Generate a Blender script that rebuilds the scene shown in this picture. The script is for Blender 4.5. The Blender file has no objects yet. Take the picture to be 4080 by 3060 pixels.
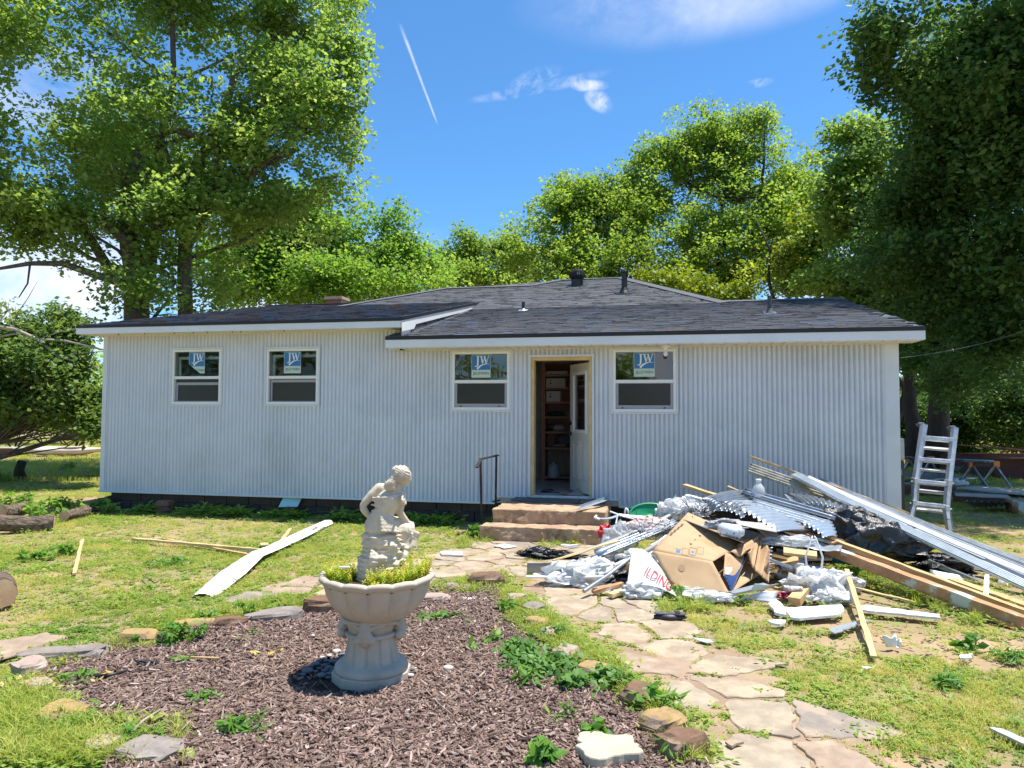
import bpy, math, random
import numpy as np
from mathutils import Vector, Matrix, noise as mnoise
from mathutils.bvhtree import BVHTree
R = math.radians
rng = np.random.default_rng(7)
random.seed(7)
SC = bpy.context.scene
COL = SC.collection

# ---------------------------------------------------------------- camera
CAM_H = 1.65
FPX = 2830.0                    # focal length in pixels of the 4080 px wide frame
PITCH, ROLL = R(2.37), R(0.24)
cam_d = bpy.data.cameras.new('camera'); cam = bpy.data.objects.new('camera', cam_d); COL.objects.link(cam)
cam_d.sensor_width = 36; cam_d.lens = 36 * FPX / 4080; cam_d.clip_start = 0.05; cam_d.clip_end = 2000
_f = Vector((0, math.cos(PITCH), math.sin(PITCH))); _u = Vector((0, -math.sin(PITCH), math.cos(PITCH))); _x = Vector((1, 0, 0))
_r = _x * math.cos(ROLL) + _u * math.sin(ROLL); _up = _u * math.cos(ROLL) - _x * math.sin(ROLL)
M_ = Matrix((( _r.x, _up.x, -_f.x, 0), (_r.y, _up.y, -_f.y, 0), (_r.z, _up.z, -_f.z, CAM_H), (0, 0, 0, 1)))
cam.matrix_world = M_
SC.camera = cam

# ---------------------------------------------------------------- light
SUN_DIR = Vector((0.29, 0.03, 1.0)).normalized()      # towards the sun
sun_d = bpy.data.lights.new('sun', 'SUN'); sun = bpy.data.objects.new('sun', sun_d); COL.objects.link(sun)
sun_d.energy = 4.6; sun_d.angle = R(0.53); sun_d.color = (1.0, 0.95, 0.87)
sun.rotation_euler = (-SUN_DIR).to_track_quat('-Z', 'Y').to_euler(); sun.location = (10, 0, 40)
SC.view_settings.view_transform = 'Standard'; SC.view_settings.look = 'None'
SC.view_settings.exposure = 0.78; SC.view_settings.gamma = 1.0; SC.view_settings.use_curve_mapping = False
SC.cycles.max_bounces = 8; SC.cycles.transparent_max_bounces = 12
SC.cycles.use_denoising = True
SC.cycles.sample_clamp_indirect = 6

def raydir(u, v):
    a = (u - 2040) / FPX; b = (v - 1530) / FPX
    a, b = a * math.cos(ROLL) + b * math.sin(ROLL), -a * math.sin(ROLL) + b * math.cos(ROLL)
    y = math.cos(PITCH) + b * math.sin(PITCH); z = math.sin(PITCH) - b * math.cos(PITCH)
    return a / y, z / y
def P(u, v, Y):
    dx, dz = raydir(u, v); return Vector((dx * Y, Y, CAM_H + dz * Y))
def G(u, v, z=0.0):
    dx, dz = raydir(u, v); Y = (z - CAM_H) / dz; return Vector((dx * Y, Y, z))

world = bpy.data.worlds.new('World'); SC.world = world; world.use_nodes = True
def build_world():
    nt = world.node_tree; N = nt.nodes; L = nt.links; N.clear()
    out = N.new('ShaderNodeOutputWorld'); bg = N.new('ShaderNodeBackground'); L.new(bg.outputs[0], out.inputs[0])
    sky = N.new('ShaderNodeTexSky'); sky.sky_type = 'NISHITA'; sky.sun_disc = False
    sky.sun_elevation = math.asin(SUN_DIR.z); sky.sun_rotation = math.atan2(SUN_DIR.x, SUN_DIR.y)
    sky.air_density = 1.0; sky.dust_density = 0.3; sky.ozone_density = 2.6; sky.altitude = 200
    def m(op, a, b=None, c=None, clamp=False):
        n = N.new('ShaderNodeMath'); n.operation = op; n.use_clamp = clamp
        for i, x in enumerate((a, b, c)):
            if x is None: continue
            if isinstance(x, (int, float)): n.inputs[i].default_value = x
            else: L.new(x, n.inputs[i])
        return n.outputs[0]
    tc = N.new('ShaderNodeTexCoord'); D = tc.outputs['Generated']
    sep = N.new('ShaderNodeSeparateXYZ'); L.new(D, sep.inputs[0]); X, Y, Z = sep.outputs
    az = m('ARCTAN2', X, Y); el = m('ARCSINE', Z)
    def ang(u, v):
        dx, dz = raydir(u, v); l = math.sqrt(dx * dx + 1 + dz * dz); return math.atan2(dx, 1), math.asin(dz / l)
    # cloud noise on a flat layer high above, so that it thins towards the zenith and crowds at the horizon
    zz = m('MAXIMUM', Z, 0.04)
    cmb = N.new('ShaderNodeCombineXYZ'); L.new(m('DIVIDE', X, zz), cmb.inputs[0]); L.new(m('DIVIDE', Y, zz), cmb.inputs[1])
    def nz(scale, det, rough, dist=0.0, vec=None, sx=1, sy=1):
        mp = N.new('ShaderNodeMapping'); mp.inputs['Scale'].default_value = (sx, sy, 1); L.new(vec or cmb.outputs[0], mp.inputs[0])
        n = N.new('ShaderNodeTexNoise'); n.inputs['Scale'].default_value = scale; n.inputs['Detail'].default_value = det
        n.inputs['Roughness'].default_value = rough; n.inputs['Distortion'].default_value = dist; L.new(mp.outputs[0], n.inputs[0]); return n.outputs['Fac']
    def blob(u, v, ru, rv, rot=0.0):
        a0, e0 = ang(u, v); da = m('SUBTRACT', az, a0); de = m('SUBTRACT', el, e0); c, s = math.cos(rot), math.sin(rot)
        p = m('ADD', m('MULTIPLY', da, c), m('MULTIPLY', de, s)); q = m('SUBTRACT', m('MULTIPLY', de, c), m('MULTIPLY', da, s))
        p = m('DIVIDE', p, ru / FPX); q = m('DIVIDE', q, rv / FPX)
        d = m('ADD', m('MULTIPLY', p, p), m('MULTIPLY', q, q))
        d = m('SUBTRACT', 1.0, d, clamp=True); return m('MULTIPLY', d, m('MULTIPLY', d, m('SUBTRACT', 3.0, m('MULTIPLY', d, 2.0))))
    n1 = nz(9, 6, .62, .4, vec=D, sx=1.0, sy=1.0); n2 = nz(38, 6, .65, .8, vec=D)
    wisp = m('MULTIPLY', m('SUBTRACT', n2, .40), 2.6, clamp=True)
    cl = None
    def add(x):
        nonlocal cl
        cl = x if cl is None else m('MAXIMUM', cl, x)
    add(m('MULTIPLY', m('MULTIPLY', blob(2150, 350, 330, 26, .16), wisp), .55))
    add(m('MULTIPLY', m('MULTIPLY', blob(2130, 315, 130, 40, .3), wisp), .5))
    add(m('MULTIPLY', blob(2345, 340, 90, 26, -.06), m('ADD', wisp, .15, clamp=True)))
    add(m('MULTIPLY', blob(2385, 402, 70, 42, -.5), m('ADD', wisp, .15, clamp=True)))
    add(m('MULTIPLY', m('MULTIPLY', blob(3025, 330, 60, 18, 0), wisp), .6))
    soft = m('MULTIPLY', m('SUBTRACT', n1, .28), 2.2, clamp=True)
    add(m('MULTIPLY', m('MULTIPLY', blob(2900, -90, 900, 210, .05), soft), .60))
    add(m('MULTIPLY', m('MULTIPLY', blob(150, 340, 420, 170, .05), soft), .75))
    # bank of white cloud low over the horizon all round
    puff = m('MULTIPLY', m('SUBTRACT', nz(5.5, 7, .55, .2, vec=D, sx=1, sy=1), .44), 6.0, clamp=True)
    low = m('MULTIPLY', m('SUBTRACT', .26, el, clamp=True), 9.0, clamp=True)
    add(m('MULTIPLY', m('MULTIPLY', puff, low), .95))
    # contrail
    d1 = Vector((raydir(1590, 88)[0], 1, raydir(1590, 88)[1])).normalized(); d2 = Vector((raydir(1745, 500)[0], 1, raydir(1745, 500)[1])).normalized()
    e = d1.cross(d2).normalized(); t = (d2 - d1); tl = t.length; t = t / tl
    def dot(vec):
        n = N.new('ShaderNodeVectorMath'); n.operation = 'DOT_PRODUCT'; L.new(D, n.inputs[0]); n.inputs[1].default_value = vec; return n.outputs['Value']
    along = m('DIVIDE', m('SUBTRACT', dot(t), d1.dot(t)), tl)
    wob = m('MULTIPLY', m('SUBTRACT', n2, .5), .0012)
    dist = m('ABSOLUTE', m('ADD', dot(e), wob))
    w = m('SUBTRACT', .0030, m('MULTIPLY', along, .0014))
    tr = m('SUBTRACT', 1.0, m('DIVIDE', dist, w), clamp=True)
    ends = m('MULTIPLY', m('MULTIPLY', along, 5, clamp=True), m('MULTIPLY', m('SUBTRACT', 1.0, along), 9, clamp=True))
    front = m('GREATER_THAN', Y, 0.0)
    add(m('MULTIPLY', m('MULTIPLY', m('MULTIPLY', tr, ends), front), m('MULTIPLY', n2, 1.1)))
    hs = N.new('ShaderNodeHueSaturation'); hs.inputs['Hue'].default_value = 0.5; hs.inputs['Saturation'].default_value = 1.0; hs.inputs['Value'].default_value = 1.0
    L.new(sky.outputs[0], hs.inputs['Color'])
    tint = N.new('ShaderNodeMix'); tint.data_type = 'RGBA'; tint.blend_type = 'MULTIPLY'; tint.inputs[0].default_value = 1.0
    L.new(hs.outputs[0], tint.inputs[6]); tint.inputs[7].default_value = (.62, 1.08, 1.38, 1)
    mx = N.new('ShaderNodeMix'); mx.data_type = 'RGBA'; L.new(m('MULTIPLY', cl, 1.0, clamp=True), mx.inputs[0]); L.new(tint.outputs[2], mx.inputs[6])
    mx.inputs[7].default_value = (7.2, 7.4, 8.6, 1)
    L.new(mx.outputs[2], bg.inputs[0]); bg.inputs[1].default_value = 0.09
build_world()
# ---------------------------------------------------------------- helpers: objects
def link(o, parent=None):
    COL.objects.link(o)
    if parent is not None: o.parent = parent
    return o
def tag(o, label=None, cat=None, group=None, kind=None):
    if label: o['label'] = label
    if cat: o['category'] = cat
    if group: o['group'] = group
    if kind: o['kind'] = kind
    return o
def empty(name, loc=(0, 0, 0), rz=0.0, label=None, cat=None, group=None, rot=None):
    o = bpy.data.objects.new(name, None); link(o); o.empty_display_size = .1
    o.location = loc; o.rotation_euler = rot if rot else (0, 0, rz); return tag(o, label, cat, group)
def meshobj(name, me, parent=None, mats=None):
    o = bpy.data.objects.new(name, me); link(o, parent)
    if mats:
        if len(me.materials): me.materials.clear()
        for m in (mats if isinstance(mats, (list, tuple)) else [mats]): me.materials.append(m)
    return o
def copy_tree(o, parent=None):
    c = o.copy(); COL.objects.link(c)
    if parent is not None: c.parent = parent
    for ch in list(o.children): copy_tree(ch, c)
    return c
def rebase(o):
    """origin of a mesh object to the bottom centre of its box"""
    me = o.data; n = len(me.vertices); a = np.empty(n * 3, 'f'); me.vertices.foreach_get('co', a); a = a.reshape(-1, 3)
    c = np.array([(a[:, 0].min() + a[:, 0].max()) / 2, (a[:, 1].min() + a[:, 1].max()) / 2, a[:, 2].min()]); a -= c
    me.vertices.foreach_set('co', a.ravel()); me.update(); o.location = Vector(o.location) + Vector(c); return o

class MB:
    """collects faces; each face carries a material index"""
    def __init__(s): s.v = []; s.f = []; s.m = []; s.mi = 0
    def add(s, vs, fs):
        b = len(s.v); s.v.extend([tuple(v) for v in vs]); s.f.extend([tuple(b + i for i in f) for f in fs]); s.m.extend([s.mi] * len(fs)); return s
    def box(s, a, b):
        (x0, y0, z0), (x1, y1, z1) = a, b
        if x0 > x1: x0, x1 = x1, x0
        if y0 > y1: y0, y1 = y1, y0
        if z0 > z1: z0, z1 = z1, z0
        return s.add([(x0, y0, z0), (x1, y0, z0), (x1, y1, z0), (x0, y1, z0), (x0, y0, z1), (x1, y0, z1), (x1, y1, z1), (x0, y1, z1)],
                     [(0, 3, 2, 1), (4, 5, 6, 7), (0, 1, 5, 4), (1, 2, 6, 5), (2, 3, 7, 6), (3, 0, 4, 7)])
    def bar(s, p, q, w, h, up=(0, 0, 1), roll=0.0):
        """a box from p to q, width w sideways, h along up"""
        p = Vector(p); q = Vector(q); d = (q - p).normalized(); up = Vector(up)
        if abs(d.dot(up)) > .98: up = Vector((0, 1, 0))
        sd = d.cross(up).normalized(); up = sd.cross(d)
        if roll: m = Matrix.Rotation(roll, 3, d); sd = m @ sd; up = m @ up
        vs = [c + sd * (w / 2 * i) + up * (h / 2 * j) for c in (p, q) for i, j in ((-1, -1), (1, -1), (1, 1), (-1, 1))]
        return s.add(vs, [(0, 1, 2, 3), (7, 6, 5, 4), (0, 4, 5, 1), (1, 5, 6, 2), (2, 6, 7, 3), (3, 7, 4, 0)])
    def tube(s, pts, r, n=8, cap=True):
        pts = [Vector(p) for p in pts]; k = len(pts); rs = r if isinstance(r, (list, tuple)) else [r] * k
        ref = None; vs = []
        for i, p in enumerate(pts):
            d = (pts[min(i + 1, k - 1)] - pts[max(i - 1, 0)])
            d = d.normalized() if d.length > 1e-9 else Vector((0, 0, 1))
            if ref is None: ref = Vector((1, 0, 0)) if abs(d.x) < .8 else Vector((0, 1, 0))
            a = (ref - d * ref.dot(d)).normalized(); ref = a; b = d.cross(a)
            vs += [p + (a * math.cos(2 * math.pi * j / n) + b * math.sin(2 * math.pi * j / n)) * rs[i] for j in range(n)]
        fs = [(i * n + j, i * n + (j + 1) % n, (i + 1) * n + (j + 1) % n, (i + 1) * n + j) for i in range(k - 1) for j in range(n)]
        if cap: fs += [tuple(range(n))[::-1], tuple((k - 1) * n + j for j in range(n))]
        return s.add(vs, fs)
    def lathe(s, prof, n=32, c=(0, 0, 0), rf=None):
        """prof: (r, z) pairs; rf(theta, z) multiplies the radius"""
        vs = []
        for r, z in prof:
            for j in range(n):
                th = 2 * math.pi * j / n; k = rf(th, z) if rf else 1
                vs.append((c[0] + r * k * math.cos(th), c[1] + r * k * math.sin(th), c[2] + z))
        k = len(prof)
        fs = [(i * n + j, i * n + (j + 1) % n, (i + 1) * n + (j + 1) % n, (i + 1) * n + j) for i in range(k - 1) for j in range(n)]
        fs += [tuple(range(n))[::-1], tuple((k - 1) * n + j for j in range(n))]
        return s.add(vs, fs)
    def poly(s, pts, z0, z1):
        """prism over a polygon in xy"""
        n = len(pts); return s.add([(p[0], p[1], z0) for p in pts] + [(p[0], p[1], z1) for p in pts],
                    [tuple(range(n))[::-1], tuple(range(n, 2 * n))] + [(i, (i + 1) % n, n + (i + 1) % n, n + i) for i in range(n)])
    def quad(s, a, b, c, d): return s.add([a, b, c, d], [(0, 1, 2, 3)])
    def grid(s, fn, nu, nv):
        vs = [fn(i / nu, j / nv) for j in range(nv + 1) for i in range(nu + 1)]
        return s.add(vs, [(j * (nu + 1) + i, j * (nu + 1) + i + 1, (j + 1) * (nu + 1) + i + 1, (j + 1) * (nu + 1) + i) for j in range(nv) for i in range(nu)])
    def mesh(s, name='mesh', smooth=False):
        me = bpy.data.meshes.new(name); me.from_pydata(s.v, [], s.f)
        me.polygons.foreach_set('material_index', s.m)
        if smooth: me.polygons.foreach_set('use_smooth', [True] * len(s.f))
        me.update(); return me
    def build(s, name, mats, parent=None, smooth=False, bevel=0.0, solid=0.0, label=None):
        o = meshobj(name, s.mesh(name, smooth), parent, mats)
        if solid: md = o.modifiers.new('solid', 'SOLIDIFY'); md.thickness = solid; md.offset = 0
        if bevel: md = o.modifiers.new('bevel', 'BEVEL'); md.width = bevel; md.segments = 2; md.limit_method = 'ANGLE'
        if label: o['label'] = label
        return o
def thing(mb, name, mats, label, cat, group=None, **k):
    o = mb.build(name, mats, None, **k); tag(o, label, cat, group); return rebase(o)
def np_mesh(name, V, F, attr=None, smooth=False):
    """V (n,3), F (m,k) all faces of one size; attr: dict name -> per-face floats"""
    me = bpy.data.meshes.new(name); m, k = F.shape
    me.vertices.add(len(V)); me.vertices.foreach_set('co', np.asarray(V, 'f').ravel())
    me.loops.add(m * k); me.loops.foreach_set('vertex_index', np.asarray(F, 'i').ravel())
    me.polygons.add(m); me.polygons.foreach_set('loop_start', np.arange(0, m * k, k, dtype='i'))
    try: me.polygons.foreach_set('loop_total', np.full(m, k, 'i'))
    except Exception: pass
    if smooth: me.polygons.foreach_set('use_smooth', np.ones(m, bool))
    for a, vals in (attr or {}).items():
        at = me.attributes.new(a, 'FLOAT', 'FACE'); at.data.foreach_set('value', np.asarray(vals, 'f'))
    me.update(calc_edges=True); me.validate(); return me
def bake(o):
    """replace the modifiers of o by their result"""
    dg = bpy.context.evaluated_depsgraph_get(); dg.update()
    me = bpy.data.meshes.new_from_object(o.evaluated_get(dg)); o.modifiers.clear(); o.data = me; return o
ORD = 'first second third fourth fifth sixth seventh eighth ninth tenth eleventh twelfth thirteenth fourteenth fifteenth sixteenth seventeenth eighteenth nineteenth twentieth'.split()
def fbm(p, sc=1.0, oc=4): return mnoise.fractal(Vector(p) * sc, 1.0, 2.0, oc)

# ---------------------------------------------------------------- helpers: materials
MATS = {}
def mat(name, c1, c2=None, scale=4.0, rough=.7, metal=0.0, bump=0.0, bscale=None, detail=6.0, stretch=(1, 1, 1), spec=.5,
        lo=.35, hi=.65, c3=None, scale3=1.0, lo3=.5, hi3=.65, coord='Object', bdist=.01, rvar=0.0, sheen=0.0, trans=0.0):
    if name in MATS: return MATS[name]
    m = bpy.data.materials.new(name); m.use_nodes = True; nt = m.node_tree; N, L = nt.nodes, nt.links; b = N['Principled BSDF']
    b.inputs['Roughness'].default_value = rough; b.inputs['Metallic'].default_value = metal; b.inputs['Specular IOR Level'].default_value = spec
    b.inputs['Base Color'].default_value = (*c1, 1)
    if c2 is not None or bump:
        tc = N.new('ShaderNodeTexCoord'); mp = N.new('ShaderNodeMapping'); mp.inputs['Scale'].default_value = stretch; L.new(tc.outputs[coord], mp.inputs[0])
        def noise(s, d=detail):
            n = N.new('ShaderNodeTexNoise'); n.inputs['Scale'].default_value = s; n.inputs['Detail'].default_value = d; n.inputs['Roughness'].default_value = .6
            L.new(mp.outputs[0], n.inputs[0]); return n.outputs['Fac']
        def ramp(f, a, c):
            r = N.new('ShaderNodeMapRange'); r.inputs[1].default_value = a; r.inputs[2].default_value = c; L.new(f, r.inputs[0]); r.interpolation_type = 'SMOOTHSTEP'; return r.outputs[0]
        def mix(f, a, c):
            x = N.new('ShaderNodeMix'); x.data_type = 'RGBA'; L.new(f, x.inputs[0])
            for i, y in ((6, a), (7, c)):
                if isinstance(y, tuple): x.inputs[i].default_value = (*y, 1)
                else: L.new(y, x.inputs[i])
            return x.outputs[2]
        col = None
        if c2 is not None:
            f = noise(scale); col = mix(ramp(f, lo, hi), c1, c2)
        if c3 is not None: col = mix(ramp(noise(scale3), lo3, hi3), col, c3)
        if col is not None:
            if rvar:
                oi = N.new('ShaderNodeObjectInfo'); hv = N.new('ShaderNodeHueSaturation'); r = N.new('ShaderNodeMapRange'); r.inputs[3].default_value = 1 - rvar; r.inputs[4].default_value = 1 + rvar
                L.new(oi.outputs['Random'], r.inputs[0]); L.new(r.outputs[0], hv.inputs['Value']); L.new(col, hv.inputs['Color']); col = hv.outputs[0]
            L.new(col, b.inputs['Base Color'])
        if bump:
            bn = N.new('ShaderNodeBump'); bn.inputs['Strength'].default_value = bump; bn.inputs['Distance'].default_value = bdist
            L.new(noise(bscale or scale * 4, 8), bn.inputs['Height']); L.new(bn.outputs[0], b.inputs['Normal'])
    if trans:
        tr = N.new('ShaderNodeBsdfTranslucent'); tr.inputs[0].default_value = (*c1, 1); ms = N.new('ShaderNodeMixShader'); ms.inputs[0].default_value = trans
        L.new(b.outputs[0], ms.inputs[1]); L.new(tr.outputs[0], ms.inputs[2]); L.new(ms.outputs[0], N['Material Output'].inputs[0])
    MATS[name] = m; return m
def leaf_mat(name, cols, trans=.38, attr='tint', inst=False, rough=.5, spec=.35):
    """leaf colour from a per-face (or per-instance) random value through a ramp"""
    m = bpy.data.materials.new(name); m.use_nodes = True; nt = m.node_tree; N, L = nt.nodes, nt.links; b = N['Principled BSDF']
    at = N.new('ShaderNodeAttribute'); at.attribute_name = attr; at.attribute_type = 'INSTANCER' if inst else 'GEOMETRY'
    r = N.new('ShaderNodeValToRGB'); e = r.color_ramp.elements
    for i, c in enumerate(cols):
        el = e[i] if i < 2 else e.new(.5)
        el.color = (*c, 1)
    for i, el in enumerate(e): pass
    n = len(cols)
    while len(e) > n: e.remove(e[-1])
    for i in range(n): e[i].position = i / max(1, n - 1); e[i].color = (*cols[i], 1)
    L.new(at.outputs['Fac'], r.inputs[0]); L.new(r.outputs[0], b.inputs['Base Color'])
    b.inputs['Roughness'].default_value = rough; b.inputs['Specular IOR Level'].default_value = spec
    tr = N.new('ShaderNodeBsdfTranslucent'); hs = N.new('ShaderNodeHueSaturation'); hs.inputs['Value'].default_value = 1.5; hs.inputs['Saturation'].default_value = 1.1; hs.inputs['Hue'].default_value = .485
    L.new(r.outputs[0], hs.inputs['Color']); L.new(hs.outputs[0], tr.inputs[0])
    ms = N.new('ShaderNodeMixShader'); ms.inputs[0].default_value = trans; L.new(b.outputs[0], ms.inputs[1]); L.new(tr.outputs[0], ms.inputs[2])
    L.new(ms.outputs[0], N['Material Output'].inputs[0]); MATS[name] = m; return m
def glass_mat(name, ior=1.9, tint=(.9, .95, .93)):
    m = bpy.data.materials.new(name); m.use_nodes = True; nt = m.node_tree; N, L = nt.nodes, nt.links; N.remove(N['Principled BSDF'])
    t = N.new('ShaderNodeBsdfTransparent'); t.inputs[0].default_value = (*tint, 1); g = N.new('ShaderNodeBsdfGlossy'); g.inputs['Roughness'].default_value = .01
    fr = N.new('ShaderNodeFresnel'); fr.inputs[0].default_value = ior; ms = N.new('ShaderNodeMixShader')
    tc = N.new('ShaderNodeTexCoord'); n = N.new('ShaderNodeTexNoise'); n.inputs['Scale'].default_value = 2.2; bp = N.new('ShaderNodeBump'); bp.inputs['Strength'].default_value = .12; bp.inputs['Distance'].default_value = .01
    L.new(tc.outputs['Object'], n.inputs[0]); L.new(n.outputs['Fac'], bp.inputs['Height']); L.new(bp.outputs[0], g.inputs['Normal'])
    L.new(fr.outputs[0], ms.inputs[0]); L.new(t.outputs[0], ms.inputs[1]); L.new(g.outputs[0], ms.inputs[2]); L.new(ms.outputs[0], N['Material Output'].inputs[0]); return m
def film_mat(name, col=(.85, .87, .88), alpha=.5, rough=.25, bump=.4):
    """thin wrinkled plastic film, partly see-through"""
    m = mat(name, col, col, scale=6, rough=rough, bump=bump, bscale=18, bdist=.02, spec=.6); N, L = m.node_tree.nodes, m.node_tree.links
    b = N['Principled BSDF']; tr = N.new('ShaderNodeBsdfTransparent'); ms = N.new('ShaderNodeMixShader'); ms.inputs[0].default_value = alpha
    tl = N.new('ShaderNodeBsdfTranslucent'); tl.inputs[0].default_value = (*col, 1); m2 = N.new('ShaderNodeMixShader'); m2.inputs[0].default_value = .4
    L.new(b.outputs[0], m2.inputs[1]); L.new(tl.outputs[0], m2.inputs[2]); L.new(tr.outputs[0], ms.inputs[1]); L.new(m2.outputs[0], ms.inputs[2]); L.new(ms.outputs[0], N['Material Output'].inputs[0]); return m

M_white = mat('white_vinyl', (.80, .80, .78), rough=.4)
M_whitepaint = mat('white_painted_board', (.78, .78, .76), (.68, .67, .63), scale=3, rough=.55, bump=.15, bscale=30)
M_alu = mat('aluminium', (.62, .64, .66), (.50, .52, .54), scale=12, rough=.42, metal=.75, bump=.05)
M_black = mat('black_metal', (.018, .018, .02), rough=.45)
M_pine = mat('pine_lumber', (.62, .42, .20), (.50, .31, .13), scale=5, stretch=(1, 1, 8), rough=.65, bump=.15, c3=(.34, .19, .08), scale3=2.2, lo3=.62, hi3=.75)
M_pine_y = mat('new_pine_lath', (.68, .50, .24), (.58, .40, .17), scale=6, rough=.65, bump=.1)
M_oldwood = mat('weathered_painted_wood', (.40, .21, .10), (.52, .30, .15), scale=7, rough=.8, bump=.5, bscale=26, c3=(.55, .55, .48), scale3=3.5, lo3=.55, hi3=.6)
M_galv = mat('galvanised_steel', (.34, .37, .41), (.26, .29, .32), scale=9, rough=.36, metal=.7, bump=.06, c3=(.30, .27, .22), scale3=4, lo3=.66, hi3=.8)
M_galvw = mat('pale_coated_steel', (.50, .55, .60), (.42, .47, .52), scale=7, rough=.34, metal=.5, bump=.05, c3=(.36, .32, .26), scale3=6, lo3=.68, hi3=.85)
M_dirtysteel = mat('dirty_cream_steel', (.50, .47, .38), (.38, .35, .27), scale=8, rough=.55, metal=.15, c3=(.05, .04, .03), scale3=22, lo3=.6, hi3=.66, bump=.1)
def settle(root):
    """put an Empty at the bottom centre of its parts; its parts keep their place"""
    bpy.context.view_layer.update(); mn = Vector((1e9,) * 3); mx = Vector((-1e9,) * 3)
    for c in root.children_recursive:
        if c.type == 'MESH':
            for k in c.bound_box:
                w = c.matrix_world @ Vector(k)
                for i in range(3): mn[i] = min(mn[i], w[i]); mx[i] = max(mx[i], w[i])
    t = Vector(((mn.x + mx.x) / 2, (mn.y + mx.y) / 2, mn.z)); inv = root.matrix_world.inverted().to_3x3(); d = inv @ (t - root.location)
    root.location = t
    for c in root.children: c.location = Vector(c.location) - d
    return root
# ---------------------------------------------------------------- house frame: x along the front wall, y behind it, z up
YAW = R(-11.63)
HO = Vector((0, 10.83, 0))
HM = Matrix.Translation(HO) @ Matrix.Rotation(YAW, 4, 'Z')
HMI = HM.inverted()
def H(s, t, z): return HM @ Vector((s, t, z))
house = empty('house', HO, YAW, 'single storey house clad in pale corrugated metal with a dark shingle roof', 'house')

M_siding = mat('corrugated_siding_metal', (.635, .66, .705), (.60, .625, .67), scale=2.2, rough=.42, metal=.22, bump=.35, bscale=2.6, bdist=.02, rvar=.035, c3=(.50, .54, .57), scale3=.7, lo3=.45, hi3=.75)
M_trim = mat('siding_trim_metal', (.64, .67, .69), (.59, .62, .64), scale=2.5, rough=.42, metal=.15)
M_fascia = mat('fascia_metal', (.74, .76, .77), (.68, .70, .71), scale=1.6, rough=.4, metal=.1, bump=.03, bscale=5)
M_soffit = mat('soffit_cream', (.72, .68, .58), rough=.6)
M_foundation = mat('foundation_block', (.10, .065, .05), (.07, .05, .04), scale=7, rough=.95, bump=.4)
M_in = mat('interior_wall', (.66, .60, .53), (.58, .52, .46), scale=3, rough=.9)
M_inwood = mat('brown_shelf_wood', (.52, .26, .175), (.42, .20, .135), scale=3, stretch=(1, 1, 6), rough=.6)
M_infloor = mat('interior_floor', (.66, .66, .68), (.50, .50, .52), scale=3, rough=.6)

SL, SR = -7.19, 5.40
ZB = 0.31
SPLIT = -1.66                                      # where the left (higher) eave ends
def ztop(s): return 2.985 if s < SPLIT else 2.66
OPEN = [(-5.85, -4.93, 1.78, 2.69), (-4.10, -3.18, 1.78, 2.68), (-.94, -.03, 1.70, 2.59), (1.53, 2.44, 1.68, 2.59), (.30, 1.22, 0.0, 2.50)]
PITCHC = .0678; AMP = .012
def siding(name, s0, s1):
    n = 8; mb = MB(); k0 = int(math.floor(s0 / PITCHC * n)); xs = [s0] + [k * PITCHC / n for k in range(k0 + 1, int(s1 / PITCHC * n) + 2) if s0 + .002 < k * PITCHC / n < s1 - .002] + [s1]
    cuts = sorted({c for o in OPEN for c in o[:2] if s0 < c < s1}); xs = sorted(set(xs + cuts + ([SPLIT] if s0 < SPLIT < s1 else [])))
    def y(s):
        w = .5 - .5 * math.cos(2 * math.pi * s / PITCHC); return -.022 - AMP * (1 - 2 * w ** 2.6)
    zb0 = .41 if False else ZB
    for a, b in zip(xs[:-1], xs[1:]):
        m = (a + b) / 2; zt = ztop(m); spans = [(ZB if not (-.25 < m < 1.62) else (.40 if True else ZB), zt)]
        for o in OPEN:
            if o[0] < m < o[1]:
                spans = [sp for (lo, hi) in spans for sp in ((lo, min(hi, o[2])), (max(lo, o[3]), hi)) if sp[1] - sp[0] > .01]
        for lo, hi in spans:
            mb.add([(a, y(a), lo), (b, y(b), lo), (b, y(b), hi), (a, y(a), hi)], [(0, 1, 2, 3)])
    o = mb.build(name, M_siding, house, smooth=True)
    return o
seams = [-7.12, -5.90, -4.19, -2.48, -.77, .94, 1.80, 2.65, 3.50, 4.36, 5.24]
for i, (a, b) in enumerate(zip(seams[:-1], seams[1:])):
    siding('siding_panel', a, b + (.02 if b < 5.2 else 0)).location = (0, -.006 * (i % 2), 0)
# screws along three rows
mb = MB()
for zr in (ZB + .06, 1.36, 2.56):
    for k in range(int((SR - SL) / (PITCHC * 5))):
        s = math.ceil((SL + .15) / PITCHC) * PITCHC + k * PITCHC * 5
        if s > 5.2 or any(o[0] - .05 < s < o[1] + .05 and o[2] - .05 < zr < o[3] + .05 for o in OPEN): continue
        mb.tube([(s, -.031, zr), (s, -.040, zr)], .0085, 6)
o = mb.build('siding_screws', M_alu, house); o['kind'] = 'stuff'
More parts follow.
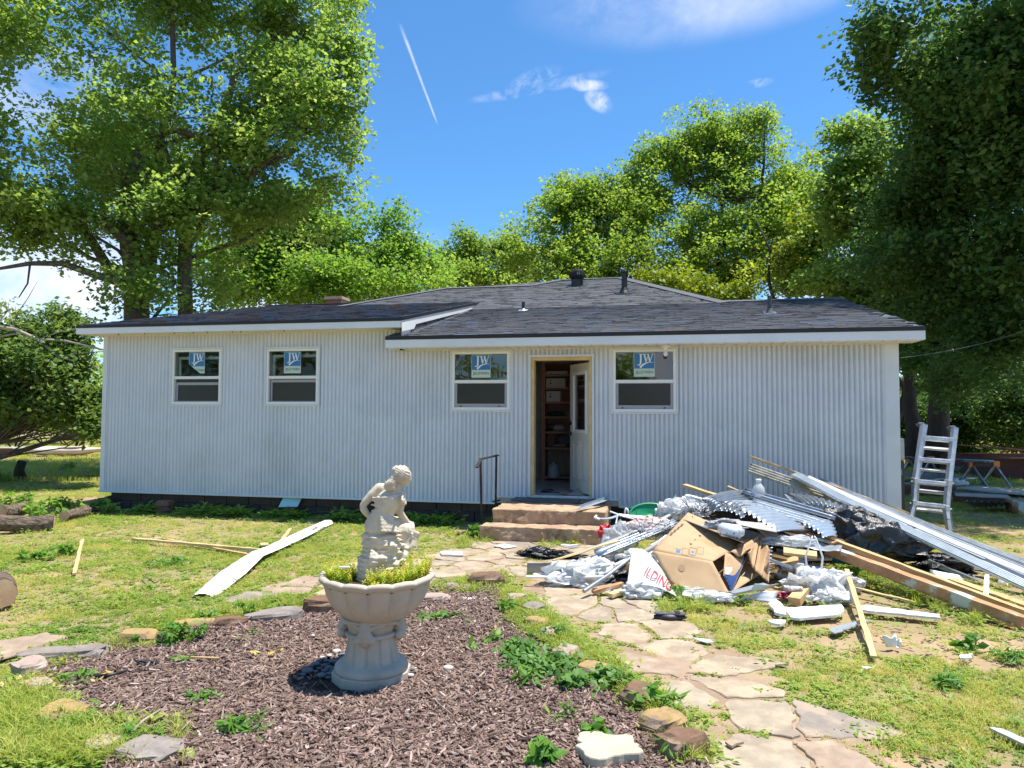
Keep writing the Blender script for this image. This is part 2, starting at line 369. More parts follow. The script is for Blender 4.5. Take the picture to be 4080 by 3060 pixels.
# corners, base trim, steps in the base trim beside the door
mb = MB(); mb.box((SL - .01, -.045, ZB - .01), (SL + .075, .0, 2.985)); mb.box((SL - .012, -.0, ZB - .01), (SL - .002, .14, 2.985)); mb.build('corner_trim', M_trim, house)
mb = MB(); mb.box((SR - .17, -.046, ZB - .01), (SR + .012, -.002, 2.66)); mb.box((SR + .002, -.002, ZB - .01), (SR + .012, .16, 2.66)); mb.build('corner_trim', M_trim, house)
mb = MB(); mb.box((SL - .03, -.055, ZB - .035), (-.25, -.004, ZB)); mb.box((-.27, -.05, ZB - .03), (-.25, -.006, .40)); mb.box((-.25, -.052, .378), (.245, -.006, .40))
mb.box((1.275, -.052, .378), (1.63, -.006, .40)); mb.box((1.61, -.05, ZB - .03), (1.63, -.006, .40)); mb.box((1.63, -.055, ZB - .035), (SR, -.004, ZB)); mb.build('base_trim', M_trim, house)
mb = MB(); mb.box((SL, -.05, 2.945), (SPLIT, -.012, 2.986)); mb.box((SPLIT, -.05, 2.622), (SR - .17, -.012, 2.662)); mb.build('frieze_trim', M_soffit, house)
# structure behind the cladding, with the same openings
T0 = .0; T1 = .13
mb = MB()
xs = sorted({SL, SR, SPLIT} | {c for o in OPEN for c in o[:2]})
for a, b in zip(xs[:-1], xs[1:]):
    m = (a + b) / 2; spans = [(ZB - .02, ztop(m) + .1)]
    for o in OPEN:
        if o[0] < m < o[1]: spans = [sp for (lo, hi) in spans for sp in ((lo, min(hi, o[2])), (max(lo, o[3]), hi)) if sp[1] - sp[0] > .01]
    for lo, hi in spans: mb.box((a, T0 + .001, lo), (b, T1, hi))
mb.build('front_wall', M_in, house)
ZR_L, TR_L = 4.28, 5.41
mb = MB()
def gable(x0, x1, pts):      # prism along x of a y,z outline
    n = len(pts); mb.add([(x0, p[0], p[1]) for p in pts] + [(x1, p[0], p[1]) for p in pts], [tuple(range(n)), tuple(range(n, 2 * n))[::-1]] + [(i, n + i, n + (i + 1) % n, (i + 1) % n) for i in range(n)])
gable(SL + .001, SL + .13, [(.135, ZB), (10.6, ZB), (10.6, 3.0), (TR_L, 4.15), (.135, 2.98)])
mb.build('end_wall', M_trim, house)
mb = MB(); gable(SR - .13, SR - .001, [(.135, ZB), (7.9, ZB), (7.9, 2.75), (3.79, 3.70), (.135, 2.68)]); mb.build('end_wall', M_trim, house)
mb = MB(); mb.box((SL + .13, 10.5, ZB), (-1.6, 10.6, 3.0)); mb.box((-1.6, 7.9, ZB), (-1.5, 10.6, 3.0)); mb.box((-1.5, 7.8, ZB), (SR - .131, 7.9, 2.7)); mb.build('back_wall', M_trim, house)
# foundation blocks
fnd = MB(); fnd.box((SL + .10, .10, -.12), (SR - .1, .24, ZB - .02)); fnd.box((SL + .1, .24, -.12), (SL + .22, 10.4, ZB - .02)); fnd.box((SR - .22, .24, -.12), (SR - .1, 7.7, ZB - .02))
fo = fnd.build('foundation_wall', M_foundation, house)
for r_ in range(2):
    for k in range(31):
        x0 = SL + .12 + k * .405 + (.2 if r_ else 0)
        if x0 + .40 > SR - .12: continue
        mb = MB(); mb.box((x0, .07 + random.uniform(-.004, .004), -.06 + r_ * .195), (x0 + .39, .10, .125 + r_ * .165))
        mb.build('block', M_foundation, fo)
# floor, room
mb = MB(); mb.box((SL + .13, .14, ZB), (SR - .13, 7.7, .395)); mb.build('floor_slab', M_infloor, house)
mb = MB(); mb.box((-1.0, .14, 2.60), (3.2, 3.6, 2.63)); mb.box((-6.9, .14, 2.9), (-1.1, 4.2, 2.93)); mb.box((1.50, .14, .40), (1.53, 3.2, 2.6)); mb.box((-1.05, .14, .4), (-1.0, 3.6, 2.9))
mb.box((3.2, .14, .4), (3.25, 3.6, 2.6)); mb.box((-6.9, 4.2, .4), (-1.1, 4.25, 2.9)); mb.box((1.53, 3.2, .4), (3.2, 3.25, 2.6)); mb.box((-1.0, 3.2, .4), (-.02, 3.25, 2.6)); mb.build('inner_wall', M_in, house)
mb = MB(); mb.box((.0, 3.05, .4), (1.5, 3.2, 2.6)); mb.build('room_back_wall', mat('room_panelling', (.42, .34, .24), (.34, .27, .19), scale=2, rough=.7, stretch=(6, 1, 1)), house)

# ---- windows
M_glass = glass_mat('window_glass', 2.1); M_glassL = glass_mat('left_window_glass', 1.5)
M_screen = mat('dark_insect_screen', (.014, .013, .013), rough=.22, spec=.5)
M_screenframe = mat('screen_frame_grey', (.34, .34, .36), rough=.5)
M_jwblue = mat('sticker_blue', (.03, .17, .42), rough=.4); M_jwpale = mat('sticker_pale', (.50, .62, .55), rough=.5); M_jwwhite = mat('sticker_white', (.75, .80, .82), rough=.5); M_jwdark = mat('sticker_ink', (.01, .06, .07), rough=.5)
def rect_frame(mb, x0, x1, z0, z1, w, y0, y1):
    ws = w if isinstance(w, tuple) else (w, w, w, w)      # left right bottom top
    mb.box((x0, y0, z0), (x0 + ws[0], y1, z1)); mb.box((x1 - ws[1], y0, z0), (x1, y1, z1))
    mb.box((x0 + ws[0], y0, z0), (x1 - ws[1], y1, z0 + ws[2])); mb.box((x0 + ws[0], y0, z1 - ws[3]), (x1 - ws[1], y1, z1))
def ribbon(mb, pts, ws, y):
    """a flat stroke of varying width in the xz plane"""
    n = len(pts); L_ = []; R_ = []
    for i, p in enumerate(pts):
        a = pts[max(i - 1, 0)]; b = pts[min(i + 1, n - 1)]; dx, dz = b[0] - a[0], b[1] - a[1]; l = math.hypot(dx, dz) or 1; nx, nz = -dz / l, dx / l; w = ws[i] / 2
        L_.append((p[0] + nx * w, y, p[1] + nz * w)); R_.append((p[0] - nx * w, y, p[1] - nz * w))
    mb.add(L_ + R_, [(i, i + 1, n + i + 1, n + i) for i in range(n - 1)])
_txt = {}
def text_polys(s, font_scale=1.0):
    """flat letters as (verts, faces) in the xy plane, width normalised to 1"""
    if s not in _txt:
        c = bpy.data.curves.new('t', 'FONT'); c.body = s; c.resolution_u = 3; o = bpy.data.objects.new('t', c); COL.objects.link(o)
        dg = bpy.context.evaluated_depsgraph_get(); me = bpy.data.meshes.new_from_object(o.evaluated_get(dg)); bpy.data.objects.remove(o)
        vs = [v.co.copy() for v in me.vertices]; fs = [tuple(p.vertices) for p in me.polygons]; x0 = min(v.x for v in vs); x1 = max(v.x for v in vs); y0 = min(v.y for v in vs)
        _txt[s] = ([((v.x - x0) / (x1 - x0), (v.y - y0) / (x1 - x0)) for v in vs], fs)
    return _txt[s]
def sticker(parent, cx, z1, y, torn=False):
    W, Hh, Hb = .30, .355, .235     # whole card, blue part height
    x0 = cx - W / 2; z0 = z1 - Hh; zb = z1 - Hb
    mb = MB(); e = .001
    def cut(pts):     # clip the lower left corner away
        if not torn: return pts
        out = []; a, b = (x0, z1 - .20), (x0 + W * .72, z0)
        def side(p): return (b[0] - a[0]) * (p[1] - a[1]) - (b[1] - a[1]) * (p[0] - a[0])
        for i, p in enumerate(pts):
            q = pts[(i + 1) % len(pts)]; sp, sq = side(p), side(q)
            if sp >= 0: out.append(p)
            if (sp >= 0) != (sq >= 0): t = sp / (sp - sq); out.append((p[0] + (q[0] - p[0]) * t, p[1] + (q[1] - p[1]) * t))
        return out
    def face(pts, yy):
        pts = cut(pts)
        if len(pts) > 2: mb.add([(p[0], yy, p[1]) for p in pts], [tuple(range(len(pts)))])
    mb.mi = 1; face([(x0, z0), (x0 + W, z0), (x0 + W, z1), (x0, z1)], y)
    mb.mi = 0; face([(x0 + .006, zb), (x0 + W - .006, zb), (x0 + W - .006, z1 - .006), (x0 + .006, z1 - .006)], y - e)
    mb.mi = 2; yy = y - 2 * e
    def X(u): return x0 + W * u
    def Z(v): return zb + Hb * v
    # J
    ribbon(mb, [(X(.335), Z(.90)), (X(.335), Z(.50)), (X(.325), Z(.32)), (X(.27), Z(.22)), (X(.17), Z(.24))], [.024, .024, .023, .018, .008], yy)
    for (a, b) in (((.25, .90), (.43, .90)), ((.43, .90), (.60, .90)), ((.63, .90), (.74, .90)), ((.84, .90), (.95, .90))): ribbon(mb, [(X(a[0]), Z(a[1])), (X(b[0]), Z(b[1]))], [.007, .007], yy)
    for p, q, w in (((.50, .90), (.60, .42), .022), ((.60, .42), (.70, .88), .009), ((.68, .90), (.78, .42), .022), ((.78, .42), (.90, .90), .009)): ribbon(mb, [(X(p[0]), Z(p[1])), (X(q[0]), Z(q[1]))], [w, w], yy)
    ribbon(mb, [(X(.30), Z(.06)), (X(.42), Z(.22)), (X(.58), Z(.34)), (X(.76), Z(.40)), (X(.93), Z(.38))], [.030, .026, .018, .010, .004], yy)
    mb.mi = 3; word = "D'WEN" if torn else "JELD'WEN"; vs, fs = text_polys(word); w = W * (.52 if torn else .84); xx = X(.46) if torn else X(.08); k = w
    mb.add([(xx + p[0] * k, yy, z0 + .035 + p[1] * k) for p in vs], fs)
    return mb.build('sticker', [M_jwblue, M_jwpale, M_jwwhite, M_jwdark], parent)
def window(sl, sr, zb, zt, kind):
    w = bpy.data.objects.new('window', None); link(w, house)
    mb = MB(); rect_frame(mb, sl, sr, zb, zt, .028, -.048, -.004); mb.box((sl - .006, -.058, zt - .018), (sr + .006, -.004, zt + .008)); mb.build('casing', M_trim, w)
    x0, x1, z0, z1 = sl + .030, sr - .030, zb + .030, zt - .022
    zm = z0 + (z1 - z0) * .485
    mb = MB(); rect_frame(mb, x0, x1, z0, z1, (.040, .040, .042, .038), -.044, .07); mb.box((x0 + .04, -.036, zm - .022), (x1 - .04, .05, zm + .026)); mb.build('frame', M_white, w, bevel=.003)
    gx0, gx1 = x0 + .04, x1 - .04
    mb = MB(); mb.add([(gx0, -.012, zm + .026), (gx1, -.012, zm + .026), (gx1, -.012, z1 - .038), (gx0, -.012, z1 - .038)], [(0, 1, 2, 3)]); mb.build('upper_pane', M_glass if kind == 'screen' else M_glassL, w)
    mb = MB(); mb.add([(gx0, .02, z0 + .042), (gx1, .02, z0 + .042), (gx1, .02, zm - .022), (gx0, .02, zm - .022)], [(0, 1, 2, 3)]); mb.build('lower_pane', M_glass, w)
    if kind == 'screen':     # insect screen in its own frame in front of the lower pane
        mb = MB(); rect_frame(mb, gx0 + .004, gx1 - .004, z0 + .046, zm - .024, (.035, .035, .05, .006), -.026, -.012); mb.build('screen_frame', M_screenframe, w)
        mb = MB(); mb.box((gx0 + .039, -.020, z0 + .09), (gx1 - .039, -.0185, zm - .03)); mb.build('insect_screen', M_screen, w)
        for q in (.12, .85):
            mb = MB(); xx = gx0 + (gx1 - gx0) * q; mb.box((xx - .01, -.034, z0 + .048), (xx + .012, -.0265, z0 + .068)); mb.build('screen_clip', M_black, w)
    else:                    # screen set deeper, the sash bar shows above it
        hb = .055 if kind == 'low' else .012
        mb = MB(); mb.box((gx0 + .02, -.002, zm - .022 - hb - .045), (gx1, .012, zm - .022 - hb)); mb.box((gx0 + .02, -.002, z0 + .045), (gx0 + .05, .012, zm - .022 - hb - .046)); mb.build('screen_frame', M_screenframe, w)
        mb = MB(); mb.box((gx0 + .05, .0130, z0 + .05), (gx1, .0145, zm - .022)); mb.build('insect_screen', M_screen, w)
        mb = MB(); mb.box((gx0 + .01, -.03, z0 + .044), (gx1 - .01, -.02, z0 + .056)); mb.build('screen_rail', M_screenframe, w)
        # a second sash stands just behind the glass
        mb = MB(); zt2 = z1 - .038 - (.075 if kind == 'low' else .05); rect_frame(mb, gx0 + .012, gx1 + .02, zm, zt2, (.045, .02, .01, .045), .06, .085); mb.build('inner_sash', mat('inner_sash_green_white', (.42, .50, .42), rough=.5), w)
        for q in (.26, .74):
            mb = MB(); xx = gx0 + (gx1 - gx0) * q; mb.tube([(xx - .03, .07, zt2), (xx - .02, .07, zt2 + .018), (xx + .02, .07, zt2 + .018), (xx + .03, .07, zt2)], .005, 5); mb.build('sash_latch', M_white, w)
    sticker(w, (gx0 + gx1) / 2 + (-.01 if kind != 'screen' else .0), z1 - .046, -.016, torn=(kind == 'low'))
    return w
window(-5.88, -4.90, 1.75, 2.72, 'low'); window(-4.13, -3.15, 1.75, 2.71, 'high'); window(-.97, 0.0, 1.67, 2.62, 'screen'); window(1.50, 2.47, 1.65, 2.62, 'screen')

# ---- door
M_door = mat('door_putty', (.70, .70, .63), (.66, .66, .59), scale=3, rough=.5)
mb = MB(); mb.box((.262, -.052, .40), (.298, -.004, 2.50)); mb.box((1.222, -.052, .40), (1.256, -.004, 2.50)); mb.box((.255, -.058, 2.50), (1.262, -.004, 2.535)); mb.build('door_casing', M_trim, house)
mb = MB(); mb.box((.300, -.028, .41), (.345, .128, 2.498)); mb.box((1.180, -.028, .41), (1.220, .128, 2.498)); mb.box((.345, -.028, 2.452), (1.180, .128, 2.498)); mb.build('door_jamb', M_pine_y, house)
mb = MB(); mb.box((.30, -.06, .375), (1.22, .14, .41)); mb.box((.31, -.02, .41), (1.21, .06, .424)); mb.build('door_sill', M_alu, house)
DA = R(-62)        # swings inwards about its right edge
door = empty('door', (1.176, .125, .43)); door.parent = house
DW, DH = .83, 2.005
def dbox(mb, a, b): mb.box(a, b)
# slab lies along -x from the hinge
mb = MB(); st, y0, y1 = .1, 0, .044
lx0, lx1, lz0, lz1 = -DW + .155, -.155, .95, 1.85      # light opening
mb.box((-DW, y0, 0), (lx0, y1, DH)); mb.box((lx1, y0, 0), (0, y1, DH)); mb.box((lx0, y0, 0), (lx1, y1, lz0)); mb.box((lx0, y0, lz1), (lx1, y1, DH)); mb.build('slab', M_door, door)
mb = MB(); rect_frame(mb, lx0 - .03, lx1 + .03, lz0 - .03, lz1 + .03, .05, -.016, .058); mb.build('light_frame', M_white, door, bevel=.006)
mb = MB(); mb.quad((lx0, .02, lz0), (lx1, .02, lz0), (lx1, .02, lz1), (lx0, .02, lz1)); mb.build('door_pane', M_glass, door)
mb = MB(); mb.box((lx0, .024, lz1 - .11), (lx1, .03, lz1 - .10)); mb.box((lx0, .024, lz1 - .04), (lx1, .03, lz1 - .03)); mb.box((lx0 + .05, .0245, lz0), (lx0 + .057, .0295, lz1))
for q in (.33, .66): mb.box((lx0 + (lx1 - lx0) * q, .0242, lz1 - .10), (lx0 + (lx1 - lx0) * q + .01, .0298, lz1 - .04))
mb.build('grille_bar', M_white, door)
for k in range(2):
    px0 = -DW + .14 + k * .30; px1 = px0 + .25
    mb = MB(); rect_frame(mb, px0, px1, .20, .78, .028, -.010, .0); rect_frame(mb, px0 + .05, px1 - .05, .26, .72, .02, -.006, .0); mb.box((px0 + .075, -.008, .285), (px1 - .075, 0, .695)); mb.build('raised_panel', M_door, door, bevel=.005)
mb = MB(); mb.tube([(-DW + .065, -.012, 1.065), (-DW + .065, -.03, 1.065)], .03, 14); mb.build('deadbolt', M_black, door)
mb = MB(); mb.tube([(-DW + .065, -.01, .90), (-DW + .065, -.03, .90), (-DW + .065, -.045, .90), (-DW + .065, -.075, .90), (-DW + .065, -.085, .90)], [.032, .016, .016, .032, .02], 14); mb.build('door_knob', M_black, door)
for z in (.24, 1.0, 1.75):
    mb = MB(); mb.box((-.022, -.004, z - .05), (.004, -.001, z + .05)); mb.tube([(.0, -.008, z - .05), (.0, -.008, z + .05)], .007, 8); mb.build('hinge', M_black, door)
door.rotation_euler = (0, 0, DA)

# ---- roof
M_shA = mat('shingle_dark', (.088, .090, .098), (.115, .117, .127), scale=30, rough=.92, bump=.3, bscale=200, c3=(.035, .035, .04), scale3=5, lo3=.45, hi3=.6)
M_shB = mat('shingle_grey', (.105, .107, .116), (.135, .137, .148), scale=30, rough=.92, bump=.3, bscale=200)
M_shC = mat('shingle_brown', (.25, .155, .10), (.15, .11, .09), scale=25, rough=.92, bump=.3, bscale=200)
M_shD = mat('shingle_blue', (.09, .13, .20), (.15, .18, .22), scale=25, rough=.92, bump=.3, bscale=200)
SHM = [M_shA, M_shB, M_shC, M_shD]
M_edge = mat('drip_edge_black', (.012, .012, .013), rough=.5)
SH_E = .128; SH_T = .015
def shingle_mesh_cache():
    c = {}
    for w in range(6):
        ww = (.17, .21, .25, .29, .33, .38)[w]
        for mi in range(4):
            mb = MB(); v = [(0, 0, .002), (ww, 0, .002), (ww, SH_E + .03, .0005), (0, SH_E + .03, .0005), (0, 0, SH_T), (ww, 0, SH_T), (ww, SH_E + .03, .0035), (0, SH_E + .03, .0035)]
            mb.add(v, [(0, 3, 2, 1), (4, 5, 6, 7), (0, 1, 5, 4), (1, 2, 6, 5), (2, 3, 7, 6), (3, 0, 4, 7)]); me = mb.mesh('shingle'); me.materials.append(SHM[mi]); c[w, mi] = (me, ww)
    return c
SHC = shingle_mesh_cache()
def roof_plane(parent, s0, s1, origin, tdir, length, inside, mix, nparts, zlift=.006, kindmix=None):
    """courses of shingles on a plane: origin (y,z) at the eave, tdir (dy,dz) unit up the slope; inside(s, d) keeps a shingle"""
    jm = [MB() for _ in range(4)]; made = 0; rows = int(length / SH_E) + 1
    ang = math.atan2(tdir[1], tdir[0]); nrm = (-tdir[1], tdir[0])
    rr = random.Random(int(s0 * 100) + 5)
    for r_ in range(rows):
        d = r_ * SH_E; s = s0 - rr.uniform(0, .2)
        while s < s1:
            w = rr.randrange(6); pt = mix(s, d, rr); me, ww = SHC[w, pt]; proud = zlift + rr.choice((0, 0, .002, .003)) + rr.uniform(0, .001)
            if s >= s0 - .001 and s + ww <= s1 + .02 and inside(s, d) and inside(s + ww, d + SH_E * .8):
                y = origin[0] + tdir[0] * d + nrm[0] * proud; z = origin[1] + tdir[1] * d + nrm[1] * proud
                if made < nparts:
                    o = bpy.data.objects.new('shingle', me); link(o, parent); o.location = (s + .002, y, z); o.rotation_euler = (ang, 0, 0); o.scale = ((ww - .004) / ww, 1, 1); made += 1
                else:
                    m_ = jm[pt]; ca, sa = math.cos(ang), math.sin(ang); g = []
                    for vx in me.vertices: g.append((s + .002 + vx.co.x * (ww - .004) / ww, y + vx.co.y * ca - vx.co.z * sa, z + vx.co.y * sa + vx.co.z * ca))
                    m_.add(g, [(4, 5, 6, 7), (0, 1, 5, 4), (3, 0, 4, 7), (1, 2, 6, 5)])
            elif inside(s + ww / 2, d) and s + ww / 2 < s1:      # cut shingles at the edges
                a = max(s, s0); b = min(s + ww, s1)
                if b - a > .03 and inside(a + .01, d) and inside(b - .01, d):
                    y = origin[0] + tdir[0] * d + nrm[0] * proud; z = origin[1] + tdir[1] * d + nrm[1] * proud; ca, sa = math.cos(ang), math.sin(ang)
                    jm[pt].add([(x_, y + yy * ca - zz * sa, z + yy * sa + zz * ca) for x_, yy, zz in ((a, 0, .002), (b, 0, .002), (b, SH_E, .0005), (a, SH_E, .0005), (a, 0, SH_T), (b, 0, SH_T), (b, SH_E, .0035), (a, SH_E, .0035))], [(4, 5, 6, 7), (0, 1, 5, 4), (3, 0, 4, 7), (1, 2, 6, 5)])
            s += ww
    allm = MB()
    for i, m_ in enumerate(jm):
        allm.mi = i; allm.add(m_.v, m_.f)
    o = allm.build('shingles', SHM, parent); o['kind'] = 'stuff'
# left roof (higher eave, gable)
EL_Y, EL_Z = -.42, 3.085; mL = (ZR_L - EL_Z) / (TR_L - EL_Y)
LS0, LS1 = SL - .20, -1.643
mb = MB(); mb.add([(LS0, EL_Y, EL_Z), (LS1, EL_Y, EL_Z), (LS1, TR_L, ZR_L), (LS0, TR_L, ZR_L), (LS0, 11.1, 3.0), (LS1, 11.1, 3.0)] + [(x_, y_, z_ - .11) for x_, y_, z_ in ((LS0, EL_Y, EL_Z), (LS1, EL_Y, EL_Z), (LS1, TR_L, ZR_L), (LS0, TR_L, ZR_L), (LS0, 11.1, 3.0), (LS1, 11.1, 3.0))],
  [(0, 1, 2, 3), (3, 2, 5, 4), (7, 6, 9, 8), (8, 9, 10, 11), (0, 6, 7, 1), (0, 3, 9, 6), (3, 4, 10, 9), (1, 7, 8, 2), (2, 8, 11, 5), (4, 5, 11, 10)])
roofL = mb.build('left_roof', M_shA, house)
def mixL(s, d, r):
    n = fbm((s * 1.3, d * 2.2, 3.1), 1.0, 3); x = r.random()
    if n > .12: return 2 if x < .45 else (3 if x < .62 else 0)
    return 3 if x < .32 else (2 if x < .45 else (1 if x < .6 else 0))
uL = Vector((TR_L - EL_Y, ZR_L - EL_Z)).normalized()
roof_plane(roofL, LS0, LS1, (EL_Y, EL_Z), (uL.x, uL.y), math.hypot(TR_L - EL_Y, ZR_L - EL_Z), lambda s, d: LS0 - .001 <= s <= LS1 + .001, mixL, 120)
# right roof: low front plane, steeper main hip behind
ER_Y, ER_Z = -.42, 2.80
TB, ZBk = 3.6, 3.79                    # break line (y, z)
TRB, ZRB = 3.79, 3.845                 # little right ridge
RS0, RS1 = -1.88, 5.62
mC, CT = .36, 6.86; CZ = ZBk + mC * (CT - TB)
def vz(pts): return [Vector(p) for p in pts]
A0, A1 = (RS0, ER_Y, ER_Z), (RS1, ER_Y, ER_Z)
mb = MB()
mb.add([A0, A1, (RS1, TRB, ZRB), (3.43, TRB, ZRB), (3.43, TB, ZBk), (-5.6, TB, ZBk), (-1.9, TB, ZBk)], [(0, 1, 2, 3, 4, 6)])
d1 = (-2.93, 6.19, ZBk + mC * (6.19 - TB)); d2 = (-.80, 6.19, ZBk + mC * (6.19 - TB)); c1 = (-.15, CT, CZ); c2 = (1.29, CT, CZ); hr = (3.43, TB, ZBk); hl = (-5.6, TB, ZBk)
mb.add([hl, hr, c2, c1, d2, d1], [(0, 1, 2, 3, 4, 5)])
bk = [(3.43, 10.4, ZBk), (-2.93, 10.4, ZBk)]
mb.add([hr, bk[0], c2], [(0, 1, 2)]); mb.add([c1, c2, bk[0], bk[1], d1, d2], [(0, 1, 2, 3, 4, 5)]); mb.add([hl, d1, bk[1]], [(0, 1, 2)])
mb.add([(RS1, TRB, ZRB), (RS1, 8.0, 2.8), (3.43, 8.0, 2.8), (3.43, TRB, ZRB)], [(0, 1, 2, 3)])
mb.add([A0, A1, (RS1, ER_Y, ER_Z - .14), (RS0, ER_Y, ER_Z - .14)], [(0, 3, 2, 1)])
mb.add([A1, (RS1, TRB, ZRB), (RS1, TRB, ZRB - .14), (RS1, ER_Y, ER_Z - .14)], [(0, 3, 2, 1)]); mb.add([(RS1, 8.0, 2.8), (RS1, TRB, ZRB), (RS1, TRB, ZRB - .14), (RS1, 8.0, 2.66)], [(0, 1, 2, 3)])
mb.add([A0, (RS0, 3.0, ER_Z + .2475 * 3.4), (RS0, 3.0, 3.4), (RS0, ER_Y, ER_Z - .14)], [(0, 1, 2, 3)])
mb.add([(RS0, ER_Y, ER_Z - .14), (RS1, ER_Y, ER_Z - .14), (RS1, .2, ER_Z - .14), (RS0, .2, ER_Z - .14)], [(0, 1, 2, 3)])
mb.add([(RS1, .2, ER_Z - .14), (RS1, TRB, ZRB - .14), (5.3, TRB, ZRB - .14), (5.3, .2, ER_Z - .14)], [(0, 1, 2, 3)])
roofR = mb.build('right_roof', M_shA, house)
def mixR(s, d, r):
    n = fbm((s * .8, d * 1.5, 9.1), 1.0, 3); x = r.random()
    if n > .22: return 3 if x < .16 else (2 if x < .19 else (1 if x < .6 else 0))
    return 1 if x < .35 else (3 if x < .365 else 0)
uR = Vector((TB - ER_Y, ZBk - ER_Z)).normalized(); lenR = math.hypot(TB - ER_Y, ZBk - ER_Z)
roof_plane(roofR, RS0, RS1, (ER_Y, ER_Z), (uR.x, uR.y), lenR + .15, lambda s, d: d < lenR - .06 or s > 3.40, mixR, 170)
uC = Vector((CT - TB, CZ - ZBk)).normalized(); lenC = math.hypot(CT - TB, CZ - ZBk)
def inC(s, d):
    y = TB + uC.x * d
    if y > CT: return False
    if y <= 6.19: sl = hl[0] + (d1[0] - hl[0]) * (y - TB) / (6.19 - TB)
    else: sl = d2[0] + (c1[0] - d2[0]) * (y - 6.19) / (CT - 6.19)
    sr = hr[0] + (c2[0] - hr[0]) * (y - TB) / (CT - TB)
    return sl <= s <= sr
roof_plane(roofR, -5.6, 3.43, (TB, ZBk), (uC.x, uC.y), lenC, inC, lambda s, d, r: 1 if r.random() < .45 else 0, 0)
# ridge caps
mb = MB()
for a, b in ((hr, c2), (c1, c2), (d2, c1), (d1, d2), (hl, d1), ((3.3, TRB, ZRB), (RS1, TRB, ZRB))):
    a, b = Vector(a), Vector(b); n = max(2, int((b - a).length / .16))
    for k in range(n):
        p = a.lerp(b, k / n); q = a.lerp(b, (k + 1.15) / n); mb.bar(p + Vector((0, -.03, .014 + .004)), q + Vector((0, -.03, .014)), .24, .012, up=(0, -.25, 1))
o = mb.build('ridge_caps', M_shB, roofR); o['kind'] = 'stuff'
mb = MB()
for k in range(34):
    x0 = LS0 + k * (LS1 - LS0) / 34; mb.bar((x0, TR_L - .02, ZR_L + .016), (x0 + .175, TR_L - .02, ZR_L + .012), .24, .012)
o = mb.build('ridge_caps', M_shC, roofL); o['kind'] = 'stuff'
# drip edges, fascias, soffits
mb = MB(); mb.box((LS0 - .004, EL_Y - .022, EL_Z - .035), (LS1 + .004, EL_Y - .003, EL_Z + .012)); mb.build('drip_edge', M_edge, roofL)
mb = MB(); mb.box((LS0, EL_Y - .012, EL_Z - .135), (LS1, EL_Y + .0, EL_Z - .036)); mb.build('fascia', M_fascia, roofL)
mb = MB(); mb.box((LS0 + .004, EL_Y + .001, 2.952), (LS1 - .004, -.051, 2.962)); mb.build('soffit', M_soffit, roofL)
mb = MB(); mb.box((RS0 - .004, ER_Y - .022, ER_Z - .04), (RS1 + .004, ER_Y - .003, ER_Z + .012)); mb.build('drip_edge', M_edge, roofR)
mb = MB(); mb.box((RS0, ER_Y - .012, ER_Z - .158), (RS1, ER_Y + .0, ER_Z - .041)); mb.build('fascia', M_fascia, roofR)
sf = MB(); sf.box((RS0 + .004, ER_Y + .001, 2.640), (RS1 - .004, -.051, 2.645)); so = sf.build('soffit', M_soffit, roofR)
mb = MB()
for k in range(48):
    x0 = RS0 + .03 + k * .155; mb.box((x0, ER_Y + .004, 2.630), (x0 + .14, -.053, 2.6395))
mb.build('soffit_board', M_soffit, roofR)
# rake board of the left roof, standing over the right roof, with step flashing below
def zl(y): return EL_Z + mL * (y - EL_Y)
def zr(y): return ER_Z + .2475 * (y - ER_Y) if y < TB else ZBk + mC * (y - TB)
mb = MB(); ye = 5.35
mb.add([(LS1 + .002, EL_Y, zl(EL_Y) - .14), (LS1 + .002, ye, zl(ye) - .11), (LS1 + .002, ye, zl(ye) - .02), (LS1 + .002, EL_Y, zl(EL_Y) - .03)] + [(LS1 + .022, y_, z_) for y_, z_ in ((EL_Y, zl(EL_Y) - .14), (ye, zl(ye) - .11), (ye, zl(ye) - .02), (EL_Y, zl(EL_Y) - .03))], [(4, 5, 6, 7), (3, 2, 1, 0), (0, 4, 7, 3), (1, 2, 6, 5), (0, 1, 5, 4), (3, 7, 6, 2)])
mb.add([(LS1 + .0235, EL_Y - .01, zl(EL_Y) - .20), (LS1 + .0235, .12, zl(.1) - .2), (LS1 + .0235, .32, zl(.3) - .04), (LS1 + .0235, EL_Y - .01, zl(EL_Y) - .04)], [(0, 1, 2, 3)])
mb.build('rake_board', M_white, roofL)
mb = MB(); mb.bar((LS1 + .012, EL_Y - .02, zl(EL_Y) + .0), (LS1 + .012, ye + .05, zl(ye) + .0), .045, .05, up=(0, 0, 1)); mb.build('drip_edge', M_edge, roofL)
mb = MB()
for k in range(30):
    y0 = -.05 + k * .13; y1 = y0 + .115
    if zl(y1) - .11 < zr(y1) + .02: break
    mb.add([(LS1 - .004, y0, zr(y0) - .02), (LS1 - .004 + .012, y1, zr(y1) - .02), (LS1 + .008, y1, zl(y1) - .08), (LS1 - .004, y0, zl(y0) - .08)], [(0, 1, 2, 3)])
    mb.add([(LS1 - .004, y0, zr(y0) + .018), (LS1 + .10, y0, zr(y0) + .018), (LS1 + .10, y1, zr(y1) + .018), (LS1, y1, zr(y1) + .018)], [(0, 1, 2, 3)])
mb.build('step_flashing', M_shA, roofL, solid=.002)
mb = MB(); mb.add([(LS1 - .02, -.4, 2.6), (LS1 - .02, 5.3, 3.2), (LS1 - .02, 5.3, zl(5.3) - .05), (LS1 - .02, -.38, zl(-.4) - .1)], [(0, 1, 2, 3)]); mb.build('side_wall', M_shA, roofL)
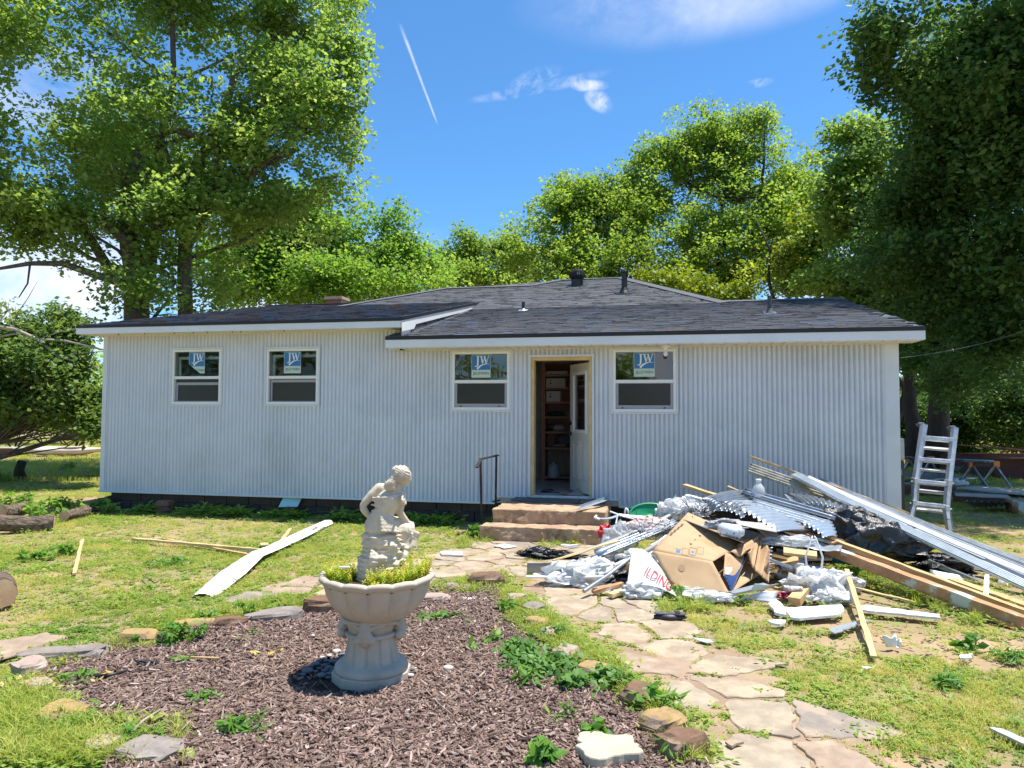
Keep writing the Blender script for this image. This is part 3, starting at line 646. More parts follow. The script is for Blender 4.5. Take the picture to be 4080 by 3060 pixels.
# the little return where the left eave steps over the right one
mb = MB(); mb.box((LS0 + .0, EL_Y + .002, EL_Z - .13), (LS0 + .02, EL_Y + .05, EL_Z - .02)); mb.build('fascia_return', M_fascia, roofL)
mb = MB(); mb.add([(LS0 - .012, EL_Y, EL_Z - .13), (LS0 - .012, TR_L, ZR_L - .13), (LS0 - .012, TR_L, ZR_L - .02), (LS0 - .012, EL_Y, EL_Z - .02)], [(0, 1, 2, 3)]); mb.build('rake_board', M_fascia, roofL, solid=.016)
# wall between the roofs' eaves under the left eave end
mb = MB(); mb.box((SPLIT - .02, -.34, 2.70), (SPLIT + .02, .1, 2.97)); mb.build('eave_return', M_white, house)

# ---- roof vents, chimney, lamp: parts of the house
def on_roof(u, v, plane='R'):
    """ray through the photograph's pixel onto a roof plane, in house coordinates"""
    dx, dz = raydir(u, v); o = HMI @ Vector((0, 0, CAM_H)); d = (HMI.to_3x3() @ Vector((dx, 1, dz)))
    best = None
    for t in np.arange(8, 24, .004):
        p = o + d * t
        if plane == 'L': z = zl(p.y)
        else: z = zr(p.y)
        if p.y > -.42 and p.z <= z: return p
    return o + d * 15
def vent(u, v, h, r, name, m, cap=None, base=True):
    p = on_roof(u, v); mb = MB(); mb.tube([(p.x, p.y, p.z - .05), (p.x, p.y, p.z + h)], r, 16)
    if cap: mb.tube([(p.x, p.y, p.z + h - .005), (p.x, p.y, p.z + h + .02), (p.x, p.y, p.z + h + .045), (p.x, p.y, p.z + h + .06)], [r * 1.05, r * 1.5, r * 1.5, r * .7], 16)
    o = mb.build(name, m, house, smooth=False)
    mb = MB(); mb.tube([(p.x, p.y, p.z), (p.x, p.y, p.z + h * .15), (p.x, p.y, p.z + h * .3)], [r * 2.1, r * 1.5, r * 1.08], 16); mb.bar((p.x, p.y - r * 3.2, p.z + .02 - r * .9), (p.x, p.y + r * 3, p.z + .02 + r * .9), r * 5.5, .006); mb.build('flashing', base if base is not True else m, o)
    return p
vent(2488, 1170, .44, .062, 'vent_pipe', M_black, cap=True)
vent(2085, 1240, .18, .032, 'vent_pipe', M_black, base=M_alu)
vent(3067, 1251, .30, .036, 'vent_pipe', mat('lead_grey', (.07, .075, .08), rough=.7), base=M_shB)
p = on_roof(2300, 1140); tv = MB(); tv.tube([(p.x, p.y, p.z - .08), (p.x, p.y, p.z + .14)], .14, 20); tvo = tv.build('turbine_vent', M_black, house)
mb = MB(); mb.bar((p.x, p.y - .24, p.z - .065), (p.x, p.y + .2, p.z + .09), .5, .008); mb.build('flashing', M_black, tvo)
mb = MB()
for k in range(20):
    a = 2 * math.pi * k / 20
    pts = []
    for j in range(7):
        e = (j / 6) * math.pi; rr = .11 + .075 * math.sin(e); aa = a + .5 * j / 6; pts.append((p.x + rr * math.cos(aa), p.y + rr * math.sin(aa), p.z + .15 + .21 * j / 6))
    mb.tube(pts, .013, 4)
mb.lathe([(.13, .13), (.135, .15)], 20, (p.x, p.y, p.z)); mb.lathe([(.12, .355), (.11, .375), (.05, .39)], 20, (p.x, p.y, p.z)); mb.lathe([(.10, .14), (.155, .25), (.10, .36)], 16, (p.x, p.y, p.z)); mb.build('turbine_fins', M_black, tvo)
# chimney behind the left ridge
M_brick = mat('red_brick', (.33, .12, .07), (.25, .085, .05), scale=12, rough=.9, bump=.3); M_mortar = mat('mortar', (.45, .38, .32), rough=.95)
dx, dz = raydir(1330, 1208); o_ = HMI @ Vector((0, 0, CAM_H)); d_ = HMI.to_3x3() @ Vector((dx, 1, dz)); t_ = (TR_L + .6 - o_.y) / d_.y; cpt = o_ + d_ * t_
cb = MB(); cb.box((cpt.x - .20, cpt.y, 3.9), (cpt.x + .20, cpt.y + .4, cpt.z + .10)); ch = cb.build('chimney', M_mortar, house)
mb = MB(); mb.box((cpt.x - .24, cpt.y - .04, cpt.z + .10), (cpt.x + .24, cpt.y + .44, cpt.z + .17)); mb.build('chimney_cap', mat('chimney_cap_tan', (.55, .38, .24), (.45, .3, .2), scale=8, rough=.9), ch)
for r_ in range(4):
    for k in range(2):
        mb = MB(); x0 = cpt.x - .2 + k * .2 + (.0 if r_ % 2 else .0); mb.box((x0 + .004, cpt.y - .006, cpt.z + .032 - r_ * .07), (x0 + .194, cpt.y, cpt.z + .093 - r_ * .07)); mb.build('brick', M_brick, ch)
# bulb lamp under the eave
pp = HMI @ P(2645, 1372, 9.85); lx, lz = 2.29, 2.628
mb = MB(); mb.tube([(lx, -.22, lz), (lx, -.22, lz - .018), (lx, -.22, lz - .03), (lx, -.22, lz - .06)], [.065, .062, .035, .024], 16); lo = mb.build('porch_lamp', M_white, house)
mb = MB(); mb.tube([(lx, -.22, lz - .06), (lx, -.22, lz - .08), (lx, -.22, lz - .10), (lx, -.22, lz - .125), (lx, -.22, lz - .145), (lx, -.22, lz - .155)], [.015, .018, .028, .032, .024, .008], 14); mb.build('bulb', mat('bulb_glass', (.8, .78, .74), rough=.2), lo, smooth=True)
# wasp-nest stubs and hooks under the left fascia
for s_ in (-6.6, -6.1, -5.55, -5.2, -4.95, -4.5, -4.35, -3.6):
    mb = MB(); mb.tube([(s_, EL_Y + .01, 2.95), (s_ + .01, EL_Y + .01, 2.925), (s_ + .02, EL_Y + .01, 2.93)], .006, 5); mb.build('hook', mat('rust_hook', (.14, .07, .03), rough=.9), house)

# ---- room seen through the door
shelf = empty('shelf_unit', H(.03, 2.6, .40), YAW, 'tall brown wooden shelf unit inside the doorway', 'shelves')
def sb(mb, x0, x1, y0, y1, z0, z1): mb.box((x0, y0, z0), (x1, y1, z1))
SX = [0.0, .62, 1.38]; SD = .40
for x in SX:
    mb = MB(); sb(mb, x, x + .07, 0, SD, 0, 2.2); mb.build('post', M_inwood, shelf)
SZ = [.40 * k for k in ()] + [.05, .60, 1.00, 1.30, 1.57, 1.83, 2.10]
SZ = [.04, .58, .88, 1.16, 1.44, 1.70, 1.96]
for z in SZ:
    mb = MB(); mb.box((.07, .01, z), (.62, SD - .01, z + .035)); mb.box((.69, .01, z), (1.38, SD - .01, z + .035)); mb.build('shelf', M_inwood, shelf)
mb = MB(); mb.box((.07, SD, .6), (1.38, SD + .01, 2.2)); mb.build('back_panel', mat('shelf_back_brown', (.34, .15, .11), rough=.7), shelf)
def inner(mb, name, m, label, cat, group='things stored on the shelves', **k):
    """mb in shelf coordinates"""
    o = mb.build(name, m, None, **k); rebase(o); l = Vector(o.location); o.location = H(.03 + l.x, 2.6 + l.y, .40 + l.z); o.rotation_euler = (0, 0, YAW); tag(o, label, cat, group); return o
M_boxw = mat('white_card_box', (.80, .76, .72), (.74, .70, .66), scale=5, rough=.8)
M_dk = mat('dark_rubber', (.02, .02, .022), rough=.5)
def carton(x, z, w, h, label, name='storage_box'):
    mb = MB(); mb.box((x, .05, z + .036), (x + w, .35, z + h)); mb.mi = 1; mb.tube([(x + .08, .05, z + h * .6), (x + .08, .046, z + h * .6)], .018, 10); mb.box((x + .06, .047, z + h * .82), (x + .10, .05, z + h * .88)); mb.mi = 0; mb.box((x - .003, .045, z + h), (x + w + .003, .353, z + h + .012))
    return inner(mb, name, [M_boxw, M_dk], label, 'box')
carton(.085, 1.70, .36, .20, 'white cardboard box with a round hole, second shelf from the top in the doorway')
carton(.085, 1.44, .27, .22, 'smaller white box on the shelf below the top ones in the doorway')
carton(.085, 1.915, .40, .12, 'white box with black mark, topmost in the shelf unit')
mb = MB(); mb.box((.53, .03, 1.737), (.61, .2, 1.80)); inner(mb, 'small_box', M_boxw, 'tiny white carton standing by the shelf post at top', 'box')
for (x, z, w, lab) in ((.70, 1.737, .55, 'flat white packet lying on the upper right shelf'), (.70, 1.477, .6, 'flat white packet lying on the right shelf below the upper one')):
    mb = MB(); mb.box((x, .05, z), (x + w, .33, z + .05)); inner(mb, 'packet', M_boxw, lab, 'packet', bevel=.01)
def blob_mb(c, r, n=14, sc=2.2, amp=.18, seed=0):
    mb = MB()
    def f(u, v):
        th = 2 * math.pi * u; ph = math.pi * v; d = Vector((math.sin(ph) * math.cos(th), math.sin(ph) * math.sin(th), -math.cos(ph)))
        k = 1 + amp * fbm((d.x * sc + seed, d.y * sc, d.z * sc), 1, 3); return (c[0] + r[0] * d.x * k, c[1] + r[1] * d.y * k, c[2] + r[2] * d.z * k)
    return mb.grid(f, n, n // 2 + 2)
M_cl = mat('dim_cloth', (.16, .15, .15), (.10, .10, .11), scale=8, rough=.9); M_cg = mat('dim_green_cloth', (.03, .07, .06), rough=.9); M_ct = mat('tan_bundle', (.34, .27, .20), rough=.9)
inner(blob_mb((.30, .2, .98), (.13, .1, .07), seed=1), 'bowl_stack', mat('pale_plastic', (.5, .48, .46), rough=.5), 'pale bowls piled on the middle shelf', 'bowls', smooth=True)
inner(blob_mb((.17, .2, 1.0), (.1, .1, .05), seed=2), 'bundle', M_cl, 'grey bundle left of the pale bowls on the middle shelf', 'bundle', smooth=True)
inner(blob_mb((.40, .2, .74), (.17, .12, .13), seed=3), 'dark_bag', M_cl, 'dark rounded bag standing on the low shelf', 'bag', smooth=True)
inner(blob_mb((.33, .1, .65), (.13, .06, .035), seed=4), 'cloth', M_ct, 'light folded cloth in front of the dark bag', 'cloth', smooth=True)
inner(blob_mb((.25, .2, 1.24), (.18, .12, .05), seed=5), 'green_cloth', M_cg, 'dark green cloth heaped on a shelf in the doorway', 'cloth', smooth=True)
inner(blob_mb((.50, .18, 1.26), (.06, .08, .06), seed=6), 'pouch', M_ct, 'tan pouch right of the dark green cloth', 'pouch', smooth=True)
inner(blob_mb((.14, .1, 1.515), (.03, .03, .03), seed=7, amp=0), 'ball', M_ct, 'small pale ball at the front of a shelf', 'ball', smooth=True)
mb = MB(); mb.tube([(.42, .1, 1.60), (.56, .1, 1.585), (.6, .1, 1.58)], .008, 6); inner(mb, 'stick', M_ct, 'pale stick lying across a shelf in the doorway', 'stick')
mb = MB(); mb.lathe([(.11, 0), (.115, .02), (.105, .20), (.09, .24), (.03, .26), (.025, .30)], 20, (.22, .10, .045)); inner(mb, 'water_jug', mat('translucent_jug', (.55, .58, .62), rough=.35), 'pale translucent jug on the bottom of the shelf unit', 'jug', smooth=True)
inner(blob_mb((.85, .1, .16), (.16, .1, .11), seed=8), 'pillow', mat('grey_pillow', (.40, .40, .44), rough=.9), 'grey crumpled cushion beside the jug near the open door', 'cushion', smooth=True)
inner(blob_mb((.55, .08, .09), (.09, .08, .05), seed=9), 'dark_cloth', M_cl, 'dark rag between jug and grey cushion', 'cloth', smooth=True)
# rug bits and a cable on the floor by the sill
def rug(pts, lab, m, z=.40):
    mb = MB(); n = len(pts); c = Vector((sum(p[0] for p in pts) / n, sum(p[1] for p in pts) / n, .05)); vs = [(p[0], p[1], p[2]) for p in pts] + [tuple(c)]
    mb.add(vs, [(i, (i + 1) % n, n) for i in range(n)]); o = mb.build('paper_scrap', m, None, solid=.003); tag(o, lab, 'paper', 'paper scraps inside the door'); o.location = H(0, 0, z); o.rotation_euler = (0, 0, YAW)
rug([(.62, .42, .0), (.80, .30, .01), (.84, .38, .0), (.72, .55, .02)], 'crumpled brown paper scrap just inside the door sill, left one', mat('brown_paper', (.36, .22, .17), rough=.9))
rug([(.80, .30, .005), (1.08, .28, .005), (1.12, .35, .0), (.95, .5, .09), (.84, .42, .02)], 'larger folded tan paper under the open door', mat('tan_paper', (.42, .33, .27), rough=.9))
mb = MB(); mb.tube([H(.33, .9, .405), H(.45, 1.0, .41), H(.52, .85, .405), H(.42, .7, .405), H(.34, .72, .405)], .008, 6); mb.tube([H(.34, .6, .405), H(.5, .58, .405), H(.66, .6, .405)], .008, 6); thing(mb, 'cable', M_dk, 'thin black cable coiled on the floor inside the doorway', 'cable')
# ---------------------------------------------------------------- ground
M_ground = mat('lawn_soil', (.30, .235, .13), (.38, .27, .165), scale=.9, rough=1.0, bump=.6, bscale=40, bdist=.02, spec=.1, lo=.45, hi=.62, c3=(.46, .31, .20), scale3=.9, lo3=.56, hi3=.66, detail=8)
def ground_z(x, y):
    far = max(0.0, math.hypot(x, y) - 18); return -.002 * 0 + .012 * fbm((x * .6, y * .6, 0), 1, 3) - .012 + far * .0
mb = MB()
xs = sorted(set([-400, -200, -100, -60] + [round(-40 + 1 * i, 3) for i in range(81)] + [60, 100, 200, 400]))
ys = sorted(set([-200, -60, -20] + [round(-6 + 1 * i, 3) for i in range(50)] + [60, 80, 120, 200, 400, 600]))
vs = [(x, y, (.02 * fbm((x * .3, y * .3, 0), 1, 2) - .022) if 0 < y < 30 and abs(x) < 20 else -.02) for y in ys for x in xs]
nx_ = len(xs); mb.add(vs, [(j * nx_ + i, j * nx_ + i + 1, (j + 1) * nx_ + i + 1, (j + 1) * nx_ + i) for j in range(len(ys) - 1) for i in range(nx_ - 1)])
gr = mb.build('ground', M_ground, None, smooth=True); gr['kind'] = 'structure'

def pip(x, y, poly):
    """points in polygon, numpy"""
    inside = np.zeros(x.shape, bool); n = len(poly); j = n - 1
    for i in range(n):
        xi, yi = poly[i]; xj, yj = poly[j]
        c = ((yi > y) != (yj > y)) & (x < (xj - xi) * (y - yi) / (yj - yi + 1e-12) + xi); inside ^= c; j = i
    return inside
def gp(pts, z=0.0): return [tuple(G(u / .5422, v / .5422, z)[:2]) for u, v in pts]     # display pixels to ground
BED = gp([(45, 1440), (130, 1408), (290, 1385), (420, 1358), (560, 1337), (700, 1310), (800, 1290), (930, 1272), (1060, 1262), (1105, 1300), (1150, 1345), (1230, 1405), (1330, 1465), (1400, 1535), (1460, 1600), (1530, 1659)]) + [(.78, 2.9), (.6, 2.3), (-1.5, 2.3)] + gp([(230, 1659), (170, 1610), (110, 1545), (62, 1490)])
PATH = gp([(1130, 1262), (1000, 1255), (950, 1268), (700, 1302), (560, 1325), (420, 1347), (290, 1374), (130, 1398), (0, 1418)]) + [(-5.6, 5.0), (-5.6, 5.5)] + gp([(0, 1352), (270, 1325), (480, 1285), (700, 1236), (850, 1215), (960, 1190), (1060, 1165), (1330, 1172), (1340, 1240), (1400, 1290), (1490, 1345), (1580, 1400), (1700, 1470), (1790, 1540), (1880, 1610), (1930, 1659)]) + [(2.0, 2.6), (1.0, 2.3), (.8, 2.8)] + gp([(1580, 1659), (1500, 1600), (1430, 1530), (1350, 1460), (1250, 1400), (1170, 1340), (1125, 1295)])
M_sand = mat('sandy_soil', (.37, .265, .18), (.29, .205, .14), scale=3, rough=1, bump=.6, bscale=50, bdist=.01, spec=.1, c3=(.36, .30, .14), scale3=1.6, lo3=.55, hi3=.68)
M_mulchbase = mat('mulch_soil', (.10, .065, .05), (.06, .04, .03), scale=14, rough=1, bump=.8, bscale=60, bdist=.02, spec=.1)
def sheet(name, poly, z, m, step=.25):
    """flat sheet filling a polygon (convex pieces via a triangulated polygon)"""
    from mathutils.geometry import tessellate_polygon
    tri = tessellate_polygon([[Vector((x, y, 0)) for x, y in poly]]); mb = MB(); mb.add([(x, y, z) for x, y in poly], [tuple(t) for t in tri]); o = mb.build(name, m); o['kind'] = 'structure'
    me = o.data
    for p_ in me.polygons:
        if p_.normal.z < 0: p_.flip()
    return o
path = sheet('path', PATH, .002, M_sand)
bed = sheet('mulch_bed', BED, .006, M_mulchbase)

# ---- flagstones: cells of an uneven mesh of points, cut from the path's outline, each a stone
M_flag = [mat('flagstone_%s' % n, a, b, scale=9, rough=.9, bump=.9, bscale=16, bdist=.012, c3=c, scale3=3.4, lo3=.48, hi3=.62, spec=.25) for n, a, b, c in
          (('tan', (.40, .31, .215), (.31, .24, .17), (.46, .36, .25)), ('grey', (.30, .25, .205), (.235, .20, .165), (.38, .30, .22)), ('rose', (.38, .28, .20), (.30, .22, .16), (.44, .34, .24)), ('pale', (.43, .35, .25), (.33, .27, .195), (.30, .24, .18)))]
def voronoi_cell(i, pts, rad=1.2):
    c = pts[i]; poly = [(c[0] - rad, c[1] - rad), (c[0] + rad, c[1] - rad), (c[0] + rad, c[1] + rad), (c[0] - rad, c[1] + rad)]
    for j, q in enumerate(pts):
        if j == i or abs(q[0] - c[0]) > 2 * rad or abs(q[1] - c[1]) > 2 * rad: continue
        mx, my = (c[0] + q[0]) / 2, (c[1] + q[1]) / 2; nx, ny = q[0] - c[0], q[1] - c[1]; out = []
        for k in range(len(poly)):
            a, b = poly[k], poly[(k + 1) % len(poly)]; da = (a[0] - mx) * nx + (a[1] - my) * ny; db = (b[0] - mx) * nx + (b[1] - my) * ny
            if da <= 0: out.append(a)
            if (da <= 0) != (db <= 0): t = da / (da - db); out.append((a[0] + (b[0] - a[0]) * t, a[1] + (b[1] - a[1]) * t))
        poly = out
        if not poly: break
    return poly
fp = []
rr = random.Random(11)
PA = np.array(PATH); x0, x1, y0, y1 = PA[:, 0].min(), PA[:, 0].max(), PA[:, 1].min(), PA[:, 1].max()
yy = y0
row = 0
while yy < y1 + .3:
    st = .46
    xx = x0 + (row % 2) * st / 2
    while xx < x1 + .3:
        fp.append((xx + rr.uniform(-.21, .21), yy + rr.uniform(-.17, .17))); xx += st
    yy += st * .86; row += 1
fpn = np.array(fp); keep = pip(fpn[:, 0], fpn[:, 1], PATH)
STONES = []
for i, c in enumerate(fp):
    if not keep[i]: continue
    cell = voronoi_cell(i, fp, .8)
    if len(cell) < 3: continue
    # shrink, subdivide and roughen the outline
    cx_ = sum(p[0] for p in cell) / len(cell); cy_ = sum(p[1] for p in cell) / len(cell); sh = rr.uniform(.87, .965); out = []
    cell = [(cx_ + (p[0] - cx_) * sh, cy_ + (p[1] - cy_) * sh) for p in cell]
    ok = pip(np.array([p[0] for p in cell]), np.array([p[1] for p in cell]), PATH)
    if ok.mean() < .62: continue
    if -2.4 > cx_ or (cx_ < -.6 and rr.random() < .3): 
        if rr.random() < .5: continue
    for k in range(len(cell)):
        a, b = cell[k], cell[(k + 1) % len(cell)]; l = math.hypot(b[0] - a[0], b[1] - a[1]); n = max(1, int(l / .045))
        for j in range(n):
            t = j / n; x = a[0] + (b[0] - a[0]) * t; y = a[1] + (b[1] - a[1]) * t; w = .04 * fbm((x * 8, y * 8, 1), 1, 3); out.append((x + w, y + .04 * fbm((x * 8, y * 8, 5), 1, 3)))
    n = len(out); th = rr.uniform(.006, .014); tx, ty = rr.uniform(-.025, .025), rr.uniform(-.02, .02)
    vs = []; rings = [(1.0, 0), (.995, th - .005), (.97, th), (.6, th + .001), (.25, th)]
    for s_, z_ in rings: vs += [(cx_ + (x - cx_) * s_, cy_ + (y - cy_) * s_, z_ + (0 if z_ == 0 else (x - cx_) * tx * s_ + (y - cy_) * ty * s_ + .006 * fbm((x * s_ * 3 + cx_, y * s_ * 3, 4), 1, 3))) for x, y in out]
    fs = [(r_ * n + j, r_ * n + (j + 1) % n, (r_ + 1) * n + (j + 1) % n, (r_ + 1) * n + j) for r_ in range(len(rings) - 1) for j in range(n)] + [tuple((len(rings) - 1) * n + j for j in range(n))]
    mb = MB(); mb.add(vs, fs); o = mb.build('flagstone', M_flag[rr.choice((0, 0, 3, 3, 1, 2))] if cx_ > -1.6 else M_flag[rr.choice((1, 1, 1, 0, 2))], path, smooth=False); STONES.append((cx_, cy_, out))
# trodden patches where little grows
PATCHES = []
for i, (u, v, a, b) in enumerate(((1560, 1322, 110, 20), (1740, 1410, 210, 26), (1960, 1402, 100, 18), (2020, 1500, 130, 18), (1020, 1140, 70, 10), (700, 1122, 90, 8), (1840, 1600, 80, 14), (2060, 1250, 130, 20), (560, 1150, 80, 8), (330, 1230, 60, 8), (150, 1080, 90, 8), (2120, 1180, 120, 16))):
    g = G(u / .5422, v / .5422); ra = a / .5422 / FPX * g.y; rb = abs(G(u / .5422, (v - b) / .5422).y - G(u / .5422, (v + b) / .5422).y) / 2; PATCHES.append((g.x, g.y, ra, rb))
def on_stone(x, y, grow=1.0):
    m = np.zeros(x.shape, bool)
    for cx_, cy_, out in STONES: 
        sel = (np.abs(x - cx_) < .5) & (np.abs(y - cy_) < .5)
        if sel.any(): m[sel] |= pip(x[sel], y[sel], [(cx_ + (p[0] - cx_) * grow, cy_ + (p[1] - cy_) * grow) for p in out])
    return m

# ---- rough border stones round the bed: every stone a thing
M_rock = [mat('border_rock_%s' % n, a, b, scale=6, rough=.95, bump=.7, bscale=18, bdist=.015, c3=c, scale3=3, lo3=.52, hi3=.66, spec=.2) for n, a, b, c in
          (('brown', (.22, .13, .08), (.14, .085, .06), (.33, .23, .15)), ('grey', (.30, .25, .22), (.20, .17, .15), (.38, .33, .28)), ('ochre', (.40, .27, .12), (.28, .19, .10), (.30, .22, .17)), ('pale', (.42, .32, .26), (.33, .25, .20), (.48, .40, .33)))]
def rock(c, r, rz, m, label, name='border_stone', cat='stone', group='rough stones edging the mulch bed', seed=0, flat=.55):
    mb = MB(); n1, n2 = 16, 9
    def f(u, v):
        th = 2 * math.pi * u; ph = math.pi * v; d = Vector((math.sin(ph) * math.cos(th), math.sin(ph) * math.sin(th), -math.cos(ph)))
        e = Vector([math.copysign(abs(q) ** flat, q) for q in d]); k = 1 + .22 * fbm((d.x * 1.5 + seed * 3.1, d.y * 1.5, d.z * 1.5), 1, 4)
        return (r[0] * e.x * k, r[1] * e.y * k, r[2] * e.z * k)
    mb.grid(f, n1, n2); o = mb.build(name, m, None, smooth=False); o.location = (c[0], c[1], r[2] * .55 - .01); o.rotation_euler = (random.uniform(-.06, .06), random.uniform(-.06, .06), rz); tag(o, label, cat, group); return o
def z4(x, y): return (x * .6148, 2040 + y * .6148)
def z5(x, y): return (1360 + x * .6148, 2040 + y * .6148)
def z6(x, y): return (2720 + x * .6148, 2040 + y * .6148)
BORDER = [  # crop point (front base), length px in the full picture, half depth m, height m, turn, material, label
 (z4(390, 985), 310, .10, .10, .12, 1, 'longest grey slab stone on the far left of the bed edge'),
 (z4(130, 1075), 105, .11, .10, .9, 3, 'pale rose stone on the left corner of the bed'),
 (z4(170, 1195), 95, .10, .08, 1.2, 3, 'pale stone just below the left corner stone'),
 (z4(330, 1400), 150, .12, .09, -.3, 2, 'mossy ochre stone in the grass at lower left of the bed'),
 (z4(590, 1600), 130, .10, .07, -.5, 3, 'low tan stone near the bottom left of the bed'),
 (z4(900, 1660), 230, .12, .09, -.25, 1, 'grey stone cut by the bottom edge of the picture'),
 (z4(860, 870), 130, .08, .11, .2, 2, 'orange brown stone left of the bright green weeds'),
 (z4(1030, 845), 45, .06, .07, .1, 0, 'small brown stone behind the bright green weeds'),
 (z4(1270, 760), 170, .09, .07, .2, 2, 'flat tan stone behind the leafy weeds'),
 (z4(1470, 765), 110, .08, .10, .25, 0, 'dark brown stone right of the flat tan one'),
 (z4(1760, 720), 200, .10, .10, .2, 1, 'long cracked grey stone left of the planter'),
 (z4(2080, 665), 150, .10, .13, .0, 0, 'dark red-brown block beside the planter bowl'),
 (z5(600, 590), 115, .10, .07, .0, 3, 'flat tan stone right of the planter bowl'),
 (z5(760, 510), 100, .08, .06, -.2, 1, 'small grey stone sunk in weeds behind the bed'),
 (z5(935, 490), 125, .12, .14, -.1, 0, 'brown boulder at the back corner of the bed'),
 (z5(1135, 600), 60, .10, .09, -1.1, 3, 'tan stone at the top of the right bed edge'),
 (z5(1245, 670), 75, .10, .10, -.9, 1, 'grey stone with a sharp edge on the right bed edge'),
 (z5(1270, 765), 75, .09, .09, -.9, 2, 'yellow-brown stone below the sharp grey one'),
 (z5(1360, 840), 75, .09, .09, -.7, 3, 'dusty rose stone midway down the right bed edge'),
 (z5(1465, 960), 85, .10, .08, -.7, 3, 'low tan stone above the ivy'),
 (z5(1640, 1105), 120, .11, .10, -.7, 2, 'broad ochre stone behind the ivy'),
 (z5(1950, 1290), 120, .12, .12, -.8, 0, 'square brown stone right of the ivy'),
 (z5(2110, 1480), 130, .13, .12, -.9, 2, 'big mossy stone on the lower right bed edge'),
 (z5(2240, 1640), 130, .14, .13, -1.0, 0, 'dark stone at the bottom of the right bed edge'),
]
for i, (uv, wpx, hd, hh, rz, mi, lab) in enumerate(BORDER):
    g = G(*uv); w = wpx / FPX * g.y / 2
    rock((g.x, g.y + hd * .8), (w * 1.12, hd * .9, hh * .60), rz, M_rock[mi], lab, seed=i)
g = G(*z5(1730, 1650)); mb = MB(); pts = []
for k in range(34):
    a = 2 * math.pi * k / 34; rr_ = (1 + .55 * fbm((math.cos(a) * 1.6, math.sin(a) * 1.6, 8), 1, 4)) * .95; pts.append((.185 * rr_ * math.cos(a), .13 * rr_ * math.sin(a)))
mb.poly(pts, 0, .05); o = mb.build('pale_slab', mat('pale_limestone', (.52, .46, .34), (.43, .38, .28), scale=9, rough=.95, bump=.5, bscale=60, bdist=.006), None, bevel=.008); o.location = (g.x, g.y + .08, .02); tag(o, 'pale cream rough slab lying at the bottom edge of the mulch bed', 'stone slab')

# ---------------------------------------------------------------- steps, rail
M_step = mat('tan_concrete', (.50, .34, .21), (.36, .235, .145), scale=4, rough=.95, bump=.9, bscale=32, bdist=.015, c3=(.24, .145, .085), scale3=7, lo3=.52, hi3=.72)
steps = empty('concrete_steps', H(.7, -.8, 0), YAW, 'two rough tan concrete steps below the open door', 'steps')
def local_box(name, x0, x1, y0, y1, z0, z1, m, parent, rough_=.026):
    mb = MB(); nx, ny, nz = 48, 20, 8
    def J(p): k = Vector(p) * 7; return (p[0] + rough_ * fbm(k, 1, 3), p[1] + rough_ * fbm(k + Vector((7, 0, 0)), 1, 3), p[2] + rough_ * .5 * fbm(k + Vector((0, 7, 0)), 1, 3))
    X = lambda u: x0 + (x1 - x0) * u; Y = lambda u: y0 + (y1 - y0) * u; Z = lambda u: z0 + (z1 - z0) * u
    mb.grid(lambda u, v: J((X(u), y0, Z(v))), nx, nz); mb.grid(lambda u, v: J((X(u), Y(v), z1)), nx, ny); mb.grid(lambda u, v: J((x1, Y(u), Z(v))), ny, nz); mb.grid(lambda u, v: J((x0, Y(1 - u), Z(v))), ny, nz); mb.grid(lambda u, v: J((X(1 - u), y1, Z(v))), nx, nz)
    import bmesh
    me = mb.mesh(name); bm = bmesh.new(); bm.from_mesh(me); bmesh.ops.remove_doubles(bm, verts=bm.verts, dist=.0005); bm.to_mesh(me); bm.free()
    o = meshobj(name, me, parent, m); md = o.modifiers.new('b', 'BEVEL'); md.width = .012; md.segments = 2; md.limit_method = 'ANGLE'; md.angle_limit = R(50); return o
local_box('top_step', -.70, .80, -.46, .745, .0, .37, M_step, steps); local_box('bottom_step', -.78, .82, -.80, -.47, -.02, .19, M_step, steps)
mb = MB()
for i in range(5): pass
def slate(x0, x1, y0, y1, lab, m):
    mb = MB(); pts = []
    for (a, b) in (((x0, y0), (x1, y0)), ((x1, y0), (x1, y1)), ((x1, y1), (x0, y1)), ((x0, y1), (x0, y0))):
        for k in range(6): t = k / 6; x = a[0] + (b[0] - a[0]) * t; y = a[1] + (b[1] - a[1]) * t; pts.append((x + .012 * fbm((x * 8, y * 8, 3), 1, 2), y + .012 * fbm((x * 8, y * 8, 9), 1, 2)))
    mb.poly(pts, 0, .02); o = mb.build('slate_tile', m, None); o.location = H(.7, -.8, .374); o.rotation_euler = (0, 0, YAW); tag(o, lab, 'slate')
M_slate = mat('dark_slate', (.09, .085, .085), (.16, .13, .11), scale=7, stretch=(1, 3, 1), rough=.8, bump=.6, bscale=15, bdist=.01, c3=(.20, .14, .11), scale3=4)
slate(-.62, .36, .36, .74, 'long dark slate slab on the top step at the door sill', M_slate); slate(.375, .74, .34, .74, 'shorter brownish slate slab at the right end of the top step', mat('brown_slate', (.20, .15, .12), (.13, .10, .09), scale=6, rough=.85, bump=.5))
def z2(x, y): return (1360 + x * .6148, 1100 + y * .6148)
def c2(x, y): return (2000 + x * .3617, 1780 + y * .3617)
def c3(x, y): return (2600 + x * .3617, 1800 + y * .3617)
def c4(x, y): return (3280 + x * .3617, 1800 + y * .3617)
def c6(x, y): return (3480 + x * .3617, 1600 + y * .3617)
def z1(x, y): return (x * .6148, 1100 + y * .6148)
def z3(x, y): return (2720 + x * .6148, 1100 + y * .6148)
def q(f, x, y, Y): return P(*f(x, y), Y)
M_rail = mat('rusty_black_rail', (.03, .026, .026), (.12, .06, .035), scale=18, rough=.7, metal=.3, lo=.5, hi=.7)
hr_ = empty('handrail', G(*z2(910, 1640)), 0, 'short black iron handrail left of the steps', 'handrail')
hr_.location = (0, 0, 0)
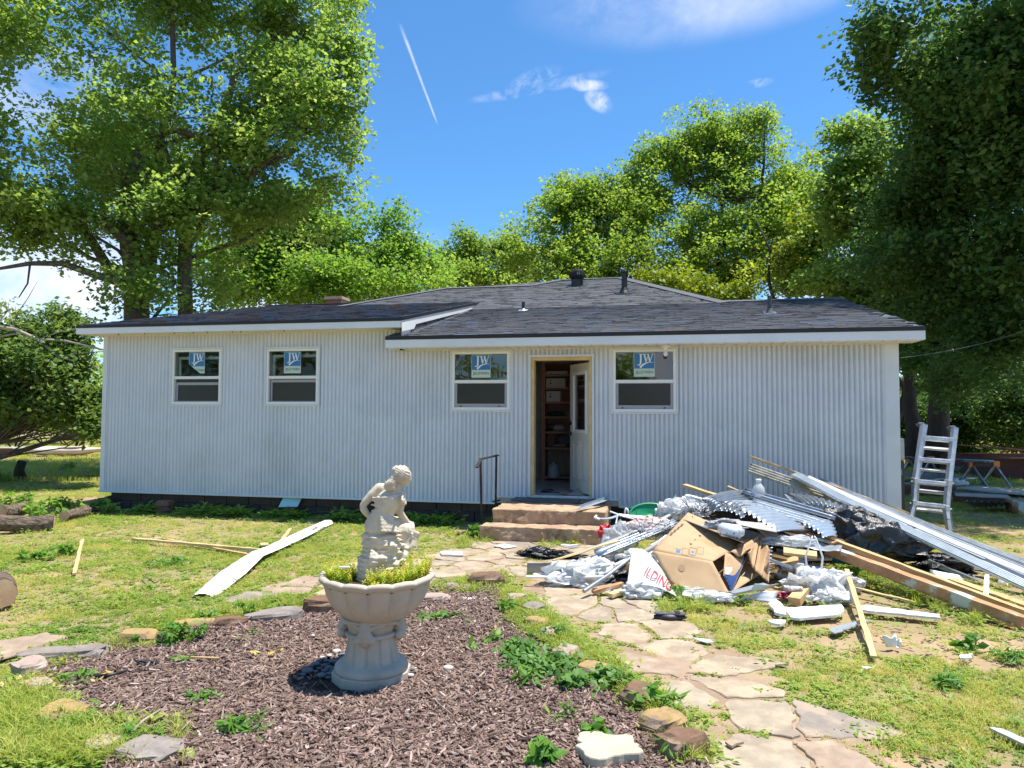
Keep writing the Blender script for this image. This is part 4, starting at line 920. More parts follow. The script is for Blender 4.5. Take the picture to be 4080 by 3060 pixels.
a, b, c = q(z2, 878, 1240, 9.75), q(z2, 902, 1195, 9.9), q(z2, 1005, 1170, 10.45); a2 = P(*z2(911, 1585), 9.9); a2.z = -.05; b2 = P(*z2(1000, 1470), 10.45)
for pts in ((b, a2), (c, b2)):
    mb = MB(); mb.bar(pts[0], pts[1], .032, .032, up=(0, 1, 0)); mb.build('post', M_rail, hr_)
mb = MB(); mb.bar(a + Vector((0, -.02, 0)), b + Vector((0, 0, .012)), .045, .018); mb.bar(b + Vector((0, 0, .018)), c + Vector((.02, .03, .018)), .045, .018); mb.build('rail', M_rail, hr_)
mb = MB(); mb.tube([b2 + Vector((-.05, 0, .02)), b2 + Vector((.07, 0, .04))], .012, 6); mb.tube([b2 + Vector((0, -.04, -.02)), b2 + Vector((0, .1, -.02))], .014, 6); mb.build('bracket', M_rail, hr_)
# grey angle trim lying on the top step
mb = MB(); p0, p1 = P(*c2(850, 715), 9.35), P(*c2(1180, 622), 10.0); p0.z = .405; p1.z = .46; mb.bar(p0, p1, .07, .004); d = Vector((.012, .03, .022)); mb.bar(p0 + d, p1 + d, .004, .05); thing(mb, 'metal_angle', M_galvw, 'pale metal angle strip lying across the right end of the top step', 'metal strip')
settle(hr_)
# ---------------------------------------------------------------- trees
def leaf_cloud(centres, radii, counts, size, r, droop=.35, flat=.75):
    """kite shaped, folded leaves around the cluster centres -> V, F, tint"""
    idx = np.repeat(np.arange(len(centres)), counts); n = len(idx)
    d = r.normal(size=(n, 3)); d /= np.linalg.norm(d, axis=1)[:, None]; rad = r.random(n) ** .45
    c = centres[idx] + d * (rad * radii[idx])[:, None] * np.array([1, 1, flat])
    az = r.uniform(0, 2 * np.pi, n); tilt = r.normal(-.45, droop, n)
    ax = np.stack([np.cos(az) * np.cos(tilt), np.sin(az) * np.cos(tilt), np.sin(tilt)], 1)
    roll = r.normal(0, .55, n); sd = np.stack([-np.sin(az), np.cos(az), np.zeros(n)], 1); up = np.cross(ax, sd)
    sd2 = sd * np.cos(roll)[:, None] + up * np.sin(roll)[:, None]; up2 = np.cross(ax, sd2)
    s = size * r.uniform(.6, 1.25, n)[:, None]; w = .36
    V = np.empty((n, 4, 3)); V[:, 0] = c; V[:, 1] = c + ax * s * .45 + sd2 * s * w - up2 * s * .10; V[:, 2] = c + ax * s; V[:, 3] = c + ax * s * .45 - sd2 * s * w - up2 * s * .10
    tint = np.clip(r.normal(.46, .10, n) + r.normal(0, .13, len(centres))[idx], 0, 1)
    F = np.arange(n * 4).reshape(n, 4); F = np.concatenate([F[:, [0, 1, 2]], F[:, [0, 2, 3]]]); return V.reshape(-1, 3), F, np.concatenate([tint, tint])
M_bark = mat('grey_brown_bark', (.16, .13, .105), (.10, .08, .065), scale=3, stretch=(3, 3, .6), rough=.95, bump=.9, bscale=14, bdist=.03)
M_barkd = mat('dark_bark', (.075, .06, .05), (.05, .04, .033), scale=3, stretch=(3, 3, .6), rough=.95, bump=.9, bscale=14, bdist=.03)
LEAF_A = leaf_mat('maple_leaves', [(.11, .20, .045), (.22, .34, .075), (.39, .48, .14)], trans=.6)
LEAF_B = leaf_mat('ash_leaves', [(.10, .19, .035), (.22, .34, .06), (.40, .49, .11)], trans=.55)
LEAF_C = leaf_mat('lime_leaves', [(.09, .19, .035), (.19, .34, .06), (.37, .48, .10)], trans=.55)
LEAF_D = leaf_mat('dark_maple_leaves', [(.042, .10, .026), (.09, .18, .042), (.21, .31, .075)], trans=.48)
def tree(name, base, blobs, label, group=None, leaf=LEAF_A, bark=M_bark, size=.13, n_leaves=60000, cl_r=.55, trunk_r=.35, seed=1, gap=.0, shell=.35, limbs=True, fork=.35, lean=None, cat='tree', trunks=1):
    r = np.random.default_rng(seed); rr = random.Random(seed)
    base = Vector(base); root = empty(name, base, 0, label, cat, group)
    vol = np.array([b[1][0] * b[1][1] * b[1][2] for b in blobs]) ** .75; ncl = n_leaves / 42.0
    cs = []; rs = []; owner = []
    for bi, (bc, br) in enumerate(blobs):
        k = max(6, int(ncl * vol[bi] / vol.sum())); m = 0; nsub = max(5, int(9 * (br[0] * br[2]) ** .35)); subs = []
        for _ in range(nsub):
            d = r.normal(size=3); d /= np.linalg.norm(d); subs.append((np.array(bc) + d * np.array(br) * r.uniform(shell, 1.0), np.array(br) * r.uniform(.28, .62)))
        while m < k:
            d = r.normal(size=3); d /= np.linalg.norm(d); sb_ = subs[r.integers(nsub)]; p = sb_[0] + d * r.random() ** .45 * sb_[1] if r.random() < .66 else np.array(bc) + d * r.random() ** .4 * np.array(br)
            if p[2] < .3: continue
            if gap and mnoise.noise(Vector((p[0] * .45 + seed, p[1] * .45, p[2] * .45))) < gap - .5 * r.random() * 0 - .35: 
                if r.random() < .85: m += 1; continue
            cs.append(p); rs.append(cl_r * r.uniform(.55, 1.3)); owner.append(bi); m += 1
    cs = np.array(cs); rs = np.array(rs); cnt = np.maximum(8, (42 * (rs / cl_r) ** 2 * r.uniform(.5, 1.4, len(cs)))).astype(int)
    V, F, t = leaf_cloud(cs, rs, cnt, size, r); V = V - np.array(base)
    me = np_mesh('crown', V, F, {'tint': t}); crown = meshobj('crown', me, root, leaf)
    # wood
    mb = MB(); top = Vector((sum(b[0][0] for b in blobs) / len(blobs), sum(b[0][1] for b in blobs) / len(blobs), max(b[0][2] for b in blobs)))
    def wob(p, a): return Vector((p.x + rr.uniform(-a, a), p.y + rr.uniform(-a, a), p.z + rr.uniform(-a, a) * .5))
    spine = []
    for tk in range(trunks):
        off = Vector((rr.uniform(-.8, .8) * tk, rr.uniform(-.5, .5) * tk, 0)); k = 9; pts = []; rad = []
        tp = top + off * 2.5
        for i in range(k + 1):
            f = i / k; p = base + off + (tp - base - off) * f; p.x = base.x + off.x + (tp.x - base.x - off.x) * f ** 1.5; p.y = base.y + off.y + (tp.y - base.y - off.y) * f ** 1.5
            if i: p = wob(p, .12 + .25 * f)
            pts.append(p - base); rad.append(trunk_r * (1.25 if i == 0 else 1) * (1 - f) ** .8 + .02)
        mb.tube(pts, rad, 10); spine.append((pts, rad))
    trunk = mb.build('trunk', bark, root, smooth=True)
    mb = MB()
    if limbs:
        ends = {}
        for bi, (bc, br) in enumerate(blobs):
            pts, rad = spine[bi % len(spine)]; c = Vector(bc) - base
            i0 = min(range(1, len(pts)), key=lambda i: abs(pts[i].z - (c.z - .5 * math.hypot(c.x - pts[i].x, c.y - pts[i].y))) ); st = pts[i0]
            mid = st.lerp(c, .5) + Vector((0, 0, -.06 * (c - st).length)); mid = wob(mid, .2); path_ = [st, wob(st.lerp(mid, .5), .1), mid, wob(mid.lerp(c, .5), .25), c]; r0 = min(rad[i0] * .6, .03 + .018 * (c - st).length)
            mb.tube(path_, [r0, r0 * .85, r0 * .65, r0 * .5, r0 * .3], 7, cap=False); ends[bi] = (path_, r0)
        for j in range(len(cs)):
            if rr.random() > (.55 if len(cs) < 700 else 500 / len(cs)): continue
            path_, r0 = ends[owner[j]]; e = Vector(cs[j]) - base; s_ = path_[rr.choice((2, 3, 3, 4))]; mid = wob(s_.lerp(e, .55), .22) - Vector((0, 0, .1)); mb.tube([s_, mid, e], [max(.012, r0 * .22), max(.009, r0 * .13), .006], 4, cap=False)
        mb.build('branches', bark, root, smooth=True)
    return root
def BL(items):
    """(u, v, Y, ru, rv[, ry]) in full-picture pixels -> world ellipsoids"""
    out = []
    for it in items:
        u, v, Y, ru, rv = it[:5]; c = P(u, v, Y); k = Y / FPX; ry = it[5] if len(it) > 5 else (ru + rv) / 2 * k; out.append(((c.x, c.y, c.z), (ru * k, ry, rv * k)))
    return out
def gbase(u, Y): dx, _ = raydir(u, 1640); return (dx * Y, Y, -.03)
# big maple behind the left end of the house
tree('maple_tree', gbase(555, 20.5), BL([(300, 40, 20, 330, 260), (760, -60, 20, 380, 260), (1160, 60, 20.5, 300, 260), (1340, 380, 20, 170, 320), (1050, 430, 19.5, 320, 260), (640, 420, 19, 330, 240), (1340, 700, 20.5, 180, 200), (980, 760, 20, 330, 200), (420, 620, 18.5, 210, 160), (300, 860, 18.5, 250, 200), (640, 830, 18.5, 280, 200), (430, 1080, 19, 240, 130), (700, 1120, 19.5, 330, 150), (120, 900, 19, 130, 150), (700, -420, 20, 700, 200), (560, 650, 22.5, 400, 300)]),
     'tall broad-crowned maple with dark trunks behind the left end of the house', leaf=LEAF_A, size=.15, n_leaves=170000, cl_r=.46, trunk_r=.15, seed=3, gap=.22, trunks=1, shell=.25)
tree('maple_tree', gbase(-500, 18), BL([(-60, -60, 17, 260, 190), (20, 120, 17, 130, 150), (-40, 420, 17, 120, 90), (0, 560, 18, 120, 90), (-200, 700, 18, 300, 260), (-100, 1330, 17, 130, 60), (-400, 200, 18, 400, 400)]),
     'tree reaching in from the left edge with bare lower twigs', leaf=LEAF_A, size=.16, n_leaves=26000, cl_r=.5, trunk_r=.3, seed=5, gap=.1)
tree('leafy_tree', gbase(1330, 33), BL([(1180, 950, 32, 260, 200), (1480, 1000, 33, 250, 160), (1640, 1080, 33, 170, 150), (1000, 1050, 31, 240, 180), (1330, 1120, 31, 420, 110), (1080, 860, 33, 200, 100)]),
     'bright green rounded tree behind the chimney, left of the sky gap', leaf=LEAF_C, size=.19, n_leaves=75000, cl_r=.65, trunk_r=.3, seed=8, gap=.12)
tree('small_tree', gbase(1930, 46), BL([(1850, 1010, 46, 110, 90), (2000, 990, 46, 110, 75), (2060, 1080, 46, 90, 90), (1900, 1110, 45, 190, 70)]),
     'small pale tree in the gap of sky above the middle of the roof', leaf=LEAF_B, size=.22, n_leaves=22000, cl_r=.8, trunk_r=.22, seed=9, gap=.0)
tree('ash_tree', gbase(2330, 34), BL([(2250, 830, 34, 150, 150), (2390, 790, 34, 150, 110), (2430, 920, 34, 220, 170), (2200, 980, 33, 190, 140), (2440, 1060, 33, 320, 110), (2560, 790, 35, 140, 170), (2330, 1120, 32, 300, 70)]),
     'yellow-green ash tree with open branches behind the turbine vent', leaf=LEAF_B, bark=M_barkd, size=.18, n_leaves=62000, cl_r=.55, trunk_r=.2, seed=10, gap=.14, trunks=2)
tree('ash_tree', gbase(2860, 35), BL([(2800, 540, 35, 170, 110), (2980, 600, 35, 230, 140), (3110, 680, 35, 180, 110), (2680, 720, 35, 200, 150), (2900, 780, 35, 280, 170), (3140, 850, 34, 240, 170), (2750, 930, 34, 260, 150), (3030, 1000, 34, 330, 140), (2650, 640, 35, 130, 110), (2850, 1110, 33, 380, 80)]),
     'tallest yellow-green ash tree rising over the right half of the roof', leaf=LEAF_B, bark=M_barkd, size=.18, n_leaves=115000, cl_r=.55, trunk_r=.22, seed=12, gap=.16, trunks=2)
tree('ash_tree', gbase(3120, 29), BL([(3080, 1040, 29, 150, 80), (2700, 1130, 29, 150, 55), (2900, 1170, 29, 150, 50), (3250, 1120, 29, 170, 90), (3260, 900, 29, 120, 120)]),
     'low lime-yellow tree just above the right roof ridge', leaf=leaf_mat('yellow_leaves', [(.09, .16, .02), (.22, .30, .03), (.38, .42, .06)]), bark=M_barkd, size=.17, n_leaves=26000, cl_r=.55, trunk_r=.16, seed=14, gap=.15)
tree('maple_tree', gbase(3520, 24), BL([(3400, 540, 24, 120, 100), (3500, 680, 24, 180, 150), (3400, 840, 24, 200, 170), (3560, 1000, 24, 250, 170), (3400, 1120, 24, 230, 120), (3500, 1230, 24, 200, 110)]),
     'mid-green tree between the ashes and the big shady maple', leaf=LEAF_A, bark=M_barkd, size=.17, n_leaves=42000, cl_r=.55, trunk_r=.2, seed=15, gap=.08)
# the big shady tree on the right: its crown reaches over the roof's end
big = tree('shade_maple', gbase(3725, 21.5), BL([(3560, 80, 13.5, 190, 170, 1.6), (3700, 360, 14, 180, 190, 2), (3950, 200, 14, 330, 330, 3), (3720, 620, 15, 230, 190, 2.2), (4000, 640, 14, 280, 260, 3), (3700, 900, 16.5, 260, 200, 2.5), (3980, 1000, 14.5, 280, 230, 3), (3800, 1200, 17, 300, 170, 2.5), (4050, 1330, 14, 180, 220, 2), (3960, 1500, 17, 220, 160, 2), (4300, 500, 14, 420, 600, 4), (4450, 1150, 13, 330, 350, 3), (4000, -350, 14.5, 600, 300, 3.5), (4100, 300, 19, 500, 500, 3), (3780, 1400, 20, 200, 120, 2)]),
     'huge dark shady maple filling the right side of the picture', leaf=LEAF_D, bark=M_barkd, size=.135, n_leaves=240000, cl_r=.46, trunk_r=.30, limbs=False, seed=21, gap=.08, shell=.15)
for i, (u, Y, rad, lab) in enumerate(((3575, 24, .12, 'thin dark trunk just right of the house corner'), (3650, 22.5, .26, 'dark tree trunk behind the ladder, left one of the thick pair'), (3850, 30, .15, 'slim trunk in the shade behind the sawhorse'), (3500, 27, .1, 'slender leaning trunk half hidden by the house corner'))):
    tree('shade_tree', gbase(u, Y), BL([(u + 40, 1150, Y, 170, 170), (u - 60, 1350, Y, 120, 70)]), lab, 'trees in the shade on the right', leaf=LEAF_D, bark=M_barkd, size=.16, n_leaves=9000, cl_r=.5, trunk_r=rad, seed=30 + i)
# undergrowth beyond the yard
def bush(u, Y, ru, v0, v1, label, leaf, seed, n=12000, size=.13, group='bushes along the far edge of the yard'):
    k = Y / FPX; c = P(u, (v0 + v1) / 2, Y); hz = (v1 - v0) / 2 * k; r = np.random.default_rng(seed); nc = n // 55
    d = r.normal(size=(nc, 3)); d /= np.linalg.norm(d, axis=1)[:, None]; pp = np.array([c.x, c.y, max(c.z, hz * .8)]) + d * (r.random(nc) ** .5)[:, None] * np.array([ru * k, max(.8, ru * k * .5), hz]); pp[:, 2] = np.maximum(pp[:, 2], .12)
    V, F, t = leaf_cloud(pp, np.full(nc, .38), np.full(nc, 55), size, r); root = empty('bush', (c.x, c.y, 0), 0, label, 'bush', group)
    meshobj('foliage', np_mesh('foliage', V - np.array([c.x, c.y, 0]), F, {'tint': t}), root, leaf)
    mb = MB(); rr = random.Random(seed)
    for _ in range(7):
        a = rr.uniform(0, 6.28); mb.tube([(0, 0, -.03), (math.cos(a) * ru * k * .3, math.sin(a) * .3, hz * .7), (math.cos(a) * ru * k * .6, math.sin(a) * .5, hz * 1.4)], [.03, .02, .008], 5)
    mb.build('stems', M_barkd, root); return root
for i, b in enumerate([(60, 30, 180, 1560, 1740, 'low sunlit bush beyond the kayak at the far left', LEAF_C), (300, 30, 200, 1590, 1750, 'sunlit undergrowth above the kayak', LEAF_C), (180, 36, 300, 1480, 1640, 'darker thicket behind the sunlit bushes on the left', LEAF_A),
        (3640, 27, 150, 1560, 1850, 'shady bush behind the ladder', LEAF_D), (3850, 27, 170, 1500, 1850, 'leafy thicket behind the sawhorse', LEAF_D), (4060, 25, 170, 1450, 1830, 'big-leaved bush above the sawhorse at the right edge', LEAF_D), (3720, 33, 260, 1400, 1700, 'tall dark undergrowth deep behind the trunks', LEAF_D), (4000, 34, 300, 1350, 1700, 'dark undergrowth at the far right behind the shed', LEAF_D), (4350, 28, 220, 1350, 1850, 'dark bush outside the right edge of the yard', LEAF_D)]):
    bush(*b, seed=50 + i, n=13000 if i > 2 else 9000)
tl_ = BL([(0, 0, 1, 1, 1)])
# far woods beyond the yard, one mass
def far_wood():
    r = np.random.default_rng(77); n = 1500; x = r.uniform(-120, 130, n); y = 70 + 25 * r.random(n) + .0008 * x ** 2; keep = (x < 8) | True
    h = 7 + 4 * np.sin(x * .09 + 1) + 2 * np.sin(x * .31); z = r.random(n) ** .7 * h
    c = np.stack([x, y, z], 1); V, F, t = leaf_cloud(c, np.full(n, 2.4), np.full(n, 26), .9, r); o = meshobj('far_woods', np_mesh('far_woods', V, F, {'tint': t}), None, LEAF_A); tag(o, 'line of woods far behind the house', 'woods', None, 'stuff')
far_wood()

# the leaning, half-fallen tree left of the house
bent = tree('bent_tree', gbase(-330, 17.2), BL([(90, 1330, 16.5, 150, 120, 1.2), (290, 1290, 16.2, 120, 90, 1), (240, 1450, 16, 160, 110, 1.2), (90, 1500, 16.5, 120, 90, 1), (330, 1600, 15.8, 95, 130, .9), (200, 1620, 16, 130, 60, .9), (370, 1700, 15.6, 55, 80, .6), (120, 1620, 16, 140, 90, .8), (20, 1560, 16, 120, 120, 1), (60, 1410, 16, 130, 60, 1), (-150, 1450, 16, 200, 200, 1)]),
     'half-fallen tree hanging over the yard left of the house', leaf=leaf_mat('drooping_leaves', [(.05, .11, .03), (.13, .22, .05), (.32, .39, .11)], trans=.5), size=.12, n_leaves=36000, cl_r=.36, trunk_r=.16, seed=41, shell=.1)
mb = MB()
M_dead = mat('pale_dead_branch', (.42, .36, .27), (.30, .25, .19), scale=6, rough=.9)
for path_, rad in (([(-30, 1300), (60, 1312), (150, 1352), (260, 1358), (420, 1395)], .05), ([(60, 1312), (40, 1250)], .015), ([(150, 1352), (230, 1420), (300, 1440)], .035), ([(150, 1352), (250, 1318), (420, 1295)], .012), ([(-20, 1345), (60, 1330), (150, 1352)], .025), ([(230, 1420), (330, 1405), (420, 1400)], .012), ([(60, 1260), (110, 1190), (150, 1120)], .012), ([(-10, 1290), (30, 1240), (38, 1190)], .012)):
    pts = [P(u, v, 15.4) - Vector(bent.location) for u, v in path_]; mb.tube(pts, [rad * (1 - .7 * i / len(pts)) for i in range(len(pts))], 6)
mb.build('dead_limb', M_dead, bent, smooth=True)
# bare dangling twigs under the left edge tree
o0 = Vector(gbase(555, 20.5)); mt = [o for o in bpy.data.objects if o.name == 'maple_tree'][0]
for path_, rad, yy_ in (([(545, 1000), (420, 880), (250, 850), (130, 845), (-20, 855)], .17, 19.2), ([(550, 1150), (380, 1095), (250, 1050), (120, 1050), (0, 1070)], .12, 18.8), ([(250, 850), (180, 900), (90, 1000)], .04, 18.8), ([(120, 1050), (110, 1130), (75, 1185)], .03, 18.6), ([(880, 700), (860, 560), (700, 520), (590, 545)], .13, 19.2), ([(800, 760), (1000, 700), (1090, 620), (1190, 590)], .13, 19.4)):
    mb = MB(); pts = [P(u, v, yy_) - o0 for u, v in path_]; mb.tube(pts, [rad * (1 - .8 * i / len(pts)) for i in range(len(pts))], 7); mb.build('limb', M_bark, mt, smooth=True)
# visible main stems of the big maple
for path_, rad in (([(560, 1850), (545, 1260), (545, 1100), (520, 980), (500, 800), (560, 600)], [.50, .46, .42, .38, .28, .2]), ([(560, 1200), (600, 1020), (620, 850), (560, 640)], [.3, .26, .2, .14]), ([(745, 1850), (740, 1250), (735, 1060), (745, 800), (800, 640), (900, 420), (960, 240)], [.32, .28, .26, .25, .20, .14, .08]), ([(550, 1180), (440, 1080), (330, 900), (300, 780)], [.28, .2, .16, .1]), ([(740, 1000), (860, 780), (1000, 680), (1180, 600)], [.16, .14, .12, .06]), ([(745, 800), (680, 660), (650, 560)], [.12, .1, .05]), ([(900, 420), (930, 300), (1010, 200)], [.1, .08, .04])):
    mb = MB(); pts = [P(u, v, 19.6) - o0 for u, v in path_]; mb.tube(pts, [q * .72 for q in rad], 9); mb.build('stem', M_bark, mt, smooth=True)
# trees behind the camera: they are what the window panes mirror
for i, (x, y, h, lab) in enumerate(((-17, -16, 11, 'tree behind the camera mirrored in the left windows'), (-24, -8, 13, 'left tree behind the camera mirrored in the far left window'), (-8.6, -24, 6.0, 'low tree behind the camera mirrored in the window by the door'), (-15, -30, 3.6, 'distant low tree behind the camera'))):
    tree('yard_tree', (x, y, 0), [((x, y, h * .62), (h * .42, h * .4, h * .42)), ((x + 1.5, y, h * .4), (h * .35, h * .3, h * .25))], lab, 'trees behind the camera', leaf=LEAF_A, size=.3, n_leaves=7000, cl_r=.8, trunk_r=.3, seed=60 + i)
# ---------------------------------------------------------------- scattered cover: geometry nodes instance small tufts on points
def scatter(name, pts, rz, sc, tint, variants, label, cat, tiltmax=.25, rot=None):
    """pts (n,3); variants: list of meshes"""
    n = len(pts); me = bpy.data.meshes.new(name); me.vertices.add(n); me.vertices.foreach_set('co', np.asarray(pts, 'f').ravel())
    r = np.random.default_rng(n)
    rv = rot if rot is not None else np.stack([r.uniform(-tiltmax, tiltmax, n), r.uniform(-tiltmax, tiltmax, n), rz], 1)
    a = me.attributes.new('rot', 'FLOAT_VECTOR', 'POINT'); a.data.foreach_set('vector', np.asarray(rv, 'f').ravel())
    a = me.attributes.new('sc', 'FLOAT', 'POINT'); a.data.foreach_set('value', np.asarray(sc, 'f'))
    a = me.attributes.new('tint', 'FLOAT', 'POINT'); a.data.foreach_set('value', np.asarray(tint, 'f'))
    a = me.attributes.new('vi', 'INT', 'POINT'); a.data.foreach_set('value', r.integers(0, len(variants), n).astype('i'))
    me.update(); o = bpy.data.objects.new(name, me); link(o); tag(o, label, cat, None, 'stuff')
    ng = bpy.data.node_groups.new(name, 'GeometryNodeTree'); ng.interface.new_socket('Geometry', in_out='INPUT', socket_type='NodeSocketGeometry'); ng.interface.new_socket('Geometry', in_out='OUTPUT', socket_type='NodeSocketGeometry')
    N, L = ng.nodes, ng.links; gi = N.new('NodeGroupInput'); go = N.new('NodeGroupOutput'); mp = N.new('GeometryNodeMeshToPoints'); ip = N.new('GeometryNodeInstanceOnPoints'); jn = N.new('GeometryNodeJoinGeometry')
    L.new(gi.outputs[0], mp.inputs['Mesh']); L.new(mp.outputs[0], ip.inputs['Points'])
    for k, vm in reversed(list(enumerate(variants))):
        src = bpy.data.objects.new(name + '_piece', vm); oi = N.new('GeometryNodeObjectInfo'); oi.inputs['Object'].default_value = src; oi.inputs['As Instance'].default_value = True; L.new(oi.outputs['Geometry'], jn.inputs[0])
    L.new(jn.outputs[0], ip.inputs['Instance']); ip.inputs['Pick Instance'].default_value = True
    def att(nm, ty):
        a_ = N.new('GeometryNodeInputNamedAttribute'); a_.data_type = ty; a_.inputs[0].default_value = nm; return a_.outputs[0]
    L.new(att('vi', 'INT'), ip.inputs['Instance Index']); L.new(att('rot', 'FLOAT_VECTOR'), ip.inputs['Rotation']); L.new(att('sc', 'FLOAT'), ip.inputs['Scale']); L.new(ip.outputs[0], go.inputs[0])
    md = o.modifiers.new('scatter', 'NODES'); md.node_group = ng; return o
GRASS = leaf_mat('grass_blades', [(.24, .33, .06), (.42, .46, .10), (.62, .57, .21), (.70, .56, .32)], trans=.45, inst=True, rough=.6, spec=.2)
WEED = leaf_mat('weed_leaves', [(.16, .29, .05), (.31, .42, .08), (.52, .53, .17)], trans=.45, inst=True, rough=.5, spec=.3)
def tuft_mesh(nb, h, spread, w, seed, m, bend=.5):
    r = random.Random(seed); mb = MB()
    for _ in range(nb):
        a = r.uniform(0, 6.283); x, y = r.gauss(0, spread * .45), r.gauss(0, spread * .45); hh = h * r.uniform(.45, 1.1); d = Vector((math.cos(a), math.sin(a), 0)); s = Vector((-d.y, d.x, 0)) * w * r.uniform(.6, 1.2); b = bend * r.uniform(.3, 1.5)
        p0 = Vector((x, y, -.004)); p1 = p0 + d * hh * b * .35 + Vector((0, 0, hh * .6)); p2 = p0 + d * hh * b * 1.0 + Vector((0, 0, hh * (1 - .25 * b)))
        mb.add([p0 - s, p0 + s, p1 + s * .8, p1 - s * .8, p2], [(0, 1, 2, 3), (3, 2, 4)])
    me = mb.mesh('tuft'); me.materials.append(m); return me
def rosette_mesh(nl, l, w, seed, m, up=.35):
    """low broad-leaved plant: clover or plantain like"""
    r = random.Random(seed); mb = MB()
    for _ in range(nl):
        a = r.uniform(0, 6.283); d = Vector((math.cos(a), math.sin(a), 0)); s = Vector((-d.y, d.x, 0)); st = Vector((r.gauss(0, l * .8), r.gauss(0, l * .8), r.uniform(.0, up * l * 2))); L_ = l * r.uniform(.6, 1.2); W = w * r.uniform(.7, 1.2); e = r.uniform(-.3, .5)
        k = Vector((0, 0, 1)); mb.add([st, st + d * L_ * .5 + s * W + k * (L_ * e * .5 + .002), st + d * L_ + k * L_ * e * .7, st + d * L_ * .5 - s * W + k * (L_ * e * .5 + .002)], [(0, 1, 2), (0, 2, 3)])
    me = mb.mesh('rosette'); me.materials.append(m); return me
TUFTS = [tuft_mesh(14, .05, .05, .0022, i, GRASS, bend=.9) for i in range(5)]
TALL = [tuft_mesh(16, .13, .04, .003, 20 + i, GRASS, bend=.8) for i in range(4)]
CLOV = [rosette_mesh(16, .020, .009, 40 + i, WEED) for i in range(5)]
BROAD = [rosette_mesh(11, .055, .012, 60 + i, WEED, up=.3) for i in range(4)]
def cloudn(x, y, s, k=0): return np.array([mnoise.fractal(Vector((a * s, b * s, k)), 1.0, 2.0, 3) for a, b in zip(x, y)])
def in_view(x, y, m=.4): return (np.abs(x) < y * .74 + m) & (y > 2.35)
def house_free(x, y):
    c, s_ = math.cos(-YAW), math.sin(-YAW); X = x * c - (y - HO.y) * s_; Y = x * s_ + (y - HO.y) * c; inside = (X > SL - .05) & (X < SR + .05) & (Y > .02) & (Y < 11); st = (X > -.1) & (X < 1.55) & (Y > -1.62) & (Y < 0.1); return ~(inside | st), X, Y
def points(n, ymax, ymin=2.35, pw=1.0):
    y = ymin + (ymax - ymin) * rng.random(n) ** pw; x = (rng.random(n) * 2 - 1) * (y * .74 + 2.2); return x, y
def gz(x, y): return np.array([(.02 * mnoise.fractal(Vector((a * .3, b * .3, 0)), 1.0, 2.0, 2) - .022) if (0 < b < 30 and abs(a) < 20) else -.02 for a, b in zip(x, y)])
